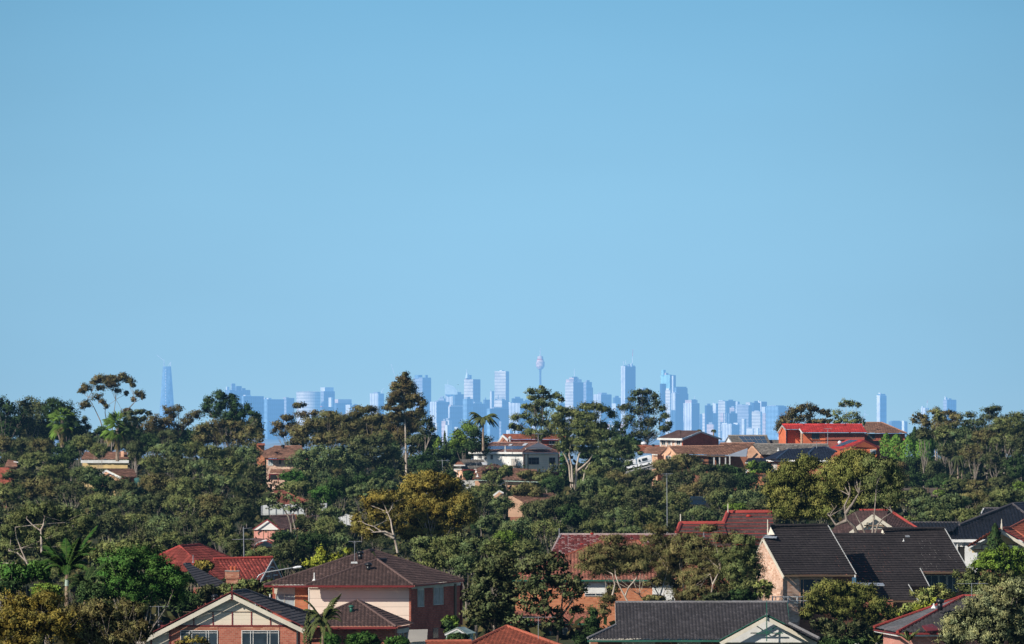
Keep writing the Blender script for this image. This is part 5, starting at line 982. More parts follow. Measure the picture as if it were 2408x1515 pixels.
h.walls([(597, 842.8), (658.5, 840.6), (698, 843.5), (690, 854), (610, 854)], 1246, 'pinkish_brick', 841); W = Wall((597, 842.8), (658.5, 840.6)); h.window(W, 623, 627.5, 1246.5, 1252, (), 'timber'); [h.panel(W, x, x+1, 1240, 1275, 'timber', .06, 'downpipe') for x in (619.5, 630)]
W = Wall((658.5, 840.6), (698, 843.5)); h.panel(W, 658.6, 661, 1246, 1275, 'maroon', .08, 'downpipe'); h.panel(W, 664, 697, 1246, 1262, 'pale_grey', .03); h.window(W, 673, 682, 1246, 1254, (.5,), 'white_paint', 'glass'); h.window(W, 687, 694, 1246, 1258, (.5,), 'white_paint', 'glass')
h = House('garage', 'grey gabled garage with brown roof below the salmon brick house', 'garage', 622, 832)
gface(h, [(597, 1285, 825), (624, 1270, 825), (648, 1284, 825), (648, 1286, 825), (597, 1286, 825)], 'grey_render'); h.roof([(Plane((624, 1267.5, 824), (594, 1286, 824), (610, 1266, 832)), [[(624, 1268), (594, 1286), (586, 1284), (588, 1268), (600, 1266)]]), (Plane((624, 1267.5, 824), (652, 1282, 824), (624, 1267, 832)), [[(624, 1267), (652, 1281), (652, 1278), (630, 1267)]])], 'tile_dusk', tw=.4, th=.4, amp=.04, step=.05)
h.barge([(594, 1287, 823.8), (624, 1269, 823.8), (652, 1283, 823.8)], 'maroon', .16, .1); h.walls([(596, 826), (650, 826), (650, 834), (596, 834)], 1287, 'dark_brick', 826); h.panel(Wall((596, 826), (650, 826)), 590, 599, 1286, 1296, 'orange_brick', .05)
h = House('rust_roofed_house', 'rust red sheet roof with brick chimney showing through the valley trees', 'house', 680, 912)
gface(h, [(644, 1156, 908), (662, 1154, 908), (728, 1180, 903), (728, 1187, 903), (655, 1187, 903)], 'rust_sheet', (0, .1, .1), 'roof'); h.walls([(650, 904), (728, 904), (728, 914), (650, 914)], 1186, 'dark_brick', 904); h.part('chimney', 'red_brick', (lambda m: (m.prism([(X2(x, Y), Y) for x, Y in ((716.5, 902), (725, 902), (725, 903.5), (716.5, 903.5))], Z2(1190, 902), Z2(1175, 902)), m)[1])(MB()))
wall_thing('metal_fence', 'long grey sheet metal fence above the salmon brick house', 615, 874, 768, 872, 1188, 1184, 'sheet_fence', .05, 'fence', 9, 'grey_metal')
wall_thing('white_fence', 'sunlit white fence stepping down to the right in the valley', 772, 872, 830, 864, 1200, 1213, 'pale_grey', .05, 'fence', 4, 'grey_metal')
wall_thing('timber_fence', 'dark paling fence under the trees on the right ridge', 2120, 1040, 2245, 1040, 1148, 1147, 'timber_fence', .05, 'fence', 6, 'timber')
wall_thing('garden_wall', 'pale wall glimpsed right of the white fence above the golden gum', 1000, 960, 1030, 960, 1156, 1157, 'concrete', .2, 'wall', 2)
# water tank
r = empty('water_tank', P(325, 1150, 990)); tag(r, 'small teal garden water tank half hidden in the left bush', 'water tank'); m = MB(); m.lathe(P(325, 1150, 990), [(.6, 0), (.63, .5), (.6, .9), (.63, 1.2), (.6, 1.5), (.2, 1.65), (.05, 1.67)], 16); m.build('tank', 'teal_metal', r, smooth=True)
# mast
def mast(label, x, y0, y1, Y, arms, r0=.06, cat='antenna mast', name='antenna_mast'):
    r = empty(name, P(x, y1, Y)); tag(r, label, cat); m = MB(); m.tube([P(x, y1, Y), P(x+(-1), y0, Y)], [r0, r0*.8], 6); m.build('pole', 'grey_metal', r)
    for (yy, xa, xb) in arms: m = MB(); m.tube([P(xa, yy+1, Y-.3), P(xb, yy, Y+.3)], r0*.55, 4); [m.tube([P(xa+(xb-xa)*t, yy+1-t, Y-1), P(xa+(xb-xa)*t, yy+1-t, Y+1)], .02, 3) for t in (.1, .3, .5, .7, .9)]; m.build('crossarm', 'grey_metal', r)
mast('tall thin grey radio mast rising from the red edged roof in the centre right', 1569, 1113, 1262, 690, ((1114, 1556, 1582), (1117, 1560, 1576)), .045)
mast('tall television antenna mast with two crossbars above the red ribbed roof', 573.5, 1239, 1314, 632, ((1242, 574, 592), (1268, 546, 598)), .05)
mast('thin white antenna pole in the trees left of the small brown house', 1041, 1081, 1116, 1070, ((1083, 1026, 1058),), .06)
# vehicles on the sloping drive
def van(label, x0, x1, yt, yb, Y, tilt, name='caravan', cat='caravan', nose=False):
    k = Y/FD; L = (x1-x0)*k; H = (yb-yt)*k; c = P(x0, yb, Y); r = empty(name, c); tag(r, label, cat); ca, sa = math.cos(tilt), math.sin(tilt)
    def T(u, w, z): return (c.x+u*ca-z*sa, c.y+w, c.z+u*sa+z*ca)
    def box(m, u0, u1, w0, w1, z0, z1, sl=0): m.hexa([T(u0, w0, z0), T(u1, w0, z0), T(u1, w1, z0), T(u0, w1, z0), T(u0+sl, w0+.06, z1), T(u1-.05, w0+.06, z1), T(u1-.05, w1-.06, z1), T(u0+sl, w1-.06, z1)])
    wr = H*.14; m = MB(); box(m, 0, L, 0, 2.1, wr*1.1, H*.62, .02); box(m, 0.02, L, 0.0, 2.1, H*.62, H*.96, H*(.35 if nose else .12)); box(m, H*.3, L*.9, .3, 1.8, H*.96, H, .1); m.build('body', 'white_gloss', r)
    m = MB(); box(m, L*.35, L*.72, -.03, .0, H*.55, H*.82); m.build('window', 'glass', r); m = MB(); box(m, L*.12, L*.26, -.03, .0, H*.55, H*.8); m.build('window', 'glass', r)
    m = MB(); box(m, .3, L-.1, -.02, .0, H*.4, H*.47); m.build('side_stripe', 'silver_roof', r)
    m = MB(); box(m, L*.05, L*.95, .2, 1.9, wr*.7, wr*1.2); m.build('chassis', 'rubber', r)
    for u in (L*.22, L*.74):
        m = MB(); p = T(u, 0, wr); q = T(u, .22, wr); m.tube([p, q], wr, 12); w_ = m.build('wheel', 'rubber', r); m = MB(); m.tube([T(u, -.02, wr), T(u, .0, wr)], wr*.5, 10); m.build('rim', 'grey_metal', w_)
    return r
van('white caravan parked uphill on the steep drive below the peach end wall', 1501, 1537, 1077, 1101, 1084, math.radians(13))
van('white camper van parked downhill of the caravan, half hidden by the tree', 1467, 1500, 1084, 1108, 1084, math.radians(12), 'camper_van', 'camper van', True)
t_ = [P(1440, 1126, 1082), P(1560, 1092, 1084), P(1566, 1084, 1092), P(1440, 1118, 1090)]
m = MB(); m.slab(t_, (0, 0, -.3)); tag(m.build('driveway', 'concrete'), kind='structure')
def car(label, x, y, Y, mat, ln=4.3):
    c = P(x, y, Y); r = empty('parked_car', c); tag(r, label, 'car'); m = MB(); pr = [(-2.1, .35), (-2.1, .8), (-1.4, .95), (-.8, 1.4), (.7, 1.42), (1.5, 1.0), (2.1, .85), (2.15, .35)]
    vs = [(c.x+u, c.y+w*.85, c.z+z) for w in (-1, 1) for u, z in pr]; n = len(pr); m.add(vs, [tuple(range(n)), tuple(range(2*n-1, n-1, -1))]+[(i, (i+1) % n, n+(i+1) % n, n+i) for i in range(n)]); m.build('body', mat, r)
    m = MB(); m.obox((c.x, c.y-.87), (1, 0), (0, 1), -.9, .9, c.z+.95, c.z+1.33, 0, .03); m.build('window', 'glass', r)
    for u in (-1.3, 1.3): m = MB(); m.tube([(c.x+u, c.y-.9, c.z+.32), (c.x+u, c.y-.65, c.z+.32)], .32, 12); m.build('wheel', 'rubber', r)
m_plain('blue_car_paint', (0.012, 0.025, 0.05), 0.25, 0.6)
car('dark blue car half hidden in the shade of the valley trees right of the mast', 1640, 1193, 905, 'blue_car_paint')
# ================================================================ distant city in the haze
YC = 20000.0; KC = YC/FD
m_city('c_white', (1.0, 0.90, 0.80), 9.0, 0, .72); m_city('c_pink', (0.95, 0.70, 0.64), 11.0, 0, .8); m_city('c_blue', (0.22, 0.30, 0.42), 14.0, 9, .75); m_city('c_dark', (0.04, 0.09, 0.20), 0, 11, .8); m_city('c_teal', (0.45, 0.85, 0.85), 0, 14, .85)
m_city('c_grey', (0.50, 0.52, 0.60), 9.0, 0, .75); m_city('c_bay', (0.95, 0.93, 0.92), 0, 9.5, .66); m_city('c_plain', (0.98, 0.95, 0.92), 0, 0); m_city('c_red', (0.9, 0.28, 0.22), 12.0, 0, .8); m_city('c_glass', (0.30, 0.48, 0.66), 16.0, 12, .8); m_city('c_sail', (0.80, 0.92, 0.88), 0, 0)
def tower_foot(x0, xs, x1, Y=YC):
    k = Y/FD; wl, wr = max((xs-x0)*k, 1), max((x1-xs)*k, 1); dr = max(wl, wr*1.15, 8); dl = wl*wr/dr; dl = max(dl, 6)
    c = (X2(xs, Y), Y); return [c, (c[0]+wr, Y+dr), (c[0]+wr-wl, Y+dr+dl), (c[0]-wl, Y+dl)]
def city(label, x0, xs, x1, yt, mat='c_white', mat2=None, tops=(), Y=None, name='office_tower', yb=1098, spire=None, group=None, cat='skyscraper'):
    Y = Y or YC+random.uniform(-900, 900); k = Y/FD; f = tower_foot(x0, xs, x1, Y); r = empty(name, (f[0][0], Y, 0)); tag(r, label, cat, group); zt = Z2(yt, Y)
    m = MB(); m.prism(f, 0, zt); m.build('body', mat, r)
    if mat2:  # panel on the right face: shadow side painted in darker facade and glass tones
        a, b = Vector(f[0]), Vector(f[1]); t = (b-a).normalized(); n = Vector((t.y, -t.x)); m = MB(); m.obox(a+t*.5, t, n, 0, (b-a).length-1, 0, zt-1, 0.2, 1.5); m.build('shaded_facade', mat2, r)
    cx, cy = sum(p[0] for p in f)/4, sum(p[1] for p in f)/4
    for (a, s, b, y, mt) in tops: m = MB(); m.prism(tower_foot(a, s, b, Y+ (Y-YC)*0+8), zt-2, Z2(y, Y)); m.build('roof_block', mt, r)
    # plant room on every plain top
    if not tops and x1-x0 > 14: m = MB(); q = [(cx+(p[0]-cx)*.5, cy+(p[1]-cy)*.5) for p in f]; m.prism(q, zt-1, zt+random.uniform(3, 6)); m.build('plant_room', 'c_grey', r)
    if spire: m = MB(); x, y = spire; m.tube([(X2(x, Y), cy, zt-2), (X2(x, Y), cy, Z2(y, Y))], [1.6, .5], 6); m.build('spire', 'c_plain', r)
    return r
def crane(label, x, yb, yt, xj0, yj0, xj1, yj1, Y=YC):
    r = empty('tower_crane', P(x, yb, Y)); tag(r, label, 'crane'); m = MB(); m.bar(P(x, yb+4, Y), P(x, yt, Y), 1.6); m.build('mast', 'c_plain', r); m = MB(); m.bar(P(xj0, yj0, Y), P(xj1, yj1, Y), 1.3); m.build('jib', 'c_red' if 'red' in label else 'c_plain', r)
# crown shaped tapering tower
r = empty('skyscraper', (X2(391, YC), YC, 0)); tag(r, 'tapering curved glass skyscraper standing alone on the far left of the skyline', 'skyscraper')
m = MB(); rows = []
for i in range(26):
    t = i/25; y = 1098-(1098-862)*t; tt = max(0, (1000-y)/140); w = 17.5-8.5*max(0, tt)**1.25 if tt > 0 else 17.5
    rows.append((w*KC, Z2(y, YC)))
n = 24; vs = []; fs = []
for j, (w_, z) in enumerate(rows):
    for q in range(n):
        a = 2*math.pi*q/n+.3; rr = w_*(1+.16*math.cos(3*a+1.2)); tw_ = a+j*.012; vs.append((X2(391.5, YC)+rr*math.cos(tw_), YC+rr*math.sin(tw_), z))
for j in range(25):
    for q in range(n): fs.append((j*n+q, j*n+(q+1) % n, (j+1)*n+(q+1) % n, (j+1)*n+q))
fs.append(tuple(range(25*n, 26*n))); m.add(vs, fs); m.build('body', 'c_glass', r)
m = MB()
for i in range(15): m.bar(P(388.6, 870+i*6.6, YC-22), P(390.4, 870+i*6.6, YC-22), 3.2, 3.5)
m.build('hoist', 'c_plain', r)
m = MB(); m.bar(P(383, 866, YC), P(399, 866, YC), 9, 10); m.bar(P(386, 866, YC), P(386, 852, YC), 2); m.build('crown_frame', 'c_grey', r)
crane('white crane with long raised jib on the tapering tower', 385.5, 866, 846, 385.5, 848, 369, 835); crane('short crane on the right of the tapering tower top', 401, 866, 852, 396, 860, 403, 850)
T = city
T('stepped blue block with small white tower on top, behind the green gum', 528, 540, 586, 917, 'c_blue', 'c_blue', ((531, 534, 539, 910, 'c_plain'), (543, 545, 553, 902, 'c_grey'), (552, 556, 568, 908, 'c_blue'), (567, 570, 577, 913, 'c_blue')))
T('blue slab with bright white rooftop at its left', 568, 572, 618, 931.5, 'c_glass', 'c_blue', ((572, 577, 590, 929, 'c_plain'),))
T('tall pale blue slab with two white roof boxes', 616, 628, 669, 939, 'c_glass', 'c_blue', ((618, 622, 627, 935.5, 'c_plain'), (627, 631, 638, 936, 'c_plain')))
T('narrow tower with pinkish cap left of the round tower', 668, 673, 691, 936, 'c_grey', 'c_blue', ((666, 672, 679, 934.5, 'c_pink'),))
r = empty('round_tower', (X2(724, YC), YC, 0)); tag(r, 'broad round white banded tower on the left of the city', 'skyscraper'); m = MB(); m.lathe((X2(725, YC), YC, 0), [(28.5*KC, 0), (28.5*KC, Z2(922, YC)), (24*KC, Z2(921, YC)), (2, Z2(920.5, YC))], 32); m.build('body', 'c_white', r)
T('square tower with white rounded crown right of the round tower', 754, 761, 786, 920, 'c_grey', 'c_blue', ((753.5, 764, 784, 911, 'c_plain'),)); T('bright white thin block at the foot of the white crowned tower', 772.5, 779, 783, 935, 'c_plain'); T('low block with red roof sign beside the round tower', 752, 756, 782, 957, 'c_blue', 'c_blue', ((753, 757, 762, 955, 'c_red'),))
T('wide low block with pink upper band', 786, 790, 826, 948, 'c_blue', 'c_blue', ((787, 795, 826, 939, 'c_pink'),)); T('small white block in front of the pink banded building', 812.5, 823, 825, 952, 'c_plain'); T('low blue block left of the triangular braced tower', 825, 829, 845, 953, 'c_glass')
T('tower with white diagonal brace and small mast', 869.5, 889, 902, 925.5, 'c_bay', 'c_glass', (), None);
crane('faint white crane jib leaning left of the tall conical gum', 930, 905, 886, 931, 892, 920, 857); crane('tiny distant crane above the braced tower', 898, 926, 920, 896, 922, 903, 913)
T('wide tower with castellated crown right of the conical gum', 972, 993, 1013, 888, 'c_grey', 'c_blue', ((975, 984, 993, 882, 'c_glass'), (999, 1001, 1006, 882, 'c_glass')))
T('low block with white base behind the conical gum', 982, 996, 1006, 962, 'c_grey')
# sail topped building
r = empty('sail_tower', (X2(1060, YC), YC, 0)); tag(r, 'office tower topped by a tall white curved sail', 'skyscraper'); f = tower_foot(1046, 1065, 1068, YC); m = MB(); m.prism(f, 0, Z2(928, YC)); m.build('body', 'c_bay', r)
pts = [(1046, 903.5)]+[(1046+30*math.sin(t*math.pi/2/8), 928-24.5*math.cos(t*math.pi/2/8)**.8 if t < 8 else 928) for t in range(1, 9)]+[(1046, 928)]; m = MB(); m.slab([P(a, b, YC-5) for a, b in pts], (0, 25, 0)); m.build('sail', 'c_sail', r); m = MB(); m.bar(P(1053, 904, YC), P(1053, 893, YC), 1); m.build('spire', 'c_plain', r)
T('dark block with white diagonal spike right of the sail', 1067, 1069, 1090, 927, 'c_blue', 'c_blue', (), None, spire=(1078, 913)); T('thin white slab below the sail', 1057, 1063, 1065, 933, 'c_plain'); T('low greyish block left of the sail tower', 1031, 1044, 1048, 937, 'c_grey')
rp_ = T('white banded tower with pyramid crown and dark flank', 1091, 1112, 1129, 892, 'c_white', 'c_blue', ((1094, 1103, 1109, 886, 'c_pink'), (1103, 1104, 1109, 882, 'c_glass')), YC-300, spire=(1097, 868))
m = MB(); q = P(1099, 886, YC-290); m.lathe(q, [(5.5*KC, -4), (4*KC, 3*KC), (1.6*KC, 8*KC), (.2, 10*KC)], 4); m.build('pyramid_roof', 'c_sail', rp_)
T('blue block at the foot of the pyramid crowned tower', 1088, 1098, 1112, 938, 'c_glass', None); T('white striped block behind the shrubs, left centre', 1010.5, 1026, 1056, 945, 'c_bay', 'c_blue'); T('block with a white left edge strip and pale roof band', 1054, 1057, 1090, 956, 'c_plain', 'c_blue', ((1055, 1060, 1090, 953, 'c_pink'),))
T('broad tower with sloped pale shoulders', 1081, 1091, 1126, 961, 'c_white', 'c_glass'); T('teal glass topped wide block', 1103, 1110, 1143, 949, 'c_teal', 'c_blue'); T('blue block left of the tall white slab', 1136, 1139, 1156, 940, 'c_blue', 'c_blue', ((1140, 1141, 1143, 935, 'c_grey'),)); T('low white roofed block between teal block and white slab', 1143, 1154, 1162, 962, 'c_plain')
T('tall white slab tower with horizontal balconies', 1163, 1189, 1196, 873, 'c_white', 'c_blue', ((1174, 1180, 1186, 871, 'c_plain'),), YC-200); T('white podium tower at the foot of the tall white slab', 1161, 1180, 1197, 941, 'c_white', 'c_blue', (), YC-600); T('slim white twin block left of the tall white slab', 1152, 1156, 1162, 920, 'c_bay', None, ((1152, 1153, 1155, 917, 'c_plain'),))
T('large plain blue slab in front of the white slab podium', 1145, 1152, 1196, 961, 'c_glass', 'c_dark', (), YC-1500)
T('pinkish white twin tower left of the needle tower', 1196, 1222, 1226, 948, 'c_bay', None, ((1196, 1200, 1206, 946, 'c_plain'),), YC-700); T('blue slab behind the pinkish twin tower', 1203, 1206, 1230, 937, 'c_dark', 'c_dark', (), YC+600); T('pale green block behind the branching gum', 1229, 1235, 1250, 943, 'c_glass'); T('low blue block beside the stepped shoulder tower', 1312, 1316, 1329, 949, 'c_dark')
# needle tower with turret
r = empty('observation_tower', (X2(1270, YC), YC, 0)); tag(r, 'slender observation tower with golden red turret and spire', 'tower'); c = (X2(1270.5, YC), YC, 0); z = lambda y: Z2(y, YC)
m = MB(); m.lathe(c, [(2.6*KC, 0), (2.6*KC, z(910)), (2.3*KC, z(880)), (2.7*KC, z(870))], 10); m.build('shaft', 'c_blue', r)
m = MB(); m.lathe(c, [(2.5*KC, z(870)), (6.5*KC, z(867.5)), (10*KC, z(862)), (10.4*KC, z(851)), (9*KC, z(850)), (7*KC, z(846)), (6.6*KC, z(840)), (6*KC, z(838)), (1, z(837))], 20); m.build('turret', 'c_pink', r)
m = MB(); m.lathe(c, [(7.4*KC, z(848)), (7.6*KC, z(844)), (6.9*KC, z(844))], 20); m.build('turret_band', 'c_red', r); m = MB(); m.lathe(c, [(1.1*KC, z(838)), (.9*KC, z(826)), (.3*KC, z(817))], 8); m.build('spire', 'c_plain', r)
T('tower with white striped front and rounded stepped shoulders', 1329, 1348, 1372, 899, 'c_white', 'c_dark', ((1331, 1349, 1368, 892, 'c_pink'), (1339, 1349, 1361, 888, 'c_pink'), (1345, 1349, 1358, 886, 'c_dark')), YC-100, spire=(1351, 866)); T('pale tower behind the shouldered tower', 1372, 1378, 1391.5, 898.5, 'c_grey', 'c_glass'); T('plain blue tower right of the shouldered tower', 1376, 1379, 1394, 911, 'c_grey', 'c_dark', (), YC-300)
T('pair of vertically striped towers, centre right', 1395.5, 1413, 1438, 927.5, 'c_bay', 'c_blue'); T('white block in front of the dark tower under construction', 1438, 1448, 1452, 949, 'c_plain'); T('blue block beside the domed building', 1441, 1444, 1460, 935, 'c_blue', 'c_blue'); T('narrow white slab left of the round gum', 1449, 1456, 1460, 954, 'c_white')
T('dark glass tower with cranes and antennas', 1460, 1470, 1494.5, 861, 'c_bay', 'c_dark', ((1466, 1472, 1493, 859.5, 'c_dark'), (1476, 1478, 1481, 856, 'c_grey'), (1483, 1485, 1488, 855, 'c_plain')), YC-100); crane('thin red tipped crane mast above the dark glass tower', 1487, 858, 838, 1487, 842, 1488.5, 822); crane('slim left crane on the dark glass tower', 1466, 860, 850, 1472, 856, 1470, 848)
T('white building with pointed dome behind the round gum', 1457, 1470, 1482, 933, 'c_plain', None, ((1462, 1469, 1478, 929, 'c_plain'),), spire=(1469.5, 920)); T('dark block showing above the round gum', 1500, 1511, 1528, 915.5, 'c_grey', 'c_dark')
T('stepped teal glass tower, the tallest of the right cluster', 1554, 1575, 1589, 882, 'c_teal', 'c_dark', ((1555, 1560, 1565.5, 870, 'c_teal'), (1560, 1566, 1572, 877, 'c_pink'), (1571, 1573, 1579, 881, 'c_dark')), YC+200); T('thin white blade tower beside the teal tower', 1580, 1583, 1585, 884, 'c_plain', None, (), YC-100)
T('dark slim glass tower in front of the teal tower', 1552, 1556, 1566, 902.5, 'c_dark', 'c_dark', (), YC-500); T('white striped residential tower with bright cap', 1565, 1576, 1579, 918, 'c_white', None, ((1566, 1573, 1577.5, 913.5, 'c_plain'),), YC-700)
T('broad dark blue tower right of the teal tower', 1586, 1590, 1617, 912, 'c_glass', 'c_dark', ((1586, 1592, 1615, 909.5, 'c_dark'),), YC-300); T('narrow dark shoulder block right of the broad dark tower', 1612, 1614, 1619, 926, 'c_dark', None); T('striped low extension below the broad dark tower', 1578, 1588, 1598, 925, 'c_bay', 'c_dark', (), YC-600)
T('rounded cream tower with fluted front and stepped top', 1607, 1626, 1645, 948, 'c_bay', 'c_dark', ((1611, 1626, 1641, 941, 'c_pink'), (1625, 1627, 1638, 939.5, 'c_blue')), YC-600, spire=(1634, 932))
T('pale low striped tower right of the fluted tower', 1645, 1652, 1658, 974, 'c_bay', None); T('dark cube tower on the right city cluster', 1657.5, 1660, 1676, 953.5, 'c_dark', 'c_dark'); T('white striped tower below the dark cube', 1652, 1662, 1687, 971.5, 'c_white', 'c_blue', (), YC-500)
T('thin twin white towers right of the dark cube', 1676, 1683, 1688, 949, 'c_plain', 'c_grey', ((1676, 1678, 1680, 947, 'c_plain'),)); T('bright white banded tower, right cluster', 1689, 1705, 1708, 943, 'c_white', None, ((1690, 1699, 1705, 941.5, 'c_plain'),), YC-200); T('wide dark slab right of the bright banded tower', 1706, 1708, 1731, 943, 'c_dark', 'c_dark'); T('pink terrace tower at the foot of the banded tower', 1694, 1701, 1703, 971, 'c_pink', None, (), YC-500); T('pink brick tower with dark left flank', 1702, 1708, 1709, 971, 'c_pink')
T('small pink curved tower in the right cluster', 1716, 1727, 1732, 959, 'c_pink', None); T('thin white tower pair behind the pink curved tower', 1730, 1734, 1739, 944.5, 'c_plain', 'c_grey'); T('large mauve grey office slab with roof notch', 1732.5, 1760, 1768, 953, 'c_grey', 'c_dark', ((1736, 1745, 1760, 951.5, 'c_grey'),), YC-500); T('low dark block in front of the pink curved tower', 1712, 1715, 1734, 972, 'c_blue', 'c_dark', (), YC-900)
T('pale roofed block behind the mauve slab', 1754, 1764, 1768, 946, 'c_white'); T('dark block right of the mauve slab', 1768, 1771, 1788, 947, 'c_dark', 'c_dark'); T('white patterned block below the dark block', 1768, 1788, 1793, 968, 'c_white', None, (), YC-700); T('dark block with white wedge roof', 1785, 1790, 1803.5, 944.5, 'c_plain', 'c_dark', ((1782, 1785, 1787, 942, 'c_plain'),)); T('small white angled block near the right blue slab', 1791, 1799, 1803, 957, 'c_plain'); T('pinkish low block by the right blue slab', 1793, 1800, 1802, 972, 'c_pink', None, (), YC-700)
T('very wide pale blue building at the right end of the city', 1802, 1830, 1850, 955, 'c_glass', 'c_dark', ((1806, 1825, 1845, 953.5, 'c_grey'),), YC-300); T('faint low block right of the wide blue building', 1850, 1853, 1864, 958, 'c_blue')
T('long low white terrace blocks under the right cluster', 1697, 1720, 1739, 997, 'c_bay', 'c_blue', ((1698, 1710, 1720, 995, 'c_plain'), (1725, 1735, 1739, 994.5, 'c_plain')), YC-1500, yb=1098, cat='building', name='apartment_block'); T('low pink block left of the long white terrace', 1662, 1678, 1681, 998, 'c_pink', None, (), YC-1500, cat='building', name='apartment_block')
T('small white block below the mauve slab', 1753, 1770, 1773, 1008, 'c_plain', None, (), YC-2200, cat='building', name='apartment_block'); T('tiny white block right of the white block below the mauve slab', 1777, 1783, 1786, 1007, 'c_plain', None, (), YC-2200, cat='building', name='apartment_block')
T('slender tower with bright left edge and rounded top, alone on the right', 2062, 2069, 2085, 930, 'c_plain', 'c_glass', ((2064, 2069, 2083, 926.5, 'c_glass'), (2066, 2070, 2073, 924, 'c_plain')), YC-1000)
T('low blue block with white stripe above the brown hip roof', 2090, 2096, 2136, 991, 'c_blue', 'c_blue', ((2094, 2100, 2118, 989.5, 'c_blue'),)); T('white slab in front of the low blue block on the right', 2121, 2126, 2129, 989.5, 'c_plain', None, (), YC-1500)
T('pale tower with slanting roof behind the right ridge trees', 2218.5, 2226, 2250, 940, 'c_grey', 'c_glass', ((2221, 2224, 2228, 934, 'c_plain'), (2228, 2231, 2238, 937, 'c_grey')), YC-600, spire=(2223, 931)); T('small low tower left of the slanting roofed tower', 2166, 2176, 2184, 959, 'c_bay', 'c_grey', ((2167, 2170, 2173, 956, 'c_plain'),)); crane('faint red crane right of the slanted tower', 2180, 962, 948, 2180, 950, 2181, 942); crane('faint crane between the gum pair and the slender tower', 2034, 998, 966, 2030, 975, 2042, 976)
# low white and pink blocks at the foot of the city, one by one
rg = random.Random(5)
for i in range(46):
    x = rg.choice([rg.uniform(1035, 1200), rg.uniform(1150, 1330), rg.uniform(1560, 1860), rg.uniform(1400, 1500), rg.uniform(940, 1080)]); y = rg.uniform(985, 1030); w_ = rg.uniform(6, 20)
    city('low pale apartment block at the hazy foot of the city', x, x+w_*rg.uniform(.5, .8), x+w_, y, rg.choice(['c_white', 'c_plain', 'c_pink', 'c_bay', 'c_grey', 'c_blue', 'c_blue']), None, (), 15500+(1030-y)*45+rg.uniform(-300, 300), 'apartment_block', cat='building', group='low apartment blocks at the foot of the city')
rg = random.Random(11); m = MB()
for i in range(420):
    Y = rg.uniform(6500, 13500); x = rg.uniform(-50, 2450); X = X2(x, Y); z0 = rg.uniform(0, 14) if Y < 9500 else rg.uniform(2, 20); w_ = rg.uniform(8, 26); m.hexa([(X, Y, 0), (X+w_, Y+w_*.6, 0), (X, Y+w_*1.4, 0), (X-w_, Y+w_*.8, 0), (X, Y, z0+6), (X+w_, Y+w_*.6, z0+6), (X, Y+w_*1.4, z0+6), (X-w_, Y+w_*.8, z0+6)])
tag(m.build('suburb_rooftops', 'c_plain'), 'tiny hazy white suburb rooftops spread over the plain before the city', 'houses', kind='stuff')
# bird
r = empty('bird', P(1077, 905, 3000)); tag(r, 'small dark bird in flight between the sail tower and the pyramid crowned tower', 'bird'); c = P(1077, 905, 3000); m = MB()
m.tube([c+Vector((-.1, -.35, .02)), c+Vector((0, 0, 0)), c+Vector((.05, .3, .05)), c+Vector((.08, .5, 0))], [.05, .12, .1, .02], 8); m.add([c, c+Vector((.25, .12, .25)), c+Vector((.55, .02, .5)), c+Vector((.2, -.12, .2))], [(0, 1, 2, 3)]); m.add([c, c+Vector((-.25, .12, .2)), c+Vector((-.55, .02, .1)), c+Vector((-.2, -.12, .15))], [(0, 1, 2, 3)]); m.build('body', 'dark_void', r)
# ================================================================ trees standing out against the sky (left to right)
def L(*a): return [a[i:i+4] for i in range(0, len(a), 4)]
FAR = dict(leafpx=1.55, crpx=8.5, nleaf=44)
tree('gum_tree', 'dark dense gum at the far left edge of the skyline', 1215, L(18, 960, 30, 28, -10, 985, 26, 30, 45, 985, 26, 30, 20, 1010, 40, 28, -5, 945, 20, 16), 'D', **FAR)
tree('gum_tree', 'dark gum with trunks showing sky between them, second on the left skyline', 1220, L(72, 958, 28, 24, 98, 962, 26, 22, 60, 985, 30, 24, 100, 990, 30, 26, 85, 1012, 40, 20, 55, 948, 16, 12), 'K', **FAR)
tree('broadleaf_tree', 'dome shaped deep green tree behind the left fan palm', 1190, L(140, 955, 30, 18, 118, 972, 22, 24, 160, 975, 28, 28, 150, 1000, 36, 24, 180, 1000, 20, 26, 122, 945, 18, 10, 190, 1015, 14, 16), 'D', **FAR)
tree('gum_tree', 'thin leaning dark sapling right of the dome shaped tree', 1195, L(199, 990, 10, 10, 205, 1005, 9, 8, 196, 1012, 10, 12), 'K', r=.08, **FAR)
tree('tall_gum_tree', 'tall open gum with scattered leaf clusters on bare branches against the sky, left', 1205, L(200, 913, 16, 10, 238, 893, 18, 10, 262, 900, 20, 14, 287, 888, 16, 10, 305, 896, 12, 8, 228, 934, 12, 8, 200, 953, 14, 11, 326, 925, 11, 8, 314, 940, 6, 5, 274, 920, 9, 8, 250, 955, 6, 7, 297, 967, 11, 6, 297, 926, 4, 5, 236, 912, 12, 8, 262, 888, 10, 6, 312, 905, 8, 5, 222, 900, 10, 6, 190, 920, 8, 6, 335, 935, 5, 7, 240, 945, 7, 5, 290, 975, 7, 4), 'T',
     base=(262, 1060), leafpx=1.6, crpx=6.5, nleaf=40, core=.2, dens=1.2, bark='bark_grey', r=.12, grow=1.3, twigs=2, stems=[[(262, 1060, 0), (264, 1000, 0), (268, 970, 0), (272, 940, 0)], [(258, 1050, 1), (252, 1000, 1), (247, 970, 2), (250, 940, 2)], [(266, 1050, -1), (280, 990, -1), (300, 965, -1), (318, 945, -1)], [(255, 1050, 0), (236, 990, 0), (222, 960, 0), (208, 935, 0)]])
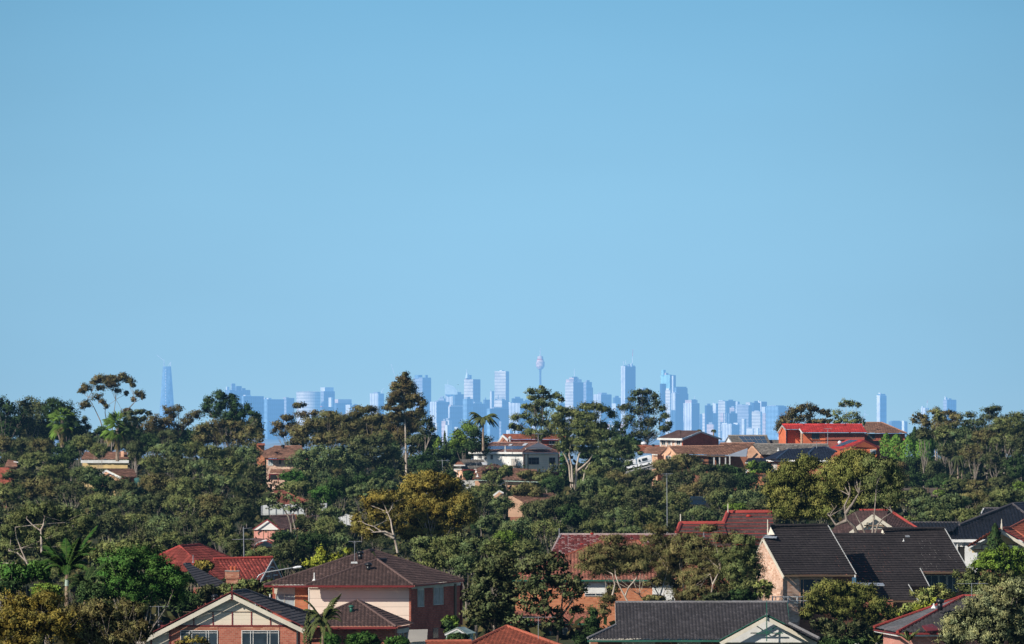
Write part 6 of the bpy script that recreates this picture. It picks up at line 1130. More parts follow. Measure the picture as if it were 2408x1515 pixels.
tree('flat_topped_tree', 'small layered flat topped tree between the tall open gum and the tapering tower', 1180, L(305, 972, 18, 6, 330, 968, 14, 6, 348, 972, 8, 5, 338, 985, 9, 7, 308, 985, 20, 9, 325, 990, 12, 8, 290, 1000, 18, 12), 'K', twigs=1, **FAR)
tree('gum_tree', 'sparse brownish gum in front of the tapering tower', 1175, L(397, 965, 18, 10, 362, 988, 18, 12, 420, 962, 13, 9, 392, 995, 22, 14, 457, 978, 22, 12, 425, 1003, 16, 12, 375, 1005, 26, 16, 408, 978, 14, 10, 440, 992, 16, 12, 350, 1005, 16, 14), 'T', leafpx=1.5, crpx=7, nleaf=40, core=.2, dens=1.1, grow=1.25, bark='bark_dark', twigs=3)
tree('rounded_gum_tree', 'rounded bushy green gum rising above the left bush in front of the stepped blue block', 1165, L(519, 930, 22, 13, 493, 942, 16, 13, 546, 934, 12, 11, 485, 960, 15, 16, 516, 955, 24, 16, 550, 955, 20, 18, 580, 960, 12, 12, 595, 973, 16, 9, 562, 975, 26, 18, 609, 979, 8, 6, 505, 975, 18, 12, 540, 980, 24, 16, 530, 942, 14, 10), 'D', leafpx=1.6, crpx=7.5, nleaf=44, dens=1.2)
tree('gum_tree', 'olive gum with layered crown below the rounded bushy gum', 1130, L(478, 1008, 24, 15, 515, 1000, 28, 16, 552, 1004, 28, 16, 590, 1010, 20, 16, 612, 1028, 12, 18, 520, 1030, 40, 20, 570, 1035, 36, 22, 478, 1032, 24, 18, 600, 1050, 20, 20), 'R', **FAR)
tree('gum_tree', 'gum with a wispy reddish top left of the round banded tower', 1160, L(704, 953, 16, 7, 677, 983, 18, 9, 712, 976, 18, 9, 738, 973, 12, 8, 657, 1003, 18, 12, 684, 1003, 18, 14, 665, 1022, 14, 9, 700, 1015, 20, 16, 645, 1012, 8, 8), 'T', leafpx=1.5, crpx=7, nleaf=44, core=.25, dens=1.1, grow=1.25)
tree('wide_gum_tree', 'very wide olive gum with domed layers, left of the pair before the banded tower', 1120, L(774, 974, 26, 10, 732, 996, 28, 15, 712, 1016, 26, 18, 777, 1008, 38, 20, 807, 984, 26, 12, 760, 1035, 44, 22, 700, 1040, 26, 18, 810, 1030, 30, 24), 'R', base=(770,), dens=1.5, **FAR)
tree('wide_gum_tree', 'wide olive gum with flat domed top, right of the pair before the banded tower', 1130, L(862, 963, 38, 10, 838, 975, 24, 11, 880, 985, 34, 15, 827, 1003, 32, 18, 870, 1012, 38, 20, 905, 985, 16, 12, 850, 1040, 40, 22, 895, 1035, 28, 22), 'R', dens=1.5, **FAR)
tree('grey_gum_tree', 'broad grey green gum beside the two storey cream brick house, on its right', 1060, L(722, 1068, 34, 16, 700, 1090, 30, 22, 752, 1058, 28, 14, 790, 1062, 34, 16, 760, 1085, 44, 22, 820, 1080, 34, 20, 715, 1115, 34, 22, 765, 1118, 44, 24, 815, 1115, 36, 24, 842, 1095, 26, 22), 'S', dens=1.1, **FAR)
tree('grey_gum_tree', 'dense dark gum standing beside the broad grey green gum, left of the tall conical gum', 1080, L(850, 1040, 34, 16, 890, 1035, 30, 16, 835, 1060, 30, 20, 880, 1060, 34, 22, 905, 1065, 22, 20, 860, 1085, 34, 24, 900, 1095, 28, 26), 'K', **FAR)
tree('tall_gum_tree', 'tall conical rust tinged gum with long pale straight trunk, left of centre', 1110, L(953, 881, 9, 9, 949, 893, 18, 10, 939, 904, 18, 10, 960, 906, 20, 12, 952, 921, 30, 13, 928, 912, 11, 10, 932, 932, 20, 11, 977, 937, 22, 14, 991, 951, 12, 13, 920, 946, 14, 11, 958, 952, 22, 11, 912, 958, 11, 10, 937, 962, 20, 9, 985, 965, 12, 8, 930, 975, 22, 8, 968, 974, 20, 8, 948, 984, 22, 8, 965, 938, 20, 12, 945, 942, 18, 10), 'T', base=(955, 1148), leafpx=1.6, crpx=7, nleaf=46, dens=1.4, core=.35, bark='bark_pale', r=.2,
     stems=[[(955, 1148, 0), (956, 1100, 0), (954, 1050, 0), (953, 1000, 0), (950, 960, 0), (951, 920, 0)]])
tree('gum_tree', 'brownish gum behind the trunk of the tall conical gum', 1125, L(935, 985, 30, 13, 970, 990, 24, 14, 925, 1005, 24, 14, 965, 1008, 28, 16, 990, 975, 14, 10, 945, 1025, 26, 16), 'T', leafpx=1.5, crpx=7.5, nleaf=44, core=.5, dens=1.6, grow=1.2)
tree('gum_tree', 'small dark round topped gum right of the tall conical gum', 1085, L(1007, 987, 13, 11, 1012, 1001, 13, 12, 994, 995, 10, 9, 1018, 1010, 9, 8, 1000, 1015, 16, 12), 'K', base=(990, 1090), twigs=2, bark='bark_pale', **FAR)
for x, y, rx, ry, lb, kd in ((985, 1045, 36, 24, 'dark bushy gum beside the pale trunk, right side', 'K'), (1020, 1075, 34, 26, 'dark bushy gum below the bright conifer', 'D'), (905, 1120, 30, 26, 'deep green gum left of the base of the pale trunk', 'D'), (988, 1095, 34, 28, 'deep green gum right of the base of the pale trunk', 'D'), (925, 1065, 24, 18, 'grey green round gum crown left of the pale trunk', 'S')):
    tree('gum_tree', lb, 1085+(y-1060)*-.3, blob(x, y, rx, ry), kd, **FAR)
conifer('conifer', 'bright yellow green cone shaped conifer left of the thin cypress', 1105, 1031, 1027, 1072, 13, 'L'); conifer('cypress_tree', 'thin dark green pointed cypress in front of the hazy city', 1100, 1046, 1014, 1068, 6, 'D', taper=.8)
tree('broadleaf_tree', 'bright lime green sloping tree left of the feather palm', 1110, L(1098, 1003, 22, 14, 1078, 1022, 20, 18, 1066, 1040, 14, 16, 1112, 1012, 20, 16, 1092, 1040, 28, 22), 'L', dens=1.2, **FAR)
tree('broadleaf_tree', 'dark green tree around the trunk of the feather palm', 1100, L(1120, 1022, 20, 18, 1128, 1045, 22, 20, 1105, 1055, 26, 18, 1145, 1035, 12, 16, 1140, 1058, 14, 14), 'D', **FAR)
feather_palm('feather_palm', 'tall feather palm with arching fronds left of the white house, against the city', 1095, 1136, 986, 1060, 44, 'G', n=22, rise=(.35, 1.3), drop=(.75, 1.15), r=.16, lf=.24, hang=.8, wid=.1)
tree('tall_gum_tree', 'tall branching green gum under the observation tower', 1150, L(1250, 921, 15, 8, 1274, 911, 6, 3, 1277, 922, 16, 9, 1252, 936, 15, 9, 1278, 936, 22, 12, 1306, 931, 15, 8, 1321, 939, 9, 6, 1272, 950, 24, 13, 1238, 956, 16, 7, 1256, 962, 20, 11, 1296, 952, 16, 11, 1212, 983, 15, 10, 1234, 978, 18, 11, 1272, 976, 24, 14, 1203, 1002, 9, 7, 1220, 1007, 17, 11, 1254, 992, 24, 13, 1282, 995, 22, 15, 1245, 1015, 22, 12, 1272, 1020, 26, 16, 1298, 1010, 18, 16), 'G', base=(1283, 1050), dens=1.1, bark='bark_grey', **FAR)
tree('big_gum_tree', 'large gum with three pale smooth trunks right of the white house', 1070, L(1320, 962, 14, 7, 1337, 970, 22, 12, 1379, 957, 22, 12, 1402, 957, 18, 10, 1420, 963, 13, 9, 1438, 975, 11, 12, 1362, 975, 26, 14, 1312, 980, 19, 13, 1387, 982, 24, 14, 1320, 997, 24, 14, 1362, 997, 28, 16, 1397, 1002, 22, 15, 1420, 1000, 12, 9, 1329, 1017, 25, 14, 1370, 1017, 28, 15, 1410, 1018, 22, 15, 1429, 1022, 18, 11, 1335, 1036, 24, 14, 1372, 1038, 26, 15, 1318, 1050, 14, 11, 1400, 1040, 20, 13, 1337, 1056, 22, 12, 1366, 1056, 18, 9, 1392, 1058, 14, 9), 'G', base=(1348, 1172), bark='bark_pale', r=.2, twigs=2, leafpx=1.6, crpx=8, nleaf=44, core=.4, dens=1.7,
     stems=[[(1346, 1170, 0), (1341, 1125, 0), (1338, 1095, 0), (1330, 1075, 0), (1322, 1062, 0)], [(1349, 1168, -.4), (1346, 1125, -.4), (1344, 1095, -.4), (1338, 1070, -.3), (1342, 1045, 0)], [(1352, 1168, .3), (1355, 1120, .2), (1356, 1095, 0), (1361, 1072, 0), (1372, 1045, 0), (1378, 1015, 0)], [(1357, 1108, 0), (1372, 1096, 0), (1384, 1085, 0), (1394, 1070, 0)], [(1362, 1152, -.2), (1372, 1130, -.2), (1376, 1105, -.2), (1388, 1088, 0)]])
tree('round_gum_tree', 'big round headed gum behind the hill, under the dark glass tower', 1210, L(1496, 925, 18, 9, 1519, 924, 14, 8, 1539, 931, 12, 11, 1484, 938, 17, 10, 1509, 943, 24, 14, 1541, 948, 15, 12, 1469, 957, 17, 9, 1491, 965, 25, 14, 1524, 964, 25, 14, 1554, 962, 16, 12, 1564, 978, 12, 9, 1573, 997, 9, 8, 1479, 990, 19, 18, 1509, 996, 27, 18, 1537, 992, 23, 14, 1560, 1008, 15, 9, 1516, 1020, 34, 15, 1491, 1025, 24, 15, 1570, 1010, 7, 5), 'K', base=(1515, 1060), dens=1.1, core=.25, **FAR)
tree('broadleaf_tree', 'small dark tree between the three trunked gum and the round headed gum', 1165, L(1450, 1000, 15, 14, 1440, 1018, 16, 13, 1464, 1012, 14, 14, 1452, 1030, 22, 14, 1475, 1030, 14, 14), 'D', **FAR)
tree('grey_gum_tree', 'wide grey green wattle in front of the caravan drive', 1055, L(1476, 1090, 14, 9, 1462, 1100, 14, 10, 1429, 1046, 28, 12, 1457, 1041, 28, 12, 1482, 1052, 22, 11, 1422, 1068, 26, 14, 1455, 1066, 32, 16, 1494, 1056, 14, 9, 1440, 1088, 32, 16, 1480, 1072, 18, 10, 1505, 1066, 8, 5), 'S', base=(1445, 1130), dens=1.15, **FAR)
tree('spreading_tree', 'brown domed tree sloping down to the left behind the long red house', 1195, L(1893, 957, 22, 10, 1877, 965, 20, 11, 1860, 975, 20, 13, 1844, 988, 17, 14, 1833, 1005, 11, 17, 1915, 962, 17, 9, 1937, 969, 15, 7, 1949, 978, 7, 6, 1935, 991, 25, 6, 1880, 984, 24, 12, 1858, 995, 20, 12, 1903, 978, 16, 10, 1910, 992, 16, 6), 'T', base=(1895, 1030), dens=1.2, **FAR)
tree('sparse_gum_tree', 'thin sparse gum of two tiers behind the red roof ridge', 1200, L(1988, 944, 9, 6, 2003, 949, 19, 7, 1978, 953, 10, 7, 2016, 953, 7, 5, 2004, 976, 20, 9, 2016, 984, 16, 9, 1966, 976, 12, 13, 2024, 991, 13, 7, 2003, 992, 22, 7, 1985, 985, 12, 8, 1972, 992, 14, 7, 2030, 998, 8, 5), 'G', base=(1998, 1030), leafpx=1.5, crpx=6.5, nleaf=36, core=.1, dens=1.0, bark='bark_pale')
tree('spreading_gum_tree', 'open spreading gum at the left end of the right ridge, above the green conifers', 1180, L(2161, 978, 13, 9, 2196, 967, 15, 9, 2176, 983, 15, 9, 2230, 973, 24, 8, 2211, 987, 24, 12, 2250, 983, 18, 11, 2150, 990, 9, 8, 2178, 996, 16, 10, 2240, 997, 24, 12, 2205, 1005, 26, 12), 'R', base=(2200, 1080), leafpx=1.5, crpx=7, nleaf=44, core=.25, dens=1.15, grow=1.25, bark='bark_pale')
tree('gum_tree', 'gum with a rounded dark head in the middle of the right ridge skyline', 1175, L(2281, 977, 15, 10, 2326, 965, 22, 9, 2343, 961, 15, 8, 2331, 979, 25, 13, 2305, 992, 26, 14, 2275, 995, 22, 14, 2350, 990, 20, 14), 'K', **FAR)
tree('gum_tree', 'large gum at the right edge of the skyline', 1150, L(2381, 983, 30, 13, 2402, 978, 20, 12, 2365, 996, 30, 17, 2395, 1000, 34, 18, 2430, 990, 26, 20, 2385, 1020, 40, 20, 2345, 1012, 20, 16), 'G', **FAR)
tree('feather_topped_palm', 'pale feathery crown poking out of the spreading gum on the right ridge', 1170, L(2208, 973, 8, 10, 2203, 985, 8, 8), 'C', r=.1, leafpx=2, crpx=6, nleaf=20)
for i, (x, y, rx, ry, kd, lb) in enumerate(((2222, 1022, 34, 20, 'G', 'olive gum below the spreading gum'), (2268, 1030, 40, 24, 'S', 'grey green gum under the rounded dark head'), (2318, 1030, 38, 24, 'R', 'brownish gum below the rounded dark head'), (2362, 1040, 36, 24, 'G', 'gum with leaning pale trunks near the right edge'), (2402, 1050, 36, 28, 'K', 'dark gum crown at the right edge of the slope'), (2235, 1058, 32, 20, 'K', 'dark gum just above the drooping palm'), (2290, 1070, 38, 28, 'R', 'brown green gum right of the drooping palm'), (2340, 1085, 38, 30, 'K', 'dark gum right of the drooping palm with slim trunks'), (2395, 1100, 36, 34, 'D', 'very dark gum filling the right edge'), (2172, 1020, 20, 16, 'K', 'small dark gum behind the green conifers'))):
    tree('gum_tree', lb, 1130-i*7, blob(x, y, rx, ry), kd, bark='bark_pale' if i in (3, 6, 7) else 'bark_grey', front=.6 if i in (3, 6, 7) else 0, **FAR)
conifer('dark_conifer', 'dark conifer behind the row of bright green conifers', 1135, 2151, 1004, 1060, 15, 'D', taper=.8)
for i, (x, y0, y1, w_) in enumerate(((2084, 1019, 1072, 12), (2108, 1021, 1085, 17), (2137, 1027, 1085, 17), (2168, 1026, 1080, 13), (2184, 1020, 1085, 11))):
    conifer('conifer', ('slim bright green conifer nearest the brown hip roof', 'widest bright green conifer of the row', 'round topped bright green conifer in the middle of the row', 'bright green conifer right of the middle of the row', 'darker green conifer at the right end of the row')[i], 1110-i*2, x, y0, y1, w_*1.12, 'N' if i < 4 else 'B', group='row of bright green conifers on the right ridge', taper=.3, leafpx=2.0, n=1.8)
fan_palm('fan_palm', 'left fan palm with a long skirt of dead leaves', 1140, 146, 988, 1052, 36, 1.0, 'fan palms on the left ridge'); fan_palm('fan_palm', 'fan palm with green crown in front of the yellow walled house', 1070, 276, 1003, 1085, 40, .8, 'fan palms on the left ridge')
feather_palm('drooping_palm', 'slim palm with drooping fronds and hanging dead leaves on the right slope', 1050, 2253, 1075, 1160, 24, 'K', n=22, rise=(0, .9), drop=(1.0, 1.6), r=.14, lf=.3, hang=1.2, wid=.09)
feather_palm('drooping_palm', 'short palm beside the drooping palm, lower down the right slope', 1052, 2262, 1100, 1160, 16, 'K', n=14, rise=(0, .8), drop=(1, 1.5), r=.1, lf=.3, hang=1.2, wid=.09)
for x, lb in ((1655, 'left of the two small palm tops above the dark brick gable'), (1688, 'right of the two small palm tops above the dark brick gable')): feather_palm('feather_palm', lb, 1190, x-10, 1011, 1060, 9, 'K', n=12, rise=(.1, .6), drop=(.8, 1.2), r=.12, lf=.35, hang=.7, wid=.1)
# ================================================================ trees on the ridge front and slope, row by row
SL = dict(leafpx=1.55, crpx=8.5, nleaf=44, core=.35)
rowsA = [  # x, y, rx, ry, kind, distance, label
 (8, 1045, 28, 20, 'R', 1120, 'brownish gum at the left edge under the dark skyline gum'), (60, 1052, 34, 20, 'K', 1115, 'dark olive gum below the second skyline gum'), (100, 1048, 30, 18, 'R', 1110, 'brown tinged gum left of the left fan palm trunk'), (195, 1042, 30, 18, 'G', 1095, 'olive gum between the two fan palms'), (232, 1062, 24, 18, 'G', 1040, 'small gum in front of the yellow wall'), (178, 1060, 22, 18, 'D', 1100, 'dark tree below the left fan palm'),
 (240, 1018, 18, 16, 'D', 1150, 'dark tree at the foot of the tall open gum'), (310, 1022, 28, 20, 'D', 1150, 'deep green tree right of the fan palm in front of the yellow house'), (350, 1042, 28, 24, 'D', 1130, 'deep green round tree under the sparse brownish gum'), (318, 1060, 20, 28, 'K', 1060, 'narrow dark gum right of the fan palm trunk'), (395, 1028, 30, 18, 'K', 1140, 'dark gum under the middle of the sparse brownish gum'),
 (85, 1085, 46, 24, 'G', 1050, 'wide grey green gum on the left slope'), (25, 1085, 34, 22, 'K', 1060, 'dark gum at the left edge of the slope'), (150, 1085, 32, 24, 'D', 1045, 'dark green gum left of the yellow wall'), (400, 1062, 46, 22, 'S', 1030, 'domed grey green gum left of centre of the left slope'), (455, 1058, 34, 22, 'G', 1045, 'olive gum right of the domed grey green gum'), (500, 1070, 36, 24, 'G', 1040, 'olive gum under the layered olive gum'), (585, 1072, 34, 24, 'S', 1035, 'grey green gum left of the cream brick house'), (548, 1068, 32, 22, 'K', 1045, 'dark gum left of centre on the upper slope'),
 (205, 1118, 36, 20, 'S', 960, 'bright bush in front of the peach gable'), (130, 1118, 42, 24, 'G', 985, 'grey green gum left of the peach gable'), (45, 1125, 46, 24, 'K', 990, 'dark spreading gum low on the left slope'), (360, 1095, 36, 24, 'G', 990, 'gum right of the low peach gabled house'), (420, 1100, 40, 26, 'K', 980, 'dark gum with forked pale trunk in the left bush'), (478, 1108, 38, 26, 'S', 975, 'grey gum in the middle of the left bush'), (540, 1105, 40, 26, 'G', 985, 'full olive gum left below the cream brick house'), (600, 1118, 30, 28, 'K', 990, 'dark gum beside the verandah of the cream brick house'),
 (245, 1140, 30, 20, 'D', 950, 'dark green bush left of the teal tank'), (290, 1148, 34, 20, 'K', 945, 'dark bush in front of the teal tank'), (100, 1150, 50, 24, 'R', 930, 'wide brownish gum in the lower left bush'), (20, 1160, 40, 24, 'G', 925, 'grey gum at the left edge of the lower bush'), (170, 1160, 40, 24, 'K', 925, 'dark gum in the lower left bush'), (370, 1140, 42, 24, 'R', 930, 'brown tinged gum in the middle left bush'), (440, 1150, 44, 26, 'G', 920, 'olive gum in the middle left bush'), (510, 1145, 44, 26, 'S', 925, 'pale grey green gum in the middle left bush'), (580, 1155, 40, 26, 'K', 930, 'dark gum left of the rust roof'),
 (235, 1185, 44, 24, 'G', 880, 'olive gum above the white branched gum'), (300, 1185, 40, 24, 'S', 875, 'light grey green gum low in the left bush'), (365, 1185, 42, 26, 'K', 880, 'dark gum low in the left bush'), (430, 1192, 44, 26, 'G', 870, 'gum with pale branches low in the left bush'), (500, 1192, 44, 28, 'R', 870, 'brownish gum left of the salmon brick house'), (560, 1200, 38, 28, 'K', 865, 'dark gum overhanging the white gable'),
 (250, 1235, 44, 26, 'K', 790, 'dark gum above the bright green tree, left'), (320, 1235, 44, 26, 'G', 790, 'olive gum above the bright green tree, right'), (390, 1240, 44, 28, 'S', 785, 'grey gum above the red ribbed roof, left'), (450, 1245, 42, 28, 'K', 780, 'dark gum above the red ribbed roof, middle'), (515, 1248, 40, 30, 'G', 780, 'gum with bare leaning branches beside the television mast'), (340, 1275, 44, 26, 'K', 720, 'dark gum behind the olive dome tree'), (410, 1275, 40, 22, 'G', 715, 'olive gum just above the red ribbed roof'), (560, 1285, 36, 26, 'K', 700, 'dark gum left of the garage'),
 (620, 1310, 38, 22, 'G', 690, 'gum in front of the garage'), (680, 1300, 44, 26, 'K', 695, 'dark gum right of the garage'), (740, 1278, 40, 26, 'D', 720, 'deep green gum between garage and yellow shrub'), (665, 1268, 28, 18, 'D', 790, 'dark shady tree at the corner of the salmon brick house'), (720, 1240, 34, 24, 'K', 800, 'gum in front of the second dark red roof'), (775, 1245, 36, 26, 'G', 790, 'olive gum left of the golden gum'), (800, 1280, 40, 24, 'S', 720, 'grey green gum left below the golden gum'), (735, 1195, 26, 18, 'K', 850, 'small gum in front of the grey sheet fence'), (780, 1210, 30, 16, 'S', 845, 'low shrub in front of the white fence'),
 (760, 1168, 32, 22, 'B', 890, 'bright green leafy tree above the grey sheet fence'), (700, 1150, 34, 18, 'G', 930, 'olive gum above the rust roof'), (800, 1150, 40, 26, 'D', 930, 'deep green tree above the white fence'), (860, 1140, 36, 24, 'D', 940, 'very dark tree left above the golden gum'), (690, 1125, 30, 16, 'B', 985, 'small bright green bush below the cream brick house'), (850, 1158, 34, 14, 'S', 860, 'flat topped grey green gum left above the golden gum'), (885, 1140, 18, 12, 'S', 900, 'small flat topped gum, middle of three above the golden gum'), (920, 1142, 14, 10, 'S', 905, 'small flat topped gum, right of three above the golden gum'), (940, 1165, 40, 26, 'D', 950, 'dark tree behind the golden gum'),
 (1010, 1105, 30, 20, 'D', 1030, 'dark tree left of the grey retaining wall'), (1060, 1115, 14, 10, 'D', 1075, 'small dark shrub at the grey retaining wall'), (1100, 1118, 12, 12, 'D', 1079, 'round shrub against the brown house wall'),
 (1190, 1108, 18, 15, 'G', 1035, 'gum in front of the white house wall'), (1160, 1125, 26, 18, 'G', 1030, 'olive gum in front of the dark red hip roof'), (1244, 1118, 30, 12, 'R', 1030, 'brownish gum under the white house windows'), (1285, 1126, 30, 13, 'G', 1028, 'olive gum at the brick base of the white house'), (1305, 1142, 34, 22, 'D', 1025, 'dark gum shading the right of the peach brick strip'), (1150, 1160, 40, 20, 'G', 960, 'olive gum above the right of the golden gum'), (1130, 1190, 32, 20, 'K', 880, 'dark gum right of the golden gum'), (1180, 1190, 26, 20, 'S', 860, 'grey gum in front of the peach corner'), (1240, 1160, 36, 22, 'R', 905, 'brown tinged gum above the peach corner'), (1262, 1205, 40, 26, 'K', 850, 'dark gum right of the peach corner'), (1310, 1190, 40, 24, 'K', 880, 'dark gum in front of the three pale trunks, left'), (1345, 1215, 40, 26, 'D', 850, 'very dark gum below the three pale trunks'), (1160, 1235, 40, 22, 'S', 780, 'grey green gum behind the low green thicket'), (1225, 1245, 44, 24, 'S', 770, 'grey green low gum left of the mottled red roof'), (1290, 1245, 40, 20, 'G', 760, 'low gum touching the mottled red roof'), (1195, 1275, 30, 26, 'L', 700, 'yellow green bush left of the mottled red roof'), (1240, 1290, 36, 20, 'G', 690, 'olive bush left below the mottled red roof'),
 (1400, 1110, 28, 22, 'G', 1010, 'olive gum right of the three pale trunks'), (1400, 1150, 40, 28, 'S', 930, 'grey green gum below the wide wattle'), (1455, 1130, 42, 24, 'R', 1000, 'brownish gum below the caravan drive'), (1510, 1122, 36, 20, 'K', 1010, 'dark shrub below the camper van'), (1450, 1175, 44, 30, 'G', 900, 'full olive gum in the middle valley'), (1515, 1175, 44, 30, 'K', 890, 'dark gum with straight trunks left of the tall mast'), (1405, 1200, 40, 28, 'K', 860, 'dark gum in the middle valley'), (1470, 1222, 44, 26, 'S', 820, 'grey green gum above the mottled red roof'), (1530, 1222, 40, 28, 'G', 815, 'olive gum left of the mast foot'), (1410, 1240, 36, 18, 'G', 800, 'low olive gum above the red roof vent'), (1480, 1250, 26, 12, 'S', 740, 'flat low shrub just above the mottled red ridge'),
 (1565, 1098, 34, 20, 'R', 1030, 'rusty gum in front of the peach gable wall'), (1610, 1088, 40, 24, 'R', 1035, 'brown tinged gum in front of the long brick wings'), (1600, 1130, 40, 26, 'K', 990, 'dark gum right of the top of the mast'), (1655, 1110, 36, 22, 'K', 1020, 'dark gum before the verandah'), (1705, 1112, 40, 20, 'D', 1025, 'low dark tree before the wing wall'), (1690, 1140, 46, 28, 'K', 980, 'broad dark gum in the middle of the right valley'), (1750, 1135, 38, 28, 'D', 990, 'very dark tree with round shadow side left of the big gum'), (1775, 1100, 22, 16, 'L', 1050, 'light green tree beside the small orange house'), (1800, 1100, 18, 16, 'D', 1050, 'dark tree right of the small orange house'), (1640, 1165, 44, 28, 'R', 930, 'brownish gum with fanning trunks right of the mast'), (1700, 1180, 40, 26, 'G', 890, 'olive gum in the right valley'), (1755, 1180, 40, 26, 'S', 880, 'grey green gum left of the big gum'), (1590, 1185, 34, 26, 'G', 890, 'gum just right of the mast'), (1580, 1225, 34, 22, 'K', 820, 'dark gum behind the cream finial'), (1650, 1212, 40, 18, 'S', 800, 'low green shrub above the red edged roof'), (1735, 1195, 30, 10, 'L', 790, 'yellowish low shrub above the red ridge'), (1790, 1195, 34, 22, 'K', 780, 'dark gum at the right of the red ridge'), (1770, 1215, 20, 8, 'S', 750, 'small grey shrub between the red ridge and the big gum'),
 (2115, 1105, 26, 22, 'T', 1060, 'reddish brown bush below the bright green conifers'), (2145, 1095, 30, 24, 'D', 1080, 'dark tree below the bright green conifers'), (2150, 1128, 36, 22, 'D', 1060, 'dark shady tree above the paling fence, left'), (2195, 1110, 34, 26, 'K', 1070, 'dark olive tree left of the drooping palm'), (2205, 1140, 34, 16, 'D', 1055, 'dark shady tree above the paling fence, right'), (2235, 1145, 20, 14, 'B', 1035, 'bright green shrub at the foot of the drooping palm'), (2215, 1160, 20, 8, 'L', 1030, 'bright low shrub by the paling fence'), (2300, 1145, 40, 16, 'R', 1000, 'brown green wattle right of the paling fence'), (2360, 1140, 36, 20, 'K', 1010, 'dark wattle near the right edge'), (2405, 1150, 24, 20, 'L', 1000, 'bright green patch of bush at the right edge'),
 (2150, 1168, 34, 16, 'G', 900, 'olive wattle below the paling fence'), (2180, 1192, 46, 22, 'S', 780, 'wide domed grey green wattle right of the big gum'), (2240, 1185, 42, 20, 'S', 800, 'grey green wattle in the middle of the right bush'), (2300, 1180, 42, 22, 'R', 820, 'brownish wattle in the right bush'), (2360, 1175, 44, 22, 'G', 830, 'olive wattle in the right bush'), (2210, 1218, 46, 16, 'S', 720, 'low grey green wattle behind the black roof'), (2275, 1212, 36, 14, 'G', 715, 'low wattle left of the black roof peak'), (2400, 1170, 26, 18, 'S', 840, 'grey wattle at the right edge'), (2135, 1230, 30, 14, 'G', 700, 'low wattle over the black side roof'), (2340, 1195, 40, 14, 'K', 760, 'dark wattle behind the black roof peak')]
for (x, y, rx, ry, kd, Y, lb) in rowsA:
    nm = 'shrub' if 'shrub' in lb or 'bush' in lb.split(' in ')[0].split(' the ')[0] else 'wattle_tree' if 'wattle' in lb else 'gum_tree' if 'gum' in lb else 'broadleaf_tree'
    fr = 0.5 if (kd in 'GRKS' and random.random() < .4) else 0.0
    tree(nm, lb, Y, blob(x, y, rx*(1.16 if Y < 990 else 1), ry*(1.16 if Y < 990 else 1), 7), kd, bark=random.choice(['bark_pale', 'bark_grey', 'bark_grey']), front=fr, r=.055, cat='shrub' if nm == 'shrub' else 'tree', **SL)
tree('gum_tree', 'open gum with two bare reddish trunks in front of the salmon brick house', 800, L(660, 1165, 20, 10, 640, 1178, 16, 10, 680, 1172, 20, 12, 700, 1185, 22, 12, 655, 1190, 26, 10, 625, 1185, 16, 9, 688, 1198, 22, 8), 'S', base=(690, 1262), bark='bark_grey', leafpx=2, crpx=7, nleaf=20, core=.15, dens=.8, r=.14,
     stems=[[(686, 1262, 0), (684, 1235, 0), (678, 1215, 0), (666, 1195, 0), (650, 1180, 0)], [(700, 1260, 0), (692, 1235, 0), (688, 1215, 0), (694, 1195, 0)]])
tree('shrub', 'bright green bushes between the white house and the three pale trunks', 1119, L(1325, 1078, 9, 14, 1330, 1100, 14, 18, 1322, 1125, 14, 16, 1335, 1060, 10, 12), 'B', cat='shrub', **FAR)
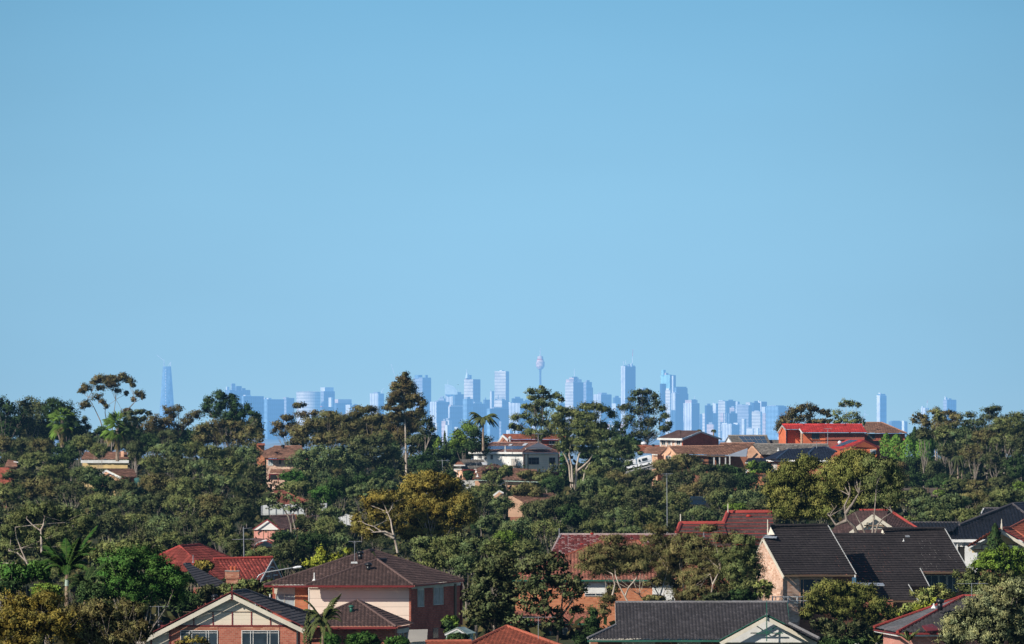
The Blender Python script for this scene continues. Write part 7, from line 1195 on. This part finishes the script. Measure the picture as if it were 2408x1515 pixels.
rowsB = [(30, 1058, 36, 20, 'D', 1160, 'dark low tree under the far left skyline gum'), (90, 1062, 40, 18, 'K', 1158, 'dark low tree between the far left gum and the left fan palm'), (165, 1062, 36, 18, 'D', 1156, 'dark low tree at the foot of the left fan palm'), (320, 1052, 34, 20, 'K', 1158, 'dark low tree right of the yellow walled house'), (1068, 1076, 36, 16, 'D', 1135, 'dark low tree left of the white house'), (1398, 1078, 34, 20, 'D', 1135, 'dark low tree right of the three pale trunks'), (1440, 1062, 30, 16, 'K', 1138, 'dark low tree behind the wide wattle, left'), (2335, 1066, 40, 20, 'D', 1155, 'dark low tree under the rounded dark head'), (2285, 1066, 40, 20, 'K', 1157, 'dark low tree right of the drooping palm top'), (2225, 1055, 34, 20, 'D', 1159, 'dark low tree behind the drooping palm top'), (15, 1012, 34, 24, 'D', 1235, 'dark background gum filling the far left edge of the ridge'), (65, 1018, 34, 24, 'K', 1232, 'dark background gum behind the second left skyline gum'), (112, 1022, 34, 24, 'D', 1228, 'dark background tree behind the left fan palm'), (160, 1030, 34, 22, 'D', 1225, 'dark background tree right of the left fan palm'), (207, 1040, 30, 18, 'K', 1222, 'dark background tree at the foot of the tall open gum, left'), (255, 1045, 34, 18, 'D', 1220, 'dark background tree at the foot of the tall open gum, right'), (305, 1020, 30, 22, 'D', 1215, 'dark background tree under the flat topped tree'), (360, 1032, 36, 22, 'K', 1212, 'dark background gum under the sparse brownish gum, left'), (425, 1035, 40, 22, 'D', 1210, 'dark background gum under the sparse brownish gum, right'), (490, 1025, 36, 24, 'K', 1200, 'dark background gum under the rounded bushy gum, left'), (545, 1012, 34, 24, 'D', 1200, 'dark background gum under the rounded bushy gum, right'), (598, 1012, 20, 26, 'K', 1198, 'slim dark gum at the right of the rounded bushy gum'), (780, 1010, 60, 26, 'K', 1170, 'dark gum inside the big olive clump, left'), (860, 1015, 56, 30, 'K', 1168, 'dark gum inside the big olive clump, right'), (925, 1040, 40, 26, 'D', 1165, 'dark gum behind the pale trunk base, left'), (1000, 1045, 36, 20, 'D', 1160, 'dark gum behind the pale trunk base, right'), (1085, 1060, 40, 18, 'D', 1150, 'dark hedge like tree under the lime green sloping tree'),
 (2165, 1040, 34, 22, 'D', 1190, 'dark background gum behind the green conifers'), (2220, 1035, 38, 24, 'K', 1188, 'dark background gum on the right ridge, left of three'), (2280, 1030, 40, 26, 'D', 1186, 'dark background gum on the right ridge, middle of three'), (2345, 1030, 40, 26, 'K', 1184, 'dark background gum on the right ridge, right of three'), (2405, 1040, 36, 30, 'D', 1182, 'dark background gum at the right edge of the ridge'), (1400, 1030, 34, 22, 'D', 1160, 'dark gum behind the three pale trunks'), (1470, 1050, 40, 16, 'D', 1155, 'dark low tree behind the wide wattle')]
for (x, y, rx, ry, kd, Y, lb) in rowsB: tree('gum_tree', lb, Y, blob(x, y-3, rx*1.15, ry*1.2, 7), kd, dens=1.5, leafpx=1.9, crpx=8.5, nleaf=30, core=.9)
# ================================================================ feature trees of the middle distance
MID = dict(leafpx=1.75, crpx=10, nleaf=60)
tree('golden_gum_tree', 'golden olive gum with a bare white fork, left of the pair in the middle', 632, L(897, 1172, 38, 22, 866, 1186, 20, 20, 927, 1170, 28, 24, 838, 1224, 16, 18, 848, 1238, 24, 24, 890, 1205, 40, 24, 928, 1222, 30, 26, 870, 1250, 32, 20, 905, 1248, 26, 14), 'O', base=(935, 1300), bark='bark_pale', r=.11, droop=.5, front=.2, core=.5, dens=1.1,
     stems=[[(935, 1300, -2.5), (929, 1272, -2.6), (922, 1245, -2.4), (919, 1225, -2), (912, 1207, -1)], [(926, 1266, -2.7), (906, 1256, -2.8), (892, 1247, -2.8), (879, 1238, -2.8)], [(922, 1258, -2.7), (905, 1250, -3), (880, 1252, -3)]], **MID)
tree('golden_gum_tree', 'large golden olive gum with a dark shaded right side, right of the golden pair', 636, L(1012, 1120, 30, 13, 977, 1130, 28, 16, 1042, 1128, 30, 16, 1066, 1142, 20, 18, 1014, 1142, 48, 24, 965, 1160, 28, 26, 1040, 1164, 42, 26, 950, 1188, 24, 28, 990, 1186, 42, 32, 1032, 1196, 44, 32, 1088, 1186, 36, 30, 1066, 1216, 44, 30, 980, 1216, 36, 28, 1000, 1246, 40, 24, 1050, 1248, 36, 22, 1100, 1210, 30, 26, 960, 1255, 30, 20), 'O', base=(1020, 1320), bark='bark_pale', r=.14, droop=.5, core=.9, dens=1.6, front=.0, **MID)
for i, (x, y, rx, ry, lb) in enumerate(((1005, 1283, 46, 24, 'olive thicket gum just right of the brown ridge'), (1062, 1284, 50, 26, 'olive thicket gum right of the large golden gum base'), (1120, 1290, 44, 26, 'grey green thicket gum left of the dark banksia'), (1030, 1315, 54, 28, 'thicket gum behind the right slope of the brown roof'), (1095, 1328, 46, 30, 'thicket gum above the right end of the brown roof'), (1165, 1290, 34, 22, 'thicket gum with bare twigs behind the dark banksia'))):
    tree('thicket_gum', lb, 575-i*3, blob(x, y, rx, ry, 7), 'SGSGSG'[i], leafpx=1.8, crpx=9.5, nleaf=50, core=.5, dens=1.15, cat='tree')
tree('big_gum_tree', 'big rounded gum with drooping leaves before the navy roof, left of three', 610, L(1893, 1092, 34, 18, 1857, 1104, 28, 18, 1831, 1126, 28, 22, 1875, 1124, 40, 26, 1908, 1148, 38, 26, 1856, 1152, 36, 24, 1820, 1155, 24, 22, 1830, 1182, 28, 22, 1872, 1186, 34, 22, 1918, 1186, 32, 22, 1850, 1208, 30, 14, 1905, 1210, 30, 12), 'M', base=(1880, 1255), leafpx=2.1, crpx=11.5, nleaf=85, droop=.9, asp=.36, core=.8, dens=1.6, bark='bark_grey', r=.09, front=.0, grow=1.24)
tree('big_gum_tree', 'tallest rounded gum with drooping leaves and grey forked trunk, middle of three on the right', 606, L(2006, 1074, 38, 20, 1981, 1092, 34, 24, 2030, 1086, 32, 24, 1961, 1116, 38, 26, 2006, 1114, 42, 28, 2045, 1110, 30, 24, 1956, 1150, 38, 26, 2000, 1152, 40, 26, 2040, 1145, 34, 26, 1968, 1180, 32, 20, 2012, 1184, 30, 18, 1950, 1205, 26, 14), 'M', base=(2018, 1262), leafpx=2.1, crpx=11.5, nleaf=85, droop=.9, asp=.36, core=.8, dens=1.6, bark='bark_grey', r=.17, grow=1.2,
     stems=[[(2018, 1262, -2), (2008, 1238, -2.2), (1990, 1222, -2.4), (1986, 1190, -2.4), (1998, 1165, -2)], [(1988, 1208, -2.4), (2004, 1186, -2.6), (2020, 1160, -2)], [(1990, 1225, -2.4), (1965, 1235, -2.5), (1952, 1215, -2)]])
tree('big_gum_tree', 'rounded gum with dark right side and thin trunks over the white gable, right of three', 602, L(2056, 1092, 28, 20, 2088, 1092, 22, 16, 2082, 1116, 34, 26, 2104, 1134, 24, 24, 2062, 1142, 36, 28, 2098, 1164, 26, 22, 2062, 1176, 32, 22, 2090, 1188, 22, 14), 'G', base=(2052, 1262), leafpx=2.1, crpx=11.5, nleaf=85, droop=.9, asp=.36, core=.8, dens=1.5, bark='bark_grey', r=.1, grow=1.2,
     stems=[[(2051, 1262, -2), (2054, 1230, -2), (2057, 1200, -2), (2060, 1160, -1)], [(2056, 1262, -2), (2064, 1235, -2), (2078, 1218, -2), (2098, 1205, -1.5)], [(2034, 1255, -2), (2026, 1235, -2), (2020, 1225, -2), (2010, 1205, -2)]])
tree('white_branched_gum', 'brownish gum with bright white forking branches, left middle', 640, L(98, 1198, 46, 18, 58, 1214, 44, 26, 148, 1212, 44, 26, 195, 1228, 34, 26, 28, 1250, 36, 28, 92, 1262, 50, 28, 150, 1256, 40, 26, 215, 1252, 26, 22, 110, 1290, 44, 28, 30, 1295, 40, 30, 170, 1285, 36, 26), 'G', base=(75, 1370), leafpx=1.8, crpx=10, nleaf=56, core=.5, dens=1.05, bark='bark_pale', r=.11,
     stems=[[(72, 1360, -1.2), (66, 1330, -1.2), (52, 1298, -1.2), (38, 1262, -1.2), (36, 1240, -1.5)], [(62, 1320, -1.2), (40, 1300, -1.2), (20, 1296, -1.2)], [(98, 1300, -1.2), (96, 1248, -1.2), (78, 1236, -1.2), (62, 1220, -1.2)], [(96, 1248, -1.2), (102, 1235, -1.2), (105, 1215, -1.2)], [(60, 1334, -1.2), (36, 1326, -1.2), (6, 1324, -1.2)]])
tree('olive_dome_tree', 'olive domed tree top behind the bright green tree', 470, L(270, 1290, 40, 20, 310, 1284, 40, 18, 345, 1294, 30, 22, 235, 1305, 30, 22), 'G', leafpx=2.5, crpx=10, nleaf=34)
tree('bright_green_tree', 'dense vivid green leafy tree left of the dark brown roof', 420, L(290, 1325, 50, 34, 340, 1318, 46, 30, 382, 1340, 40, 32, 412, 1362, 34, 34, 260, 1350, 38, 34, 310, 1370, 56, 36, 365, 1382, 46, 34, 255, 1392, 40, 26, 405, 1398, 34, 26, 320, 1405, 50, 26), 'B', leafpx=2.0, crpx=12, nleaf=80, core=.7, dens=1.25, droop=.2)
for i, (x, y, rx, ry, Y, kd, lb) in enumerate(((35, 1350, 46, 26, 400, 'B', 'green bush at the left edge beside the feather palm'), (88, 1345, 34, 26, 402, 'B', 'green bush just left of the feather palm trunk'), (20, 1385, 34, 22, 395, 'D', 'dark bush at the left edge above the rusty bush'), (110, 1395, 40, 22, 395, 'L', 'pale green bush below the left feather palm'), (215, 1395, 40, 26, 392, 'D', 'dark bush between palm and bright green tree'))):
    tree('shrub', lb, Y, blob(x, y, rx, ry, 6), kd, leafpx=2.8, crpx=11, nleaf=34, core=.8, cat='shrub')
feather_palm('feather_palm', 'large feather palm with tall upright fronds standing in the left foreground bush', 398, 157, 1342, 1425, 78, 'B', n=22, rise=(.55, 2.0), drop=(.5, .9), r=.11, lf=.26, hang=.5, wid=.06, shaft=True)
feather_palm('feather_palm', 'lower feather palm leaning right beside the large left palm', 396, 200, 1375, 1440, 60, 'D', n=14, rise=(.5, 1.6), drop=(.6, 1.0), r=.07, lf=.26, hang=.5, wid=.055)
tree('rusty_bush', 'rust and olive leaved bush filling the bottom left corner', 300, L(40, 1425, 56, 40, 110, 1418, 44, 34, 20, 1470, 50, 44, 90, 1470, 60, 46, 150, 1470, 44, 44, 60, 1520, 70, 40), 'O', leafpx=2.3, crpx=12, nleaf=52, core=.5, dens=1.0, asp=.4, cat='shrub')
tree('rusty_bush', 'rust leaved bush right of the bottom left corner bush', 302, L(190, 1450, 46, 34, 240, 1440, 44, 32, 200, 1495, 60, 40, 280, 1455, 44, 34, 320, 1440, 32, 30, 270, 1505, 60, 40, 335, 1480, 30, 36, 300, 1425, 26, 18), 'R', leafpx=2.3, crpx=12, nleaf=52, core=.5, dens=1.0, asp=.4, bark='bark_grey', front=.6, cat='shrub')
tree('shrub', 'small rusty sprig in front of the left window of the gable house', 440, L(450, 1506, 30, 12, 480, 1510, 20, 9, 425, 1512, 20, 10), 'O', leafpx=2.6, crpx=8, nleaf=22, core=.1, dens=.8, cat='shrub')
for i, (x, y, rx, ry, kd, lb) in enumerate(((545, 1392, 40, 22, 'G', 'olive shrub behind the peak of the gable house'), (590, 1384, 40, 24, 'G', 'olive shrub right of the peak of the gable house'), (638, 1384, 34, 20, 'G', 'olive shrub at the left window of the boarded house'), (490, 1402, 34, 26, 'K', 'dark spiky shrub left of the gable house peak'), (440, 1420, 44, 30, 'D', 'dark shrub on the left slope of the gable roof'), (670, 1408, 20, 14, 'D', 'dark shrub in front of the pale window'), (455, 1355, 20, 16, 'D', 'dark tree in front of the brown roof edge'), (480, 1333, 26, 16, 'O', 'rusty shrub between the brown roof and the red roof'))):
    tree('shrub', lb, (508 if i < 6 else 590), blob(x, y, rx, ry, 5), kd, leafpx=2.7, crpx=10, nleaf=32, core=.6, cat='shrub')
tree('yellow_shrub', 'bright yellow green shrub peeping over the brown hip roof', 560, L(759, 1305, 15, 20, 752, 1322, 26, 16, 728, 1328, 18, 11, 788, 1312, 18, 11, 820, 1297, 10, 8, 770, 1325, 26, 14), 'Y', leafpx=2.5, crpx=8, nleaf=34, core=.5, cat='shrub')
tree('banksia_tree', 'dark open leafed tree right of the two storey house, left of the pair', 470, L(1140, 1374, 40, 30, 1112, 1402, 26, 28, 1165, 1330, 32, 22, 1190, 1316, 26, 22, 1178, 1360, 40, 30, 1152, 1424, 40, 30, 1118, 1450, 28, 24, 1180, 1450, 36, 26, 1196, 1400, 28, 28, 1130, 1340, 22, 18), 'K', base=(1180, 1530), leafpx=3.2, crpx=10, nleaf=30, core=.22, dens=.95, asp=.6, bark='bark_dark', twigs=3)
tree('banksia_tree', 'dark open leafed tree with black branching trunk in front of the orange brick wall', 468, L(1264, 1324, 34, 24, 1236, 1336, 26, 22, 1296, 1312, 24, 18, 1316, 1328, 32, 24, 1278, 1362, 44, 28, 1322, 1364, 36, 28, 1240, 1378, 30, 28, 1354, 1368, 22, 20, 1278, 1398, 36, 26, 1338, 1396, 30, 22, 1366, 1384, 18, 14, 1240, 1420, 30, 22, 1280, 1436, 40, 22, 1350, 1432, 22, 14, 1228, 1464, 34, 18, 1306, 1468, 30, 18), 'K', base=(1308, 1540), leafpx=3.1, crpx=9.5, nleaf=26, core=.1, dens=.72, asp=.6, bark='bark_dark', r=.1, twigs=3,
     stems=[[(1310, 1540, 0), (1312, 1490, 0), (1318, 1450, 0), (1324, 1400, 0), (1322, 1370, 0)], [(1318, 1450, 0), (1338, 1425, 0), (1350, 1400, 0)], [(1314, 1470, 0), (1295, 1440, 0), (1280, 1400, 0), (1270, 1360, 0)]])
tree('dark_conifer', 'dark fir like tree left of the charcoal roof', 535, L(1396, 1442, 14, 16, 1392, 1465, 22, 20, 1398, 1490, 28, 24, 1380, 1505, 26, 22), 'D', leafpx=1.9, crpx=9, nleaf=56, core=.8)
WT = dict(leafpx=1.8, crpx=9.5, nleaf=64, core=.16, grow=1.3, asp=.34, droop=.7, bark='bark_pale')
tree('wattle_gum', 'rusty fine leaved gum over the salmon roof, left of the group with forked trunk', 552, L(1449, 1270, 32, 12, 1391, 1312, 36, 18, 1430, 1306, 38, 20, 1478, 1304, 34, 20, 1412, 1338, 40, 16, 1462, 1332, 32, 15, 1512, 1306, 34, 22, 1500, 1334, 34, 18, 1432, 1406, 20, 20, 1422, 1434, 16, 18, 1440, 1385, 14, 14, 1455, 1290, 24, 12), 'R', base=(1480, 1425), dens=1.35, r=.08, twigs=3,
     stems=[[(1481, 1425, -1), (1468, 1400, -1), (1455, 1375, -1), (1447, 1352, -1), (1446, 1325, 0)], [(1470, 1402, -1), (1478, 1382, -1), (1495, 1362, -1), (1505, 1340, 0)], [(1440, 1400, -1), (1446, 1375, -1), (1440, 1350, -1), (1415, 1335, 0)]], **WT)
tree('wattle_gum', 'rusty fine leaved gum with slender pale trunk before the white panel, second of the group', 556, L(1538, 1268, 32, 13, 1554, 1248, 28, 12, 1534, 1238, 18, 8, 1612, 1268, 36, 16, 1600, 1298, 40, 20, 1574, 1324, 28, 18, 1556, 1290, 24, 16, 1590, 1372, 24, 22, 1560, 1350, 20, 18), 'R', base=(1552, 1425), dens=1.35, r=.07, twigs=3, stems=[[(1550, 1425, -1), (1549, 1400, -1), (1538, 1380, -1), (1524, 1362, -1)], [(1551, 1405, -1), (1562, 1370, -1), (1570, 1340, 0)], [(1612, 1405, -1), (1606, 1375, -1), (1603, 1345, 0)]], **WT)
tree('wattle_gum', 'rusty low crowned gum hiding the middle of the salmon roof', 560, L(1420, 1322, 30, 16, 1470, 1318, 30, 16, 1520, 1326, 30, 16, 1545, 1302, 28, 16, 1570, 1345, 28, 16, 1380, 1332, 24, 12, 1500, 1290, 26, 13), 'R', base=(1530, 1430), dens=1.2, r=.07, twigs=3, **WT)
tree('wattle_gum', 'rusty gum whose crown covers the right half of the salmon roof', 558, L(1565, 1285, 30, 16, 1600, 1322, 30, 18, 1630, 1290, 30, 16, 1400, 1290, 24, 12, 1450, 1345, 26, 12, 1545, 1370, 24, 14), 'R', base=(1590, 1430), dens=1.2, r=.06, twigs=3, **WT)
WT2 = dict(WT, core=.3)
tree('wattle_gum', 'dense rusty fine leaved gum left of the cream brick gable, third of the group', 550, L(1640, 1312, 34, 22, 1678, 1300, 40, 22, 1666, 1243, 26, 9, 1704, 1266, 32, 14, 1640, 1280, 30, 16, 1678, 1350, 40, 26, 1630, 1362, 36, 26, 1640, 1392, 38, 20, 1604, 1402, 36, 16, 1700, 1388, 40, 22, 1660, 1330, 30, 20), 'R', base=(1668, 1430), dens=1.1, r=.075, twigs=3, stems=[[(1666, 1430, -1.5), (1672, 1400, -2), (1676, 1375, -2), (1670, 1350, -1.5)], [(1676, 1375, -2), (1684, 1358, -2), (1694, 1340, -1)]], **WT2)
tree('wattle_gum', 'fine leaved gum touching the cream brick gable, rightmost of the group', 548, L(1716, 1312, 36, 22, 1752, 1270, 34, 15, 1762, 1312, 26, 26, 1776, 1345, 20, 26, 1728, 1344, 36, 24, 1752, 1376, 34, 22, 1740, 1295, 26, 16, 1770, 1290, 16, 12), 'G', base=(1740, 1430), dens=1.1, r=.07, twigs=3, **WT2)
for i, (x, y, rx, ry, kd, lb) in enumerate(((1742, 1402, 44, 16, 'D', 'dark shrub row behind the charcoal ridge, right'), (1690, 1406, 40, 13, 'K', 'dark shrub row behind the charcoal ridge, left'), (1795, 1385, 24, 24, 'C', 'pale palm like shrub against the cream brick gable'), (1540, 1410, 30, 10, 'R', 'low rusty shrub behind the charcoal ridge'))):
    tree('shrub', lb, 540, blob(x, y, rx, ry, 5), kd, leafpx=2.5, crpx=9, nleaf=30, core=.4, cat='shrub')
tree('bottlebrush_tree', 'bushy bright olive green tree in front of the large dark roofed house', 530, L(1943, 1383, 28, 20, 1976, 1384, 28, 20, 2016, 1388, 36, 22, 2043, 1396, 26, 24, 1918, 1404, 28, 22, 1956, 1408, 42, 26, 2006, 1414, 42, 28, 2062, 1424, 28, 24, 2090, 1440, 20, 20, 1931, 1430, 38, 22, 1981, 1440, 44, 28, 2043, 1446, 38, 26, 1895, 1445, 22, 16, 2100, 1452, 22, 14), 'M', base=(1985, 1530), leafpx=2.0, crpx=9.5, nleaf=60, core=.55, dens=1.15, asp=.35, bark='bark_dark', twigs=3)
tree('shrub', 'dark tangled shrub under the bushy olive green tree', 525, L(1932, 1472, 26, 18, 1965, 1480, 36, 22, 2010, 1478, 34, 20, 1955, 1500, 30, 18, 2035, 1495, 26, 22, 1990, 1505, 34, 18), 'K', leafpx=2.6, crpx=9, nleaf=28, core=.3, dens=.9, cat='shrub', twigs=3, bark='bark_dark')
tree('flowering_shrub', 'shrub with pale cream flower heads under the right windows', 540, L(2170, 1398, 24, 14, 2205, 1386, 22, 14, 2226, 1400, 20, 14, 2185, 1412, 30, 12, 2145, 1430, 26, 12, 2170, 1424, 26, 12, 2120, 1440, 20, 10), 'C', leafpx=2.8, crpx=8, nleaf=26, core=.4, cat='shrub')
tree('shrub', 'yellow tipped shrub below the flowering shrub', 535, L(2160, 1432, 22, 10, 2180, 1424, 20, 10, 2110, 1450, 18, 10, 2205, 1415, 18, 10), 'Y', leafpx=2.6, crpx=8, nleaf=24, core=.3, dens=.8, cat='shrub')
conifer('cypress_tree', 'dense dark green pencil cypress in front of the yellow gable', 575, 2340, 1232, 1325, 19, 'D', taper=.5, leafpx=2.6, n=1.6)
tree('shrub', 'olive green feathery shrub under the pencil cypress', 545, L(2331, 1306, 26, 18, 2364, 1300, 26, 20, 2393, 1308, 28, 22, 2306, 1330, 32, 20, 2350, 1332, 38, 24, 2400, 1340, 30, 26), 'L', leafpx=1.9, crpx=9, nleaf=56, core=.6, cat='shrub', droop=-.4)
tree('shrub', 'olive feathery shrub right of the large dark roofed house windows', 535, L(2288, 1356, 30, 18, 2331, 1362, 38, 22, 2270, 1376, 26, 16, 2306, 1386, 42, 18, 2385, 1370, 36, 26, 2250, 1352, 12, 10), 'G', leafpx=1.9, crpx=9, nleaf=56, core=.6, cat='shrub', droop=-.3)
tree('grey_green_bush', 'big fine leaved grey green bush filling the bottom right corner', 400, L(2345, 1405, 50, 26, 2390, 1385, 40, 24, 2300, 1432, 46, 32, 2360, 1445, 56, 36, 2410, 1430, 40, 40, 2262, 1462, 44, 34, 2330, 1490, 60, 40, 2400, 1490, 50, 44, 2240, 1496, 40, 30), 'P', leafpx=2.3, crpx=12, nleaf=80, core=.7, dens=1.25, droop=.6, asp=.32, cat='shrub')
feather_palm('feather_palm', 'spiky palm in front of the small brown porch roof', 455, 759, 1462, 1545, 56, 'G', n=26, rise=(.3, 1.9), drop=(.6, 1.3), r=.08, lf=.24, hang=.6, wid=.045)
conifer('cypress_tree', 'dark slim cypress left of the spiky palm', 460, 723, 1442, 1560, 11, 'K', taper=.4, leafpx=2.6)
for x, y, rx, ry, kd, lb in ((777, 1503, 22, 16, 'B', 'bright green hedge bush right of the spiky palm'), (854, 1504, 42, 17, 'B', 'long clipped bright green hedge before the porch wall'), (934, 1511, 32, 14, 'B', 'low bright green hedge bush at the porch corner'), (1080, 1500, 26, 10, 'D', 'dark round bush in front of the green shed'), (1060, 1462, 20, 14, 'L', 'yellow green shrub behind the green shed')):
    tree('hedge' if 'hedge' in lb else 'shrub', lb, 470 if 'shed' not in lb else (476 if 'front' in lb else 494), blob(x, y, rx, ry, 6)+[(x-rx*.5, y+6, rx*.5, ry*.8), (x+rx*.5, y+6, rx*.5, ry*.8), (x, y+20, rx, ry)], kd, leafpx=1.9, crpx=7, nleaf=56, core=.9, cat='hedge' if 'hedge' in lb else 'shrub')
tree('shrub', 'thin dark shrub at the corner of the two storey side wall', 490, L(1050, 1470, 16, 14, 1062, 1482, 14, 12), 'D', leafpx=2.6, crpx=8, nleaf=26, cat='shrub')
for x, y, rp in ((2060, 1512, 22), (2138, 1508, 28)): feather_palm('small_palm', 'small pale palm sprouting %s the salmon brick wall, bottom right' % ('left of' if x < 2100 else 'in front of'), 440, x, y, y+40, rp, 'C', n=10, rise=(.8, 1.8), drop=(.3, .7), r=.04, lf=.25, hang=.2, wid=.03)
tree('shrub', 'dark shrub between the charcoal roof and the bottom right house', 500, L(1945, 1510, 24, 12, 1985, 1512, 40, 12, 2040, 1512, 26, 14), 'D', leafpx=2.6, crpx=9, nleaf=28, core=.7, cat='shrub')
wall_thing('garden_fence', 'low white rail fence glimpsed behind the bottom right shrubs', 1990, 515, 2062, 513, 1507, 1508, 'white_paint', .05, 'fence', 2, 'white_paint')
# ================================================================ undergrowth trees that close the bush floor (copies of six built trees)
protos = [o for o in [t[0] for t in TREES] if o.get('category') == 'tree' and o.name.startswith('gum_tree')]
def local_dims(root):
    cr = [c for c in root.children if c.name.startswith('crown')][0]; n = len(cr.data.vertices); a = np.empty(n*3, np.float32); cr.data.vertices.foreach_get('co', a); a = a.reshape(-1, 3)
    return a[:, 0].min(), a[:, 0].max(), a[:, 2].max()
cand = [(p, local_dims(p)) for p in protos]; cand = [c for c in cand if 2 < c[1][2] < 9.5 and c[1][1]-c[1][0] < 8][:40]
rg = random.Random(3)
BANDS = [(590, 1395), (650, 1345), (705, 1300), (760, 1265), (815, 1235), (875, 1200), (935, 1165), (1000, 1128), (1060, 1098)]
ZONES = [(0, 330, 'left of the rust roof near the left edge'), (330, 640, 'left of the salmon brick house'), (640, 1130, 'between the salmon brick house and the golden gums'), (1130, 1560, 'between the golden gums and the tall mast'), (1560, 1830, 'between the tall mast and the three big gums'), (1830, 2430, 'right of the three big gums')]
KEEP = [(594, 700, 1212, 1290, 850), (715, 835, 1195, 1236, 870), (600, 780, 1150, 1215, 905), (1195, 1235, 1165, 1212, 900), (1114, 1270, 1090, 1152, 1065), (190, 325, 1060, 1128, 1005), (620, 705, 1045, 1135, 1080), (1040, 1320, 1035, 1125, 1120), (1460, 1800, 1010, 1110, 1100), (1800, 2140, 990, 1075, 1075), (1299, 1620, 1255, 1365, 645), (1590, 1830, 1200, 1300, 690), (1940, 2160, 1200, 1260, 640), (2140, 2430, 1185, 1275, 650), (1265, 1310, 1290, 1366, 590), (355, 670, 1280, 1370, 625), (1200, 1610, 1270, 1366, 590), (1395, 1450, 1060, 1110, 1080)]
for Y, top in BANDS:
    x = rg.uniform(-40, 20)
    while x < 2450:
        y = top+rg.uniform(6, 30); bad = any(a-45 < x < b+45 and (y-10 < d) and Y < yy for a, b, c, d, yy in KEEP) or (Y < 700 and 1250 < x < 2450) or (Y < 640 and 340 < x < 1000)
        if not bad:
            p, (a, b, zt) = rg.choice(cand); r = p.copy(); col.objects.link(r); X = X2(x, Y); gz = ground_z(X, Y); H = Z2(y, Y)-gz; s = max(.5, min(1.9, H/zt))
            r.location = (X, Y+rg.uniform(-8, 8), gz); r.scale = (s*rg.uniform(.9, 1.15), s, s); r.rotation_euler = (0, 0, rg.choice((0, 0.4, -0.4, 3.1, 2.7)))
            zn = next(z for z in ZONES if x < z[1] or z is ZONES[-1])[2]; lv = 'high' if Y > 930 else 'low' if Y < 750 else 'mid'
            r['label'] = 'bush gum %s on the slope %s' % (lv, zn); r['group'] = r['label']
            for ch in p.children: c = ch.copy(); col.objects.link(c); c.parent = r
        x += rg.uniform(125, 175)*max(.8, 800/Y)
# the low wood that closes the floor between the trees: one mass
LB = []
for i in range(520):
    Y = rg.uniform(585, 1240); px = rg.uniform(-260, 2660); X = X2(px, Y); gz = ground_z(X, Y); h_ = rg.uniform(1.6, 3.6)
    if any(a-20 < px < b+20 and Y < yy and Y > yy-120 and Z2(c+25, Y) < gz+h_*1.8 for a, b, c, d, yy in KEEP): h_ *= .5
    if Y < 700 and 1250 < px < 2450: h_ *= .55
    LB.append(((X, Y, gz+h_*.75), rg.uniform(2.0, 3.4), 2.4, h_*.8))
V, C = crown_cloud(LB, 'K', .42, 1.0, .7, 20, 0, .5, .5); o = mk('low_wood', V, np.arange(len(V)).reshape(-1, 4), 'leaf', None, C, nrm=takeN()); tag(o, 'mass of low dark bush closing the floor of the valley between the trees', 'undergrowth', kind='stuff')
# leaf litter and low scrub cover
V = []; C = []
n = 26000; Yg = RNG.uniform(560, 1260, n); Xg = RNG.uniform(-.09, .09, n)*Yg; Zg = np.array([ground_z(a, b) for a, b in zip(Xg, Yg)])+RNG.random(n)*1.5
w_ = RNG.random(n)[:, None]; c0 = np.array(PAL['D'][0])*(1-w_)+np.array(PAL['R'][0])*w_
v, c = leaf_quads(np.stack([Xg, Yg, Zg], 1), 1.1, c0, 0, .7); o = mk('scrub', v, np.arange(len(v)).reshape(-1, 4), 'leaf', None, c, nrm=takeN()*.5+np.array((0, 0, .6))); tag(o, 'low dark scrub and leaf litter covering the bush floor between the trees', 'undergrowth', kind='stuff')
